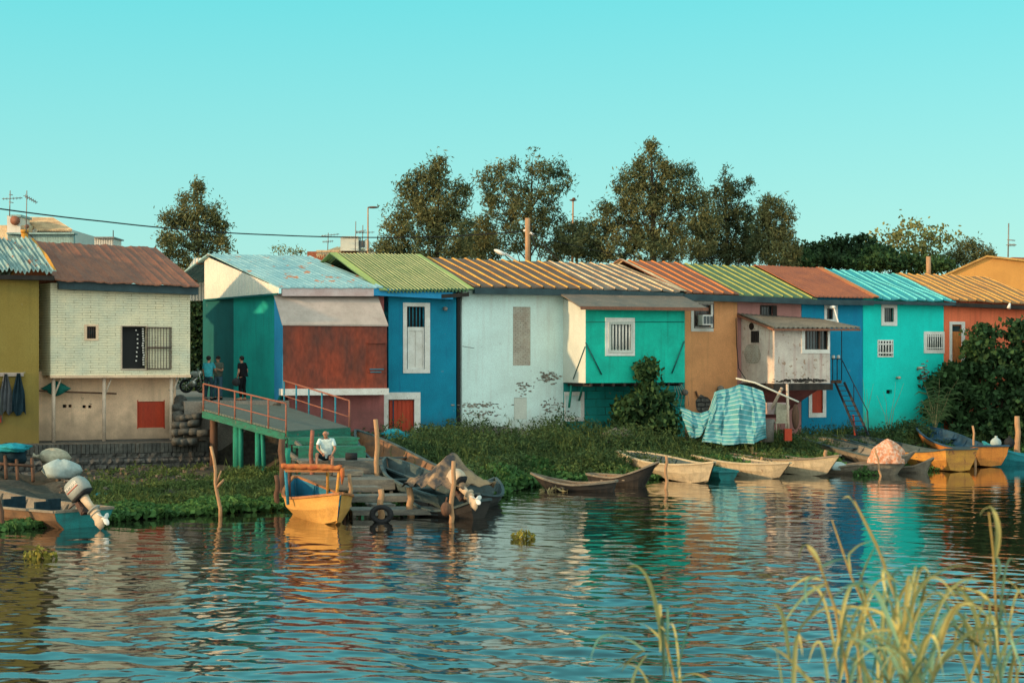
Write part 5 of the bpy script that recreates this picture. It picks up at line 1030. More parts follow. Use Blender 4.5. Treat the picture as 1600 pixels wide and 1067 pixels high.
# clothes and rail on the mustard house
F = Fac(-70, 61, 61.3, 62.3); cr = thing('clothes_rail', F.pt(20, 588, .1), 'wooden peg rail on the mustard wall', 'clothes rail'); b = MB(); F.box(b, (-30, 37, 582, 588), 0, .06); b.build('board', M['awning_board'], cr)
b = MB(); [b.tube([F.pt(x, 585, .06), F.pt(x, 584, .16)], .02, 5) for x in (-2, 7, 28)]; b.build('peg', M['iron'], cr)
def garment(name, px, py, ppm_w, ln, m_, lb, seed, legs=False):
    r_ = random.Random(seed); g = []; c = F.pt(px, py, .14); nv, nu = 14, 14
    for j in range(nv+1):
        v = j/nv; w_ = ppm_w*(.28+.72*min(1, v*2.2)); row = []
        for i in range(nu+1):
            u = i/nu*2-1; gap = 0
            if legs and v > .35: gap = .07*(1 if u > 0 else -1)*(v-.35)
            row.append(c+F.d*(u*w_/2+gap)+F.n*(.06*math.cos(u*9+v*3)+.05*math.sin(u*17+seed)*v+.05)+Vector((0, 0, -v*ln*(1-.06*math.sin(u*5+seed)))))
        g.append(row[::-1])
    b = MB(); b.grid(g, th=0, smooth=True); g2 = [[p-F.n*.10 for p in r2[::-1]] for r2 in g]; b.grid(g2, smooth=True); return tag(b.build(name, M[m_]), lb, 'garment', 'clothes hanging on the mustard wall')
garment('hanging_jacket', 9, 584, .42, 1.45, 'grey_cloth', 'grey jacket hanging on the peg rail', 2); garment('hanging_trousers', 29, 583, .42, 1.50, 'navy_cloth', 'navy trousers hanging at the right end of the peg rail', 5, True); garment('hanging_shirt', -4, 594, .35, 1.5, 'grey_shirt', 'dull shirt at the left end of the peg rail', 6)
b = MB(); F.box(b, (-8, 3, 639, 660), .05, .16); tag(b.build('red_cloth', M['red_shutter']), 'red cloth tucked below the hanging clothes at the left edge', 'cloth')
# fishing pole with folded net on the cream house
F = Fac(57, 275); pn = thing('net_pole', F.pt(110, 612, .4), 'teal folded net lashed to a long thin pole along the cream wall', 'fishing net')
b = MB(); b.tube([F.pt(40, 610, .45), F.pt(182, 615, .35)], .035, 6); b.build('pole', M['brown_post'], pn)
def lens(v): return Vector((v.x, v.y*(1-.5*abs(v.x)/.62), v.z*(1-(abs(v.x)/.63)**1.4)))
b = MB(); c = F.pt(87.5, 607, .5); b.ell(c, .60, .16, .30, 16, 10, fn=lens); b.build('net', M['net_green'], pn)
# clutter in the recess below the white bay
def clut(name, mk, lb, cat, m_): b = MB(); mk(b); tag(b.build(name, M[m_]), lb, cat)
clut('wood_board', lambda b: b.box(P(1222, 640, 71), .55, .3, .5, rot=Matrix.Rotation(.2, 3, 'Y')), 'pale box shoved under the white bay', 'box', 'sack_tan')
clut('plastic_chair', lambda b: (b.box(P(1220, 660, 70.4), .5, .45, .06), b.box(P(1222, 650, 70.7), .5, .06, .55), [b.tube([P(x, 661, d), P(x, 676, d)], .025, 5) for x in (1213, 1228) for d in (70.2, 70.6)]), 'yellowish chair with thin legs under the white bay', 'chair', 'sack_tan')
clut('crate', lambda b: [b.box(P(1212, 632+i*6, 71.6), .8, .5, .16) for i in range(3)], 'pink and white stacked slats under the white bay', 'crate', 'fascia_pink')
clut('dark_bin', lambda b: b.tube([P(1196, 690, 70.5), P(1196, 655, 70.5)], [.35, .4], 12), 'round grey bin right of the striped tarpaulin', 'bin', 'concrete')
clut('hanging_sack', lambda b: b.ell(P(1243, 651, 70.8), .16, .14, .55, 10, 8), 'brown netting sack hanging from the slab of the white bay', 'sack', 'brown_post')
clut('support_pole', lambda b: (b.tube([P(1230, 600, 70.8), P(1232, 690, 70.6)], .06, 7), b.beam(P(1222, 606, 71), P(1205, 640, 71.4), .1, .1)), 'thin prop holding up the slab of the white bay', 'prop', 'pale_pipe')
clut('red_crate', lambda b: b.box(P(1231, 679, 70), .3, .3, .5), 'small orange red crate in the weeds under the white bay', 'crate', 'red_shutter')
F = Fac(1070, 1152)
clut('wall_net', lambda b: [b.tube([F.pt(1052+i*3, 596+i, .15), F.pt(1056+i*5, 616+i, .2), F.pt(1050+i*6.5, 634, .15)], .012, 4) for i in range(5)], 'thin grey netting hanging on the ochre wall', 'net', 'pale_pipe')
clut('wall_pot', lambda b: (b.ell(F.pt(1070, 613, .2), .16, .14, .14), b.ell(F.pt(1126, 608, .2), .17, .14, .17)), 'dark round pots hung on the ochre wall', 'pot', 'concrete')
clut('wall_stick', lambda b: b.beam(F.pt(1087, 611, .08), F.pt(1091, 621, .08), .06, .06), 'short dark stick fixed to the ochre wall', 'stick', 'brown_post')
# motorbike in the lane
mk = thing('motorbike', P(302, 610, 70), 'silver motorbike parked in the sunlit lane beyond the cream house', 'motorbike'); D_ = 70
for px in (291, 315):
    c = P(px, 603, D_); wh = MB(); n_ = 16; vs_ = []; fs = []
    for i in range(n_):
        a = 2*math.pi*i/n_
        for k_ in range(6): bb = 2*math.pi*k_/6; q = .25+.05*math.cos(bb); vs_.append(c+Vector((math.cos(a)*q, math.sin(bb)*.05, math.sin(a)*q)))
    for i in range(n_):
        for k_ in range(6): fs.append((i*6+k_, i*6+(k_+1) % 6, ((i+1) % n_)*6+(k_+1) % 6, ((i+1) % n_)*6+k_))
    wh.add(vs_, fs, 0, True); w_ = wh.build('wheel', M['rubber'], mk); b = MB(); b.tube([c-Vector((0, .05, 0)), c+Vector((0, .05, 0))], .06, 8); [b.tube([c, c+Vector((math.cos(a)*.24, 0, math.sin(a)*.24))], .012, 4) for a in [i*.785 for i in range(8)]]; b.build('rim', M['chrome'], w_)
b = MB(); b.tube([P(291, 603, D_), P(300, 597, D_), P(309, 590, D_)], .05, 7); b.tube([P(300, 597, D_), P(304, 585, D_), P(311, 583, D_)], .05, 7); b.ell(P(301, 599, D_), .2, .12, .16); b.build('frame', M['chrome'], mk)
b = MB(); b.ell(P(305, 585, D_), .26, .13, .14, fn=None); b.build('fuel_tank', M['motor_grey'], mk); b = MB(); b.ell(P(297, 587, D_), .34, .12, .07); b.build('seat', M['rubber'], mk); b = MB(); b.tube([P(315, 603, D_-.08), P(310, 578, D_-.08)], .035, 6); b.tube([P(308, 577, D_-.35), P(311, 579, D_), P(309, 577, D_+.3)], .022, 6); b.ell(P(313, 583, D_), .1, .1, .1); b.build('front_fork', M['chrome'], mk)
# ---------------------------------------------------------------- lamps, poles, aerials and wires
def lamp(px, y0, y1, D_, r_, lb, head=1):
    t_ = thing('street_lamp', P(px, y1, D_), lb, 'street lamp', 'street lamps beyond the roofs'); b = MB(); b.tube([P(px, y1+60, D_), P(px+(1.5 if px > 800 else 0), y0, D_)], [r_, r_*.6], 7); b.build('pole', M['pole_wood'], t_)
    b = MB(); c = P(px+(1.5 if px > 800 else 0), y0, D_)
    if head == 1: b.ell(c+Vector((.32, 0, .03)), .36, .12, .07)
    else: b.ell(c, .26, .2, .07); b.ell(c+Vector((.05, 0, .1)), .12, .12, .08)
    b.build('lamp_head', M['brown_post'], t_)
lamp(575, 325, 400, 105, .07, 'lamp post with a single arm above the distant house'); lamp(894, 313, 410, 112, .09, 'tall thin lamp post between the two groups of trees', 2)
t_ = thing('roof_street_light', P(800, 408, 78), 'white cobra head light poking above the yellow ribbed roof', 'street lamp'); b = MB(); b.tube([P(812, 411, 78), P(789, 396, 77.6)], .05, 7); b.tube([P(812, 411, 78), P(816, 440, 78)], .05, 7); b.build('arm', M['white_trim'], t_); b = MB(); b.ell(P(781, 394.5, 77.5), .30, .13, .10, rot=Matrix.Rotation(R(25), 3, 'Y')); b.build('lamp_head', M['white_trim'], t_)
t_ = thing('utility_pole', P(824, 430, 80), 'stout wooden utility pole behind the yellow ribbed roof', 'utility pole'); b = MB(); b.tube([P(824.5, 430, 80), P(824.5, 341, 80)], .125, 10, jit=.03); b.build('pole', M['pole_wood'], t_); b = MB(); b.tube([P(828, 364, 79.9), P(834, 367, 79.9)], .06, 6); b.tube([P(822, 360, 80), P(818, 361, 80)], .06, 6); b.build('insulator', M['white_trim'], t_)
b = MB(); b.tube([P(1451, 440, 84), P(1451, 401, 84)], .12, 8, jit=.05); tag(b.build('wooden_stub_pole', M['pole_wood']), 'short thick wooden pole behind the ochre ribbed roof', 'pole')
def wire(pts, r_, lb, n_=14, sag=0):
    pts = [P(*p) for p in pts]; q = []
    for a, c in zip(pts[:-1], pts[1:]):
        for i in range(n_): f_ = i/n_; v = a.lerp(c, f_); v.z -= sag*4*f_*(1-f_); q.append(v)
    q.append(pts[-1]); b = MB(); b.tube(q, r_, 5); return tag(b.build('wire', M['rubber']), lb, 'cable', 'overhead wires')
wire([(-60, 318, 62), (0, 326.5, 63.5), (160, 346, 68), (300, 360, 72), (420, 367, 75), (560, 371, 78), (690, 370, 80), (824, 361, 80)], .028, 'black cable sagging across the sky from the left edge to the utility pole', 5, .02)
wire([(833, 366, 79.9), (1120, 402, 92)], .015, 'thin cable running right from the utility pole in front of the dark trees', 12, .5)
wire([(829, 365, 79.8), (845, 408, 77)], .022, 'steep guy wire right beside the utility pole', 4); wire([(832, 365, 79.8), (873, 408, 77)], .022, 'slanting guy wire farther right of the utility pole', 4)
wire([(40, 362, 66.5), (70, 398, 65.4), (100, 420, 64.6)], .022, 'pale cable looping from the yellow chimney down the rusty roof', 6, -.1)
def aerial(px, y0, y1, D_, arms, lb, r_=.022):
    t_ = thing('tv_aerial', P(px, y1, D_), lb, 'aerial', 'television aerials on the roofs'); b = MB(); b.tube([P(px, y1, D_), P(px+1, y0, D_)], r_, 5); b.build('mast', M['grey_metal'], t_); b = MB()
    for (x0, ya, x1, yb) in arms:
        a, c = P(x0, ya, D_), P(x1, yb, D_); b.tube([a, c], r_*.8, 5)
        if abs(x1-x0) > 12:
            for i in range(6): p = a.lerp(c, (i+.3)/6); b.tube([p-Vector((0, .3, .02)), p+Vector((0, .3, .02))], r_*.5, 4); b.tube([p-Vector((0, 0, .08)), p+Vector((0, 0, .08))], r_*.5, 4)
    b.build('boom', M['grey_metal'], t_)
wire([(1150, 497, 75.2), (1151, 540, 75.2), (1154, 575, 75.1), (1168, 597, 74.8)], .02, 'black cable hanging down the wall beside the white bay', 5, 0)
wire([(722, 541, 69.9), (741, 544, 70.0)], .012, 'short loose wire end on the white wall', 3, 0)
wire([(1122, 484, 76.0), (1160, 470, 76.2), (1190, 480, 76.4)], .018, 'slack cable between the air conditioner and the small pink wall window', 5, .1)
aerial(41, 298, 362, 66.8, [(39, 306, 58, 317), (39, 307, 42, 308)], 'aerial standing on top of the yellow chimney'); aerial(15, 298, 338, 104, [(4, 311, 35, 309.5), (14, 304, 20, 305), (14, 316, 21, 317)], 'aerial at the far left above the penthouse', .035)
aerial(512, 364, 392, 110, [(502, 369, 530, 366), (504, 378, 521, 377)], 'low aerial left of the roof hatch of the distant house', .03); aerial(555, 346, 392, 110, [(556, 362, 570, 363)], 'tilted mast on the roof hatch of the distant house', .03); aerial(566, 352, 385, 110.4, [(556, 364, 585, 363), (562, 361, 572, 360)], 'aerial right of the roof hatch of the distant house', .03); aerial(1575, 349, 402, 92, [(1574, 375, 1586, 376), (1574, 383, 1587, 383)], 'aerial mast above the orange warehouse roof', .04)
# ---------------------------------------------------------------- foliage
def unit(n, rs, flat=0, up=0):
    v = rs.normal(size=(n, 3)); v[:, 2] = v[:, 2]*(1-flat)+up; return v/np.maximum(1e-6, np.linalg.norm(v, axis=1))[:, None]
def leafquads(C, Lg, W, rs, flat=0, up=0, bend=True):
    n = len(C); u = unit(n, rs, flat, up); r = unit(n, rs); v = np.cross(u, r); v /= np.maximum(1e-6, np.linalg.norm(v, axis=1))[:, None]
    Lg = (Lg*rs.uniform(.6, 1.3, n))[:, None]; W = (W*rs.uniform(.7, 1.2, n))[:, None]
    V_ = np.stack([C-u*Lg/2, C+v*W/2, C+u*Lg/2, C-v*W/2], 1).reshape(-1, 3)
    return V_, np.arange(4*n).reshape(-1, 4)
def stuff(name, C, Lg, W, m_, seed, label=None, parent=None, flat=0, up=0, cat=None, loc=(0, 0, 0)):
    rs = np.random.RandomState(seed); V_, F_ = leafquads(C, Lg, W, rs, flat, up); ob = bulk(name, V_, F_, M[m_], loc, parent)
    return ob
def clumps(blobs, D, rs, depthk=.9, ncl=26, nl=26, cr=.30, dens=1.0, shell=.55, an=(1, 1, .75)):
    out = []
    for (cx, cy, rx, ry) in blobs:
        c = np.array(P(cx, cy, D)); k_ = D/FPX; c[1] += rs.uniform(-.5, .5)*rx*k_
        n = max(4, int(ncl*dens*1.55*(rx*ry*k_*k_)**.8)); v = rs.normal(size=(n, 3)); v /= np.linalg.norm(v, axis=1)[:, None]; rad = (shell+(1-shell)*rs.uniform(size=n)**.6)*rs.uniform(.72, 1.27, n)
        cc = c+v*rad[:, None]*np.array([rx*k_, rx*k_*depthk, ry*k_])
        q = np.repeat(cc, nl, 0)+rs.normal(size=(n*nl, 3))*cr*rs.uniform(.5, 1.15, (n, 1)).repeat(nl, 0)*np.array(an); out.append(q)
    return np.concatenate(out)
def tree(name, label, px, D, blobs, m_='leaf_conifer', Lg=.28, W=.075, ncl=26, nl=40, cr=.27, seed=1, zb=None, trunk_r=.25, group='trees behind the houses', cat='tree', up=.35, core=True, limbs=True, shell=.55, dens=1.0, crown='crown'):
    rs = np.random.RandomState(seed); z0 = 2.4 if zb is None else zb; base = P(px, 500, D); base.z = z0; t_ = thing(name, base, label, cat, group)
    C = clumps(blobs, D, rs, ncl=ncl, nl=nl, cr=cr, shell=shell, dens=dens, an=(.85, .85, .85) if m_ in ('leaf_conifer', 'leaf_dark') else (1, 1, .75)); ob = stuff(crown, C, Lg, W, m_, seed+50, parent=t_, up=up, loc=tuple(base))
    top = min(blobs, key=lambda b_: b_[1]); tp = P(top[0], top[1], D); b = MB(); mid = base.lerp(tp, .5)+Vector((.1, 0, 0))
    b.tube([base-Vector((0, 0, .3)), base.lerp(mid, .5)+Vector((.1, 0, 0)), mid, mid.lerp(tp, .6), tp-Vector((0, 0, .2))], [trunk_r, trunk_r*.8, trunk_r*.55, trunk_r*.3, trunk_r*.08], 7, jit=.06); tr = b.build('trunk', M['bark'], t_)
    if limbs:
        b = MB()
        for (cx, cy, rx, ry) in blobs:
            c = P(cx, cy, D); f_ = max(.12, min(.9, (c.z-base.z)/(tp.z-base.z)-.18)); a = base.lerp(mid, f_*2) if f_ < .5 else mid.lerp(tp, f_*2-1)
            b.tube([a, a.lerp(c, .5)+Vector((0, 0, -.12)), c+Vector((0, 0, ry*D/FPX*.4))], [trunk_r*.22, trunk_r*.13, trunk_r*.04], 5)
        b.build('limbs', M['bark'], t_)
    return t_
tree('conifer_tree', 'broad bushy conifer rising behind the green corrugated roof', 675, 95, [(685,262,12,16),(672,275,20,16),(655,300,24,18),(690,300,25,20),(715,295,18,10),(728,300,10,8),(640,325,28,18),(680,330,32,20),(715,330,22,16),(625,350,26,16),(660,360,36,20),(705,360,34,22),(612,380,26,16),(650,390,40,20),(700,392,42,22),(600,395,18,10),(632,292,9,16),(686,253,5,8),(650,276,8,9)], seed=3)
tree('conifer_tree', 'open feathery conifer with two pale crowns behind the yellow ribbed roof', 815, 100, [(775,265,15,9),(762,285,16,11),(800,256,7,14),(788,280,20,18),(832,252,6,14),(845,270,20,16),(868,262,14,14),(880,286,10,18),(825,298,22,16),(855,305,22,18),(790,315,30,20),(765,308,18,12),(825,335,34,20),(775,345,32,20),(860,338,24,16),(755,365,24,20),(800,375,44,22),(850,375,36,22),(880,385,20,16),(745,385,26,18)], seed=5, ncl=20)
tree('dark_tree', 'low dark tree filling the gap beside the tall thin lamp post', 902, 106, [(900,352,18,10),(895,368,22,16),(912,388,30,20),(870,395,24,14),(930,395,24,14)], 'leaf_dark', seed=8)
tree('conifer_tree', 'tallest pointed conifer with orange lit top', 1020, 98, [(1018,236,8,14),(1002,255,14,12),(1030,256,16,12),(988,280,22,20),(1020,285,28,22),(1052,275,20,18),(1075,268,8,14),(975,300,16,12),(1070,300,24,20),(1040,315,34,24),(1000,320,32,22),(970,330,22,14),(945,328,14,11),(1090,320,20,20),(940,352,22,16),(975,360,34,22),(1020,360,40,26),(1070,355,36,24),(1105,350,20,24),(920,380,26,18),(960,392,36,18),(1010,392,44,20),(1070,392,44,22),(1018,226,4,7)], seed=9, trunk_r=.35)
tree('conifer_tree', 'dark slender conifer with bent tips right of the tallest one', 1140, 104, [(1132,280,6,13),(1150,290,13,6),(1171,288,6,10),(1135,305,14,13),(1158,305,11,7),(1114,303,12,10),(1140,330,24,18),(1120,345,26,20),(1155,345,22,20),(1165,330,10,12),(1135,375,34,24),(1165,385,26,22),(1120,400,34,18),(1095,385,26,24)], 'leaf_dark', seed=12, ncl=22)
tree('conifer_tree', 'rightmost conifer with several spiky tops', 1208, 100, [(1197,313,5,9),(1205,325,14,14),(1220,326,5,12),(1232,342,6,14),(1210,350,24,18),(1190,345,14,18),(1225,370,18,16),(1200,375,30,22),(1240,388,10,11),(1215,400,34,18)], 'leaf_conifer', seed=14, Lg=.34, W=.07, up=.7)
tree('round_tree', 'dark green rounded broadleaf tree behind the cyan roof', 1310, 104, [(1265,398,20,13),(1300,388,26,12),(1345,385,24,14),(1375,400,24,16),(1290,408,36,12),(1330,408,40,12),(1262,412,22,10)], 'leaf_shrub', Lg=.28, W=.2, seed=15, up=0)
tree('dark_tree', 'dark tree closing the gap between the broad conifer and the feathery one', 745, 108, [(735,360,18,16),(745,380,26,18),(722,392,20,14),(760,398,24,12)], 'leaf_dark', seed=61)
tree('dark_tree', 'dark tree filling in between the slender and the rightmost conifer', 1172, 110, [(1170,368,16,18),(1180,392,26,18),(1150,400,24,14),(1232,404,20,12)], 'leaf_dark', seed=62)
tree('round_tree', 'low green treetops behind the roofs left of the stub pole', 1400, 102, [(1255,408,20,9),(1370,402,22,13),(1400,408,26,13),(1430,412,24,12),(1462,415,22,11),(1350,412,30,10)], 'leaf_fig', Lg=.26, W=.18, seed=63, up=0)
tree('light_tree', 'airy yellowish tree with sparse leaves behind the ochre roof', 1430, 111, [(1395,368,20,12),(1430,360,26,13),(1465,364,18,11),(1375,374,15,10),(1410,388,34,18),(1450,390,30,18),(1482,372,7,5),(1440,410,40,12),(1395,412,30,12)], 'leaf_light', Lg=.28, W=.2, seed=16, ncl=10, nl=22, cr=.42, up=0)
tree('dark_tree', 'small olive tree between the ochre roof and the orange gable', 1510, 106, [(1508,388,18,10),(1528,396,15,11),(1490,403,22,12),(1472,415,24,10),(1520,408,26,10),(1540,402,12,7)], 'leaf_conifer', seed=17)
tree('conifer_tree', 'lone conifer with twin tops behind the rusty roofed cream house', 305, 95, [(308,300,8,13),(284,314,8,11),(309,325,13,16),(283,338,13,16),(264,343,12,12),(330,332,15,14),(300,350,26,20),(340,352,15,16),(263,368,13,11),(320,375,30,20),(280,385,26,18),(346,383,13,12),(300,405,34,18),(263,398,12,8),(309,291,5,6)], seed=18)
tree('small_tree', 'tiny pale treetop just above the pale blue roof', 455, 120, [(435,390,5,5),(450,394,13,5),(472,396,8,4),(440,402,20,6)], 'leaf_light', seed=19, ncl=8, nl=18)
tree('lane_tree', 'dark tree glimpsed in the gap left of the teal wall', 308, 88, [(305,500,16,24),(310,540,16,26),(302,575,16,20),(315,470,14,16),(312,600,18,12)], 'leaf_shrub', Lg=.26, W=.16, seed=20, zb=2.5, trunk_r=.12, dens=1.8)
def shrub(name, label, px, D, blobs, m_, Lg, W, seed, zb, ncl=30, nl=22, cr=.2, dens=1, cat='shrub', group='shrubs and climbers along the wall'):
    return tree(name, label, px, D, blobs, m_, Lg, W, ncl, nl, cr, seed, zb, .07, group, cat, up=-.05, shell=.35, dens=dens, crown='foliage')
shrub('fig_bush', 'leafy climbing fig under the green hanging bay', 1005, 71.0, [(1008,578,16,14),(1012,600,12,14),(1005,620,26,16),(985,640,26,18),(1020,640,28,20),(1000,662,38,18),(1035,660,22,18),(975,660,18,12),(1040,625,12,14)], 'leaf_fig', .26, .19, 21, .9, dens=1.6)
shrub('large_shrub', 'large dark leafy shrub covering the foot of the coral house', 1550, 79.0, [(1480,592,28,22),(1530,550,28,35),(1555,575,40,40),(1590,565,28,50),(1500,625,40,30),(1550,635,50,38),(1595,640,34,44),(1542,518,15,12),(1588,512,14,14),(1462,598,12,13),(1515,590,34,30),(1620,590,30,70),(1470,640,24,24),(1540,665,60,18),(1600,668,50,18)], 'leaf_fig', .30, .2, 22, .9, ncl=26, dens=1.2)
shrub('wall_shrub', 'low bushy shrub at the foot of the turquoise wall', 1418, 76.5, [(1400,678,24,12),(1425,668,22,12),(1440,676,24,14),(1410,690,34,10)], 'leaf_weed_dark', .16, .08, 23, .9, dens=1.5)
shrub('wall_shrub', 'small weedy shrub below the iron stair', 1330, 77, [(1325,676,14,12),(1300,686,22,8),(1352,684,14,8)], 'leaf_weed_dark', .16, .08, 24, .9, dens=1.5)
tree('unseen_shade_shrub', 'unseen dense shrub added beyond the left edge to shade the bank', -220, 49.5, [(-220,700,55,60),(-225,640,50,50),(-270,720,50,50),(-160,740,40,30)], 'leaf_shrub', .3, .2, 26, 26, .25, 30, .3, .1, 'shrubs and climbers along the wall', 'shrub', dens=2.5)  # out of view; added to cast shade over the sacks on the left bank
# ---- ground cover: stems with leaves, scattered between the shore (t = 0) and the walls (t = 1)
def bank(n, px0, px1, t0, t1, rs):
    px = rs.uniform(px0, px1, n); t_ = rs.uniform(t0, t1, n); ds = Dshore(px); dh = np.interp(px, HPX, HDD); D = ds+t_*(dh-ds); return px, t_, D, (px-800)/FPX*D, ground_z(px, D)
def weeds(regs, seed, m_, name, label, Lg, W, up=.4, vnoise=.9):
    rs = np.random.RandomState(seed); out = []
    for (n, px0, px1, t0, t1, h, k_, rad) in regs:
        px, t_, D, x, z = bank(n, px0, px1, t0, t1, rs)
        dn = .5+.5*np.sin(x*1.3+D*.7+seed)*np.sin(D*1.1-x*.5); keep = rs.uniform(size=n) < (.35+.65*dn); px, t_, D, x, z, dn = [a[keep] for a in (px, t_, D, x, z, dn)]
        hh = h*rs.uniform(.45, 1.15, len(x))*(.55+.6*dn); n2 = len(x); f_ = rs.uniform(0, 1, (n2, k_))**.8
        ph = rs.uniform(0, 6.28, (n2, 1)); lean = rs.normal(0, .18, (n2, 2, 1))
        X_ = x[:, None]+lean[:, 0]*hh[:, None]*f_+rs.normal(0, rad, (n2, k_)); Y_ = D[:, None]+lean[:, 1]*hh[:, None]*f_+rs.normal(0, rad, (n2, k_)); Z_ = np.maximum(z, -.02)[:, None]+hh[:, None]*f_
        out.append(np.stack([X_, Y_, Z_], -1).reshape(-1, 3))
    C = np.concatenate(out); ob = stuff(name, C, Lg, W, m_, seed+5, up=up); tag(ob, label, 'weeds', kind='stuff'); return ob
weeds([(1500, 600, 1060, .45, .97, 1.15, 26, .10), (900, 700, 1060, .15, .7, .75, 24, .12), (500, 655, 720, .55, .98, .9, 22, .1), (700, 1060, 1300, .30, .9, .60, 22, .12), (350, 1300, 1460, .45, .97, .5, 18, .12), (350, 1440, 1640, .3, .8, .5, 18, .12), (200, 470, 600, .8, .98, .6, 18, .1)],
      31, 'leaf_weed_dark', 'tall_weeds', 'tall green weeds growing along the foot of the houses', .17, .05)
weeds([(750, 120, 330, .10, .50, .26, 18, .12), (160, 160, 330, .5, .9, .22, 18, .12), (900, 330, 450, .1, .60, .35, 18, .12), (900, 700, 1000, .05, .6, .50, 22, .13), (900, 1000, 1300, .1, .6, .45, 20, .13), (300, 590, 720, .2, .7, .5, 18, .12)],
      33, 'leaf_weed', 'low_weeds', 'low olive green weeds covering the sloping bank', .15, .055)
weeds([(900, 600, 1060, .3, .97, 1.0, 7, .05), (500, 1060, 1300, .3, .9, .6, 7, .05), (260, 130, 440, .1, .6, .5, 7, .05), (260, 1300, 1640, .4, .95, .6, 7, .05)], 35, 'leaf_weed', 'tall_grass', 'tall thin grass blades standing among the weeds', .42, .022, up=2.2)
def hyac(regs, seed, name, label, m_='leaf_hyacinth', s=.20):
    rs = np.random.RandomState(seed); out = []
    for (n, px0, px1, t0, t1, h) in regs:
        px, t_, D, x, z = bank(n, px0, px1, t0, t1, rs); dn = np.sin(x*1.9+D)*.5+.5; k_ = 4; hh = h*(.5+.5*dn)
        X_ = x[:, None]+rs.normal(0, .12, (n, k_)); Y_ = D[:, None]+rs.normal(0, .12, (n, k_)); Z_ = np.maximum(z, 0)[:, None]+hh[:, None]*rs.uniform(.2, 1, (n, k_)); out.append(np.stack([X_, Y_, Z_], -1).reshape(-1, 3))
    ob = stuff(name, np.concatenate(out), s, s*.8, m_, seed+3, flat=.1, up=.5); tag(ob, label, 'water plants', kind='stuff'); return ob
hyac([(1700, 150, 440, -.03, .10, .28), (500, 540, 640, -.03, .12, .25), (1100, 735, 850, -.08, .30, .42), (700, 845, 1100, .0, .22, .25), (1500, 1070, 1310, .08, .42, .30), (350, 1380, 1480, .0, .3, .25), (500, 1480, 1700, -.05, .35, .30), (400, -60, 150, -.04, .03, .2)], 41, 'water_hyacinth', 'glossy water hyacinth leaves crowding the edge of the river')
def floater(px, py, r_, h, n, lb, m_='leaf_float', s=.12):
    D = DW(py); rs = np.random.RandomState(int(px)); c = np.array([(px-800)/FPX*D, D, 0]); a = rs.uniform(0, 6.28, n); q = r_*rs.uniform(0, 1, n)**.6; C = c+np.stack([q*np.cos(a)*1.3, q*np.sin(a), rs.uniform(0, 1, n)*h*(1-.6*q/r_)], -1)
    ob = stuff('floating_plant', C, s, s*.5, m_, int(px), up=.9, loc=(c[0], c[1], 0)); tag(ob, lb, 'water plant', 'floating tufts of water hyacinth')
floater(62, 872, .28, .30, 90, 'small yellowish tuft drifting below the motor boat', s=.16); floater(817, 842, .24, .26, 170, 'round leafy tuft drifting alone in the middle of the river'); floater(1508, 726, .85, .40, 420, 'large yellow green tuft beside the blue and orange boat', s=.16); floater(1580, 716, 1.2, .3, 420, 'long yellow green raft of leaves under the cyan boat', 'leaf_hyacinth', s=.16)
floater(1448, 735, .5, .25, 160, 'dark green tuft at the tip of the short grey skiff', 'leaf_hyacinth', s=.15); floater(1352, 742, .4, .35, 160, 'dark green tuft between the straight bowed cream boat and the bundle boat', 'leaf_hyacinth', s=.16); floater(866, 768, .35, .16, 26, 'sparse straw coloured tuft in front of the leftmost black canoe', 'straw', s=.22); floater(1040, 790, .12, .1, 14, 'tiny pale scrap floating below the thin orange stake', 'straw', s=.1)
# rubble
rs = np.random.RandomState(77)
b = MB()
for (n, x0, x1, t0, t1, s_) in ((260, 90, 330, .45, .98, .13), (120, 100, 180, .35, .8, .10), (170, 360, 450, .15, .6, .13), (50, 180, 330, .5, .9, .08)):
    px, t_, D, x, z = bank(n, x0, x1, t0, t1, rs)
    for i in range(n): q = s_*rs.uniform(.4, 1.3); b.box((x[i], D[i], z[i]+q*.2), q, q*.8, q*.6, rot=Matrix.Rotation(rs.uniform(0, 3), 3, 'Z') @ Matrix.Rotation(rs.uniform(-.4, .4), 3, 'X'))
M['rubble'] = mat('rubble', (.22, .15, .10), (.10, .09, .075), scale=1.5, bump=.3, fine=.3, island=.4); tag(b.build('rubble', M['rubble']), 'broken bricks and stones strewn over the left bank', 'rubble', kind='stuff')
# bare twigs and dry reeds by the turquoise wall
def twigs(name, px, py, D, n, h, lb, m_='straw', spread=.5, leafy=0, seed=0):
    r_ = random.Random(seed); c = P(px, py, D); t_ = thing(name, c, lb, 'plant', 'thin stems by the turquoise wall'); b = MB(); lv = []
    for i in range(n):
        a = r_.uniform(-spread, spread); hh = h*r_.uniform(.6, 1.1); pts = [c+Vector((a*hh*(f_**1.4)+.04*math.sin(f_*9+i), r_.uniform(-.05, .05)*f_, hh*f_)) for f_ in (0, .25, .5, .75, 1)]; b.tube(pts, [.014, .012, .010, .008, .004], 4)
        if leafy:
            for k_ in range(7): f_ = .3+.1*k_; p = pts[0].lerp(pts[-1], f_); s_ = r_.choice((-1, 1)); lv.append((p, s_))
    b.build('stems', M[m_], t_)
    if lv:
        b = MB()
        for p, s_ in lv: q = p+Vector((s_*.38, 0, .10)); r2 = p+Vector((s_*.62, 0, -.08)); u_ = Vector((0, 0, .03)); b.add([p-u_, q-u_, r2, q+u_, p+u_], [(0, 1, 3, 4), (1, 2, 3)])
        b.build('leaves', M['leaf_weed_dark'], t_)
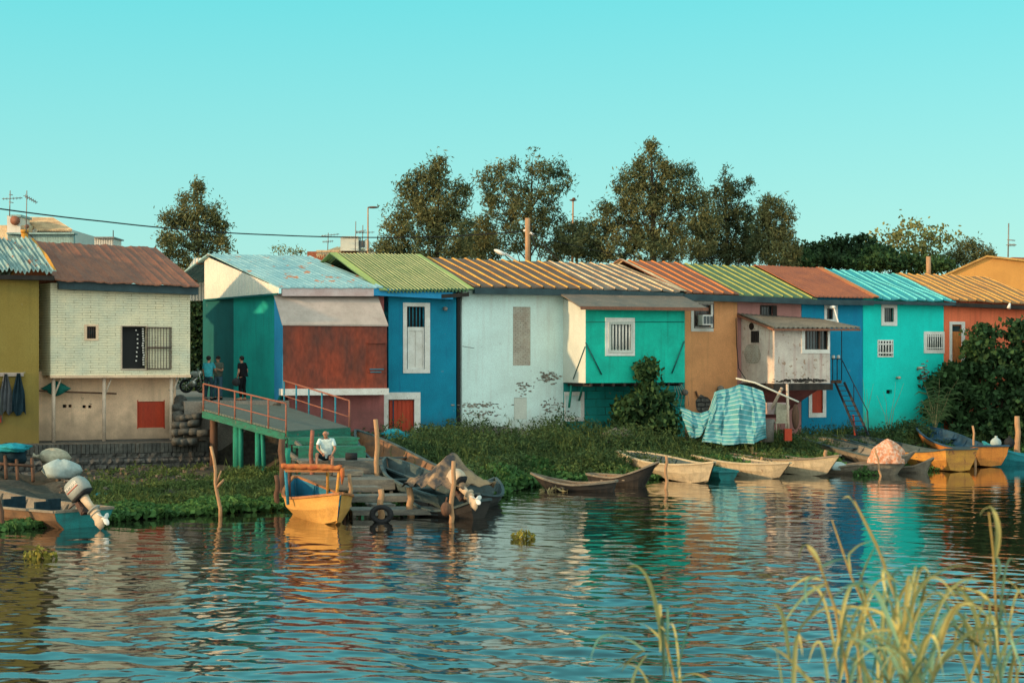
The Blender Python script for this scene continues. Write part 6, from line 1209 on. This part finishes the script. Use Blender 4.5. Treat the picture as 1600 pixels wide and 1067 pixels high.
twigs('bare_twigs', 1389, 682, 77, 4, 2.3, 'bare pale twigs standing against the turquoise wall', spread=.3, seed=2); twigs('bare_twigs', 1352, 686, 76, 3, 2.6, 'bare arching twigs beside the foot of the iron stair', spread=.55, seed=5); twigs('wild_reeds', 1462, 676, 77.3, 10, 2.4, 'dark feathery reeds in front of the turquoise wall', 'straw', .45, 1, 3)
# ---------------------------------------------------------------- reeds in front of the viewer
def blade(mb, pts, w0, seed, fold=.25):
    """curved grass blade: a tapering folded ribbon along control points"""
    r_ = random.Random(seed); pts = [Vector(p) for p in pts]; n = 14; q = []
    m_ = len(pts)-1
    for i in range(n+1):
        x = i/n*m_; k_ = min(int(x), m_-1); f_ = x-k_; p0 = pts[max(k_-1, 0)]; p1 = pts[k_]; p2 = pts[k_+1]; p3 = pts[min(k_+2, m_)]
        q.append(.5*((2*p1)+(p2-p0)*f_+(2*p0-5*p1+4*p2-p3)*f_*f_+(3*p1-p0-3*p2+p3)*f_**3))
    tw = r_.uniform(-1.2, 1.2); tw0 = r_.uniform(-.6, .6); vs_ = []
    for i, p in enumerate(q):
        d = (q[min(i+1, n)]-q[max(i-1, 0)]).normalized(); s_ = d.cross(Vector((0, 1, .15))).normalized(); nn = s_.cross(d); a = tw0+tw*i/n; s2 = s_*math.cos(a)+nn*math.sin(a); n2 = nn*math.cos(a)-s_*math.sin(a)
        w_ = w0*.48*min(1, .35+4*i/n)*(1-(i/n)**2.2)+.0008; vs_ += [p-s2*w_/2, p+n2*w_*fold, p+s2*w_/2]
    fs = []
    for i in range(n): k_ = i*3; fs += [(k_, k_+1, k_+4, k_+3), (k_+1, k_+2, k_+5, k_+4)]
    mb.add(vs_, fs, 0, True)
def reed(label, base, D, stems, leaves, auto=0, seed=0, spread=70):
    r_ = random.Random(seed); b0 = P(base, 1240, D); t_ = thing('reed_plant', Vector((b0.x, b0.y, 2.1)), label, 'reeds', 'reeds on the near bank')
    b = MB()
    for pts in stems:
        p = [P(x, y, D+dd) for x, y, dd in pts]; p[0].z = min(p[0].z, 2.2); n_ = len(p); b.tube(p, [.0075*(1-.6*i/(n_-1)) for i in range(n_)], 6)
    if stems: b.build('stems', M['reed_stem'], t_)
    b = MB(); b2 = MB()
    for i, (w0, pts) in enumerate(leaves): blade(b2 if i % 3 == 2 else b, [P(x, y, D+(dd[0] if dd else .08*k_*(-1)**i)) for k_, (x, y, *dd) in enumerate(pts)], w0, seed*31+i)
    for i in range(int(auto*2.2)):
        x0 = base+r_.uniform(-spread*.35, spread*.35); y0 = 1100-r_.uniform(-60, 90); a = r_.uniform(-1, 1); Lh = r_.uniform(90, 190); dr = r_.uniform(.1, .8)
        x1 = x0+a*spread*.45; y1 = y0-Lh*.6; x2 = x0+a*spread*.9; y2 = y1-Lh*.25*(1-dr); x3 = x0+a*spread*1.35; y3 = y2+Lh*dr*.45-10; d_ = r_.uniform(-.25, .25)
        blade(b2 if i % 3 == 1 else b, [P(x0, y0, D), P(x1, y1, D+d_*.4), P(x2, y2, D+d_*.8), P(x3, y3, D+d_)], r_.uniform(.018, .034), seed*77+i)
    b.build('leaves', M['reed'], t_)
    if b2.v: b2.build('leaves', M['reed_green'], t_)
    return t_
DR = 6.3
reed('tallest reed with a bent tip leaning left over the river', 1400, DR, [[(1432, 1240, 0), (1420, 1060, 0), (1398, 930, 0), (1370, 850, 0), (1335, 782, 0)]],
     [(.030, [(1385, 885), (1358, 830), (1338, 792), (1326, 776), (1316, 779)]), (.03, [(1395, 905), (1380, 890), (1384, 925), (1396, 945)]), (.034, [(1412, 1000), (1402, 940), (1385, 905), (1372, 900)]), (.03, [(1420, 980), (1440, 940), (1446, 905), (1448, 888)]), (.036, [(1410, 990), (1420, 930), (1430, 890), (1433, 884)]), (.034, [(1408, 980), (1400, 930), (1395, 895)]), (.026, [(1415, 985), (1452, 950), (1500, 920), (1525, 893)])], 5, 1)
reed('reed with a hooked tip standing left of the tallest one', 1320, DR-.3, [[(1345, 1240, 0), (1325, 1060, 0), (1305, 950, 0), (1280, 880, 0), (1262, 855, 0)]],
     [(.026, [(1285, 890), (1272, 862), (1258, 851), (1250, 862), (1249, 872)]), (.024, [(1290, 912), (1265, 925), (1240, 950), (1215, 990)]), (.022, [(1284, 885), (1305, 875), (1325, 872)]), (.020, [(1292, 920), (1272, 955), (1248, 985), (1258, 1000), (1276, 1015)]), (.02, [(1283, 905), (1262, 902), (1244, 912), (1230, 925)]), (.024, [(1280, 900), (1262, 905), (1258, 925), (1262, 945)])], 6, 2)
reed('thin reed with drooping narrow blades between its taller neighbours', 1365, DR+.4, [[(1400, 1240, 0), (1390, 1060, 0), (1358, 960, 0), (1330, 900, 0), (1300, 812, 0)]],
     [(.022, [(1330, 900), (1326, 870), (1332, 860), (1345, 850), (1362, 846)]), (.024, [(1340, 920), (1350, 890), (1360, 868), (1368, 852)]), (.02, [(1335, 905), (1328, 925), (1328, 950)]), (.022, [(1345, 925), (1352, 950), (1350, 915), (1338, 885)]), (.018, [(1358, 955), (1330, 962), (1310, 958)])], 5, 3)
reed('dense reed tuft at the bottom centre right', 1425, DR-.6, [[(1440, 1260, 0), (1420, 1130, 0), (1412, 1030, 0)], [(1360, 1260, 0), (1352, 1120, 0), (1340, 1010, 0)]],
     [(.04, [(1418, 1060), (1405, 990), (1402, 930)]), (.04, [(1425, 1070), (1445, 1000), (1462, 1000), (1475, 1060)]), (.036, [(1410, 1060), (1385, 1010), (1370, 1020), (1362, 1067)])], 15, 4, 110)
reed('tall reed with a long hanging seed leaf near the right edge', 1560, DR, [[(1575, 1240, 0), (1562, 1060, 0), (1556, 940, 0), (1552, 860, 0), (1545, 800, 0)]],
     [(.044, [(1556, 872, .0), (1560, 830, -.05), (1554, 800, -.05), (1545, 790, 0)]), (.016, [(1547, 792), (1538, 795), (1530, 806)]), (.036, [(1556, 905, 0), (1562, 890, 0), (1558, 872, 0), (1553, 874, 0)]), (.030, [(1560, 925), (1570, 955), (1576, 985), (1580, 1010)]), (.024, [(1552, 945), (1530, 925), (1500, 918), (1478, 921)]), (.03, [(1560, 960), (1580, 1000), (1598, 1050)])], 5, 5)
reed('arching reed clump in the bottom right corner', 1530, DR+.1, [[(1545, 1240, 0), (1535, 1080, 0), (1526, 980, 0)], [(1590, 1240, 0), (1592, 1080, 0), (1580, 980, 0)]],
     [(.034, [(1528, 1000), (1510, 975), (1495, 985), (1490, 1030)]), (.034, [(1530, 1000), (1545, 960), (1555, 975), (1560, 1030)]), (.03, [(1585, 1010), (1580, 1040), (1570, 1080)]), (.026, [(1530, 1010), (1505, 990), (1482, 972)])], 6, 6, 90)
reed('thick dry blade slanting out of the bottom edge', 1250, DR-.8, [], [(.030, [(1310, 1110, 0), (1262, 1060, 0), (1225, 1022, 0), (1178, 998, 0)]), (.02, [(1225, 1090, 0), (1218, 1040, 0), (1212, 1010, 0)])], 2, 7, 50)
reed('slender reed with a forked tip left of the bottom centre right tuft', 1050, DR+.2, [[(1075, 1240, 0), (1058, 1080, 0), (1045, 1020, 0), (1035, 980, 0)]],
     [(.030, [(1035, 1000), (1020, 985), (1005, 975), (985, 972)]), (.024, [(1040, 1000), (1030, 978), (1040, 985)]), (.026, [(1008, 1016), (985, 1000), (958, 990)]), (.020, [(1005, 1016), (985, 1030), (970, 1050)]), (.030, [(985, 1075), (995, 1045), (1012, 1020)]), (.020, [(958, 990), (935, 998), (922, 1030)])], 4, 8, 60)
# ---------------------------------------------------------------- people
def skin(name, nodes, edges, m_, parent, org, yaw, sub=2, sc=1.0):
    """one continuous surface grown round a skeleton; nodes: name -> (x, y, z, radius)"""
    me = bpy.data.meshes.new('tmp'); ks = list(nodes); ix = {k_: i for i, k_ in enumerate(ks)}; rz = Matrix.Rotation(yaw, 3, 'Z')
    me.from_pydata([tuple(rz @ (Vector(nodes[k_][:3])*sc)) for k_ in ks], [(ix[a], ix[c]) for a, c in edges], [])
    ob = bpy.data.objects.new('tmp', me); col.objects.link(ob); md = ob.modifiers.new('s', 'SKIN'); md.use_smooth_shade = True
    for i, k_ in enumerate(ks):
        r_ = nodes[k_][3]; r_ = r_ if isinstance(r_, tuple) else (r_, r_); me.skin_vertices[0].data[i].radius = (r_[0]*sc, r_[1]*sc)
    me.skin_vertices[0].data[0].use_root = True
    s_ = ob.modifiers.new('d', 'SUBSURF'); s_.levels = sub; s_.render_levels = sub
    dg = bpy.context.evaluated_depsgraph_get(); dg.update(); m2 = bpy.data.meshes.new_from_object(ob.evaluated_get(dg)); bpy.data.objects.remove(ob)
    m2.materials.clear(); m2.materials.append(M[m_]); o2 = bpy.data.objects.new(name, m2); col.objects.link(o2); o2.parent = parent; o2.location = Vector(org)-base_of(parent); return o2
def person(label, org, yaw, J, top, bottom, shoes, hair, bald=False, sc=1.0):
    """J: joints in the person's own space (x right, y forward)"""
    t_ = thing('person', org, label, 'person', 'people at the waterfront'); rz = Matrix.Rotation(yaw, 3, 'Z')
    nd = {}; E = []
    def ch(names): E.extend(zip(names[:-1], names[1:]))
    nd['pelvis'] = (*J['pelvis'], .09); nd['waist'] = (*J['waist'], .085); nd['chest'] = (*J['chest'], .09); nd['neck'] = (*J['neck'], .055); H0 = Vector(J['head']); fd = Vector(J.get('face', (0, 1, 0))).normalized()
    nd['jaw'] = (*(H0+fd*.02-Vector((0, 0, .07))), .062); nd['head'] = (*H0, .088); nd['crown'] = (*(H0+Vector((0, 0, .075))-fd*.01), .062)
    ch(['pelvis', 'waist', 'chest', 'neck', 'jaw', 'head', 'crown'])
    hands = MB()
    for s_ in 'LR':
        nd['sh'+s_] = (*J['sh'+s_], .048); nd['el'+s_] = (*J['el'+s_], .042); nd['wr'+s_] = (*J['wr'+s_], .028); hd = Vector(J['wr'+s_])+(Vector(J['wr'+s_])-Vector(J['el'+s_])).normalized()*.07; nd['pa'+s_] = (*hd, .034); ch(['chest', 'sh'+s_, 'el'+s_, 'wr'+s_, 'pa'+s_])
        nd['hp'+s_] = (*J['hp'+s_], .085); nd['kn'+s_] = (*J['kn'+s_], .058); nd['an'+s_] = (*J['an'+s_], .038); nd['to'+s_] = (*J['to'+s_], .032); ch(['pelvis', 'hp'+s_, 'kn'+s_, 'an'+s_, 'to'+s_])
        d = (Vector(J['wr'+s_])-Vector(J['el'+s_])).normalized(); sx = d.cross(Vector((0, 1, 0))); sx = sx.normalized() if sx.length > .2 else Vector((1, 0, 0)); up_ = sx.cross(d); T = lambda v: Vector(org)+rz @ (v*sc)
        for i, ln in enumerate((.070, .080, .074, .058)):
            b0 = hd+sx*(.028*(i-1.5)/1.5)+d*.02; b1 = b0+d*ln*.55+up_*(-.008); b2 = b1+d*ln*.4+up_*(-.03); hands.tube([T(b0), T(b1), T(b2)], [.0105, .0095, .007], 6)
        s2 = -1 if s_ == 'L' else 1; b0 = hd-sx*s2*.026-d*.02; hands.tube([T(b0), T(b0-sx*s2*.025+d*.025), T(b0-sx*s2*.028+d*.055)], [.012, .011, .008], 6)
    ob = skin('body', nd, E, 'skin', t_, org, yaw, sc=sc)
    # face: nose, ears, eye sockets joined to the body mesh
    T = lambda v: Vector(org)+rz @ (Vector(v)*sc); sr = fd.cross(Vector((0, 0, 1))); m_ = hands
    m_.tube([T(H0+fd*.085+Vector((0, 0, .015))), T(H0+fd*.112-Vector((0, 0, .02))), T(H0+fd*.088-Vector((0, 0, .03)))], [.008, .015, .010], 6)
    for q in (-1, 1): m_.ell(T(H0+sr*q*.088-Vector((0, 0, .01))), .014, .018, .03, 8, 6)
    bm = bmesh.new(); bm.from_mesh(ob.data); off = Vector(org)
    vv = [bm.verts.new(Vector(v)-off) for v in m_.v]
    for f_ in m_.f:
        try: bm.faces.new([vv[i] for i in f_]).smooth = True
        except ValueError: pass
    bm.to_mesh(ob.data); bm.free()
    # clothes
    g = lambda k_, r_, dx=0: (*nd[k_][:3], r_)
    mid = lambda a, c, f_, r_: (*(Vector(nd[a][:3]).lerp(Vector(nd[c][:3]), f_)), r_)
    sl = {'waist': g('waist', (.18, .155)), 'hem': mid('pelvis', 'waist', .15, (.175, .14)), 'chest': g('chest', (.20, .165)), 'nk': mid('chest', 'neck', .55, .10)}
    for s_ in 'LR': sl['a'+s_] = g('sh'+s_, .082); sl['b'+s_] = mid('sh'+s_, 'el'+s_, .45, .072); sl['c'+s_] = mid('sh'+s_, 'el'+s_, .72, .066)
    skin('shirt', sl, [('waist', 'hem'), ('waist', 'chest'), ('chest', 'nk')]+[e_ for s_ in 'LR' for e_ in (('chest', 'a'+s_), ('a'+s_, 'b'+s_), ('b'+s_, 'c'+s_))], top, t_, org, yaw, sc=sc)
    long_ = bottom[1]; sl = {'p': g('pelvis', (.165, .135)), 'w': mid('pelvis', 'waist', .4, (.155, .125))}; ee = [('p', 'w')]
    for s_ in 'LR':
        sl['h'+s_] = g('hp'+s_, .108); sl['m'+s_] = mid('hp'+s_, 'kn'+s_, .6, .09); ee += [('p', 'h'+s_), ('h'+s_, 'm'+s_)]
        sl['k'+s_] = mid('hp'+s_, 'kn'+s_, 1.0 if long_ else .95, .078); ee.append(('m'+s_, 'k'+s_))
        if long_: sl['n'+s_] = mid('kn'+s_, 'an'+s_, .5, .072); sl['o'+s_] = mid('kn'+s_, 'an'+s_, .93, .062); ee += [('k'+s_, 'n'+s_), ('n'+s_, 'o'+s_)]
    skin('trousers' if long_ else 'shorts', sl, ee, bottom[0], t_, org, yaw, sc=sc)
    for s_ in 'LR':
        a = Vector(J['an'+s_])-Vector((0, 0, .035)); c = Vector(J['to'+s_]); b = MB(); b.tube([T(a-(c-a).normalized()*.05), T(a), T(a.lerp(c, .6)), T(c+(c-a).normalized()*.03)], [.042*sc, .055*sc, .05*sc, .03*sc], 8); b.build('shoe', M[shoes], t_)
    b = MB()
    if bald: fn = lambda v: Vector((v.x, v.y, v.z)) if v.z < .03 else Vector((v.x*.8, v.y*.8, .03+(v.z-.03)*.3)); b.ell(T(H0-fd*.030+Vector((0, 0, .006))), .093*sc, .093*sc, .085*sc, 14, 10, fn=fn)
    else: b.ell(T(H0-fd*.018+Vector((0, 0, .035))), .100*sc, .105*sc, .098*sc, 14, 10)
    b.build('hair', M[hair], t_)
    return t_
def stand(hands=None, face=(0, 1, 0), hipw=.10, shw=.19, lean=0, armsL=None, armsR=None):
    J = dict(pelvis=(0, 0, .94), waist=(0, lean*.3, 1.10), chest=(0, lean*.7, 1.32), neck=(0, lean, 1.50), head=(0, lean+.02, 1.635), face=face)
    for s_, q in (('L', -1), ('R', 1)):
        J['sh'+s_] = (q*shw, lean*.9, 1.43); J['hp'+s_] = (q*hipw, 0, .90); J['kn'+s_] = (q*(hipw+.02), .03, .49); J['an'+s_] = (q*(hipw+.03), -.02, .08); J['to'+s_] = (q*(hipw+.05), .14, .035)
        a = {'L': armsL, 'R': armsR}[s_] or ((q*(shw+.05), 0, 1.14), (q*(shw+.05), .08, .90)); J['el'+s_], J['wr'+s_] = a
    return J
zl = 2.87
def at(px, D): v = P(px, 600, D); v.z = zl; return v
person('man in a teal T-shirt seen from behind at the lane mouth', at(326, 66.0), R(-18), stand(armsR=((.25, .10, 1.18), (.16, .33, 1.15)), face=(.2, 1, 0)), 'teal_shirt', ('navy_cloth', True), 'black_cloth', 'hair_dark')
person('bearded man in an olive grey T-shirt facing him from the shadow', at(341, 67.2), R(160), stand(armsL=((-.24, .08, 1.16), (-.12, .28, 1.22))), 'grey_shirt', ('denim', True), 'black_cloth', 'hair_dark')
pb = person('man in black T-shirt and trousers leaning on the teal wall', at(379, 66.2), R(62), stand(lean=.03, armsR=((.23, -.06, 1.15), (.2, .04, .93)), face=(0, 1, .05)), 'black_cloth', ('black_cloth', True), 'skin', 'hair_dark')
b = MB(); c = at(369, 65.8)+Vector((0, 0, .72)); b.ell(c, .17, .12, .17, 10, 8); b.tube([c+Vector((0, 0, .1)), c+Vector((.08, .05, .35))], .012, 5); tag(b.build('shoulder_bag', M['rubber']), 'small black bag held low by the man in black', 'bag')
# the man sitting on the platform by the yellow boat
so = P(510, 750, 53.2); so.z = .81
sj = dict(pelvis=(0, -.12, .52), waist=(0, -.06, .68), chest=(0, .02, .92), neck=(0, .06, 1.09), head=(.02, .11, 1.225), face=(.45, 1, -.12),
          shL=(-.20, .04, 1.02), shR=(.20, .04, 1.02), elL=(-.27, .10, .76), wrL=(-.17, .28, .58), elR=(.27, .16, .80), wrR=(.13, .36, .66),
          hpL=(-.10, -.08, .50), hpR=(.10, -.08, .50), knL=(-.20, .34, .52), knR=(.28, .30, .62), anL=(-.17, .34, .09), anR=(.26, .40, .30), toL=(-.20, .50, .035), toR=(.32, .54, .26))
person('grey haired man in white T-shirt and dark shorts sitting on the timber platform', so, R(180)+R(4), {k_: v for k_, v in sj.items()}, 'white_shirt', ('navy_cloth', False), 'grey_cloth', 'hair_grey', bald=True, sc=1.06)
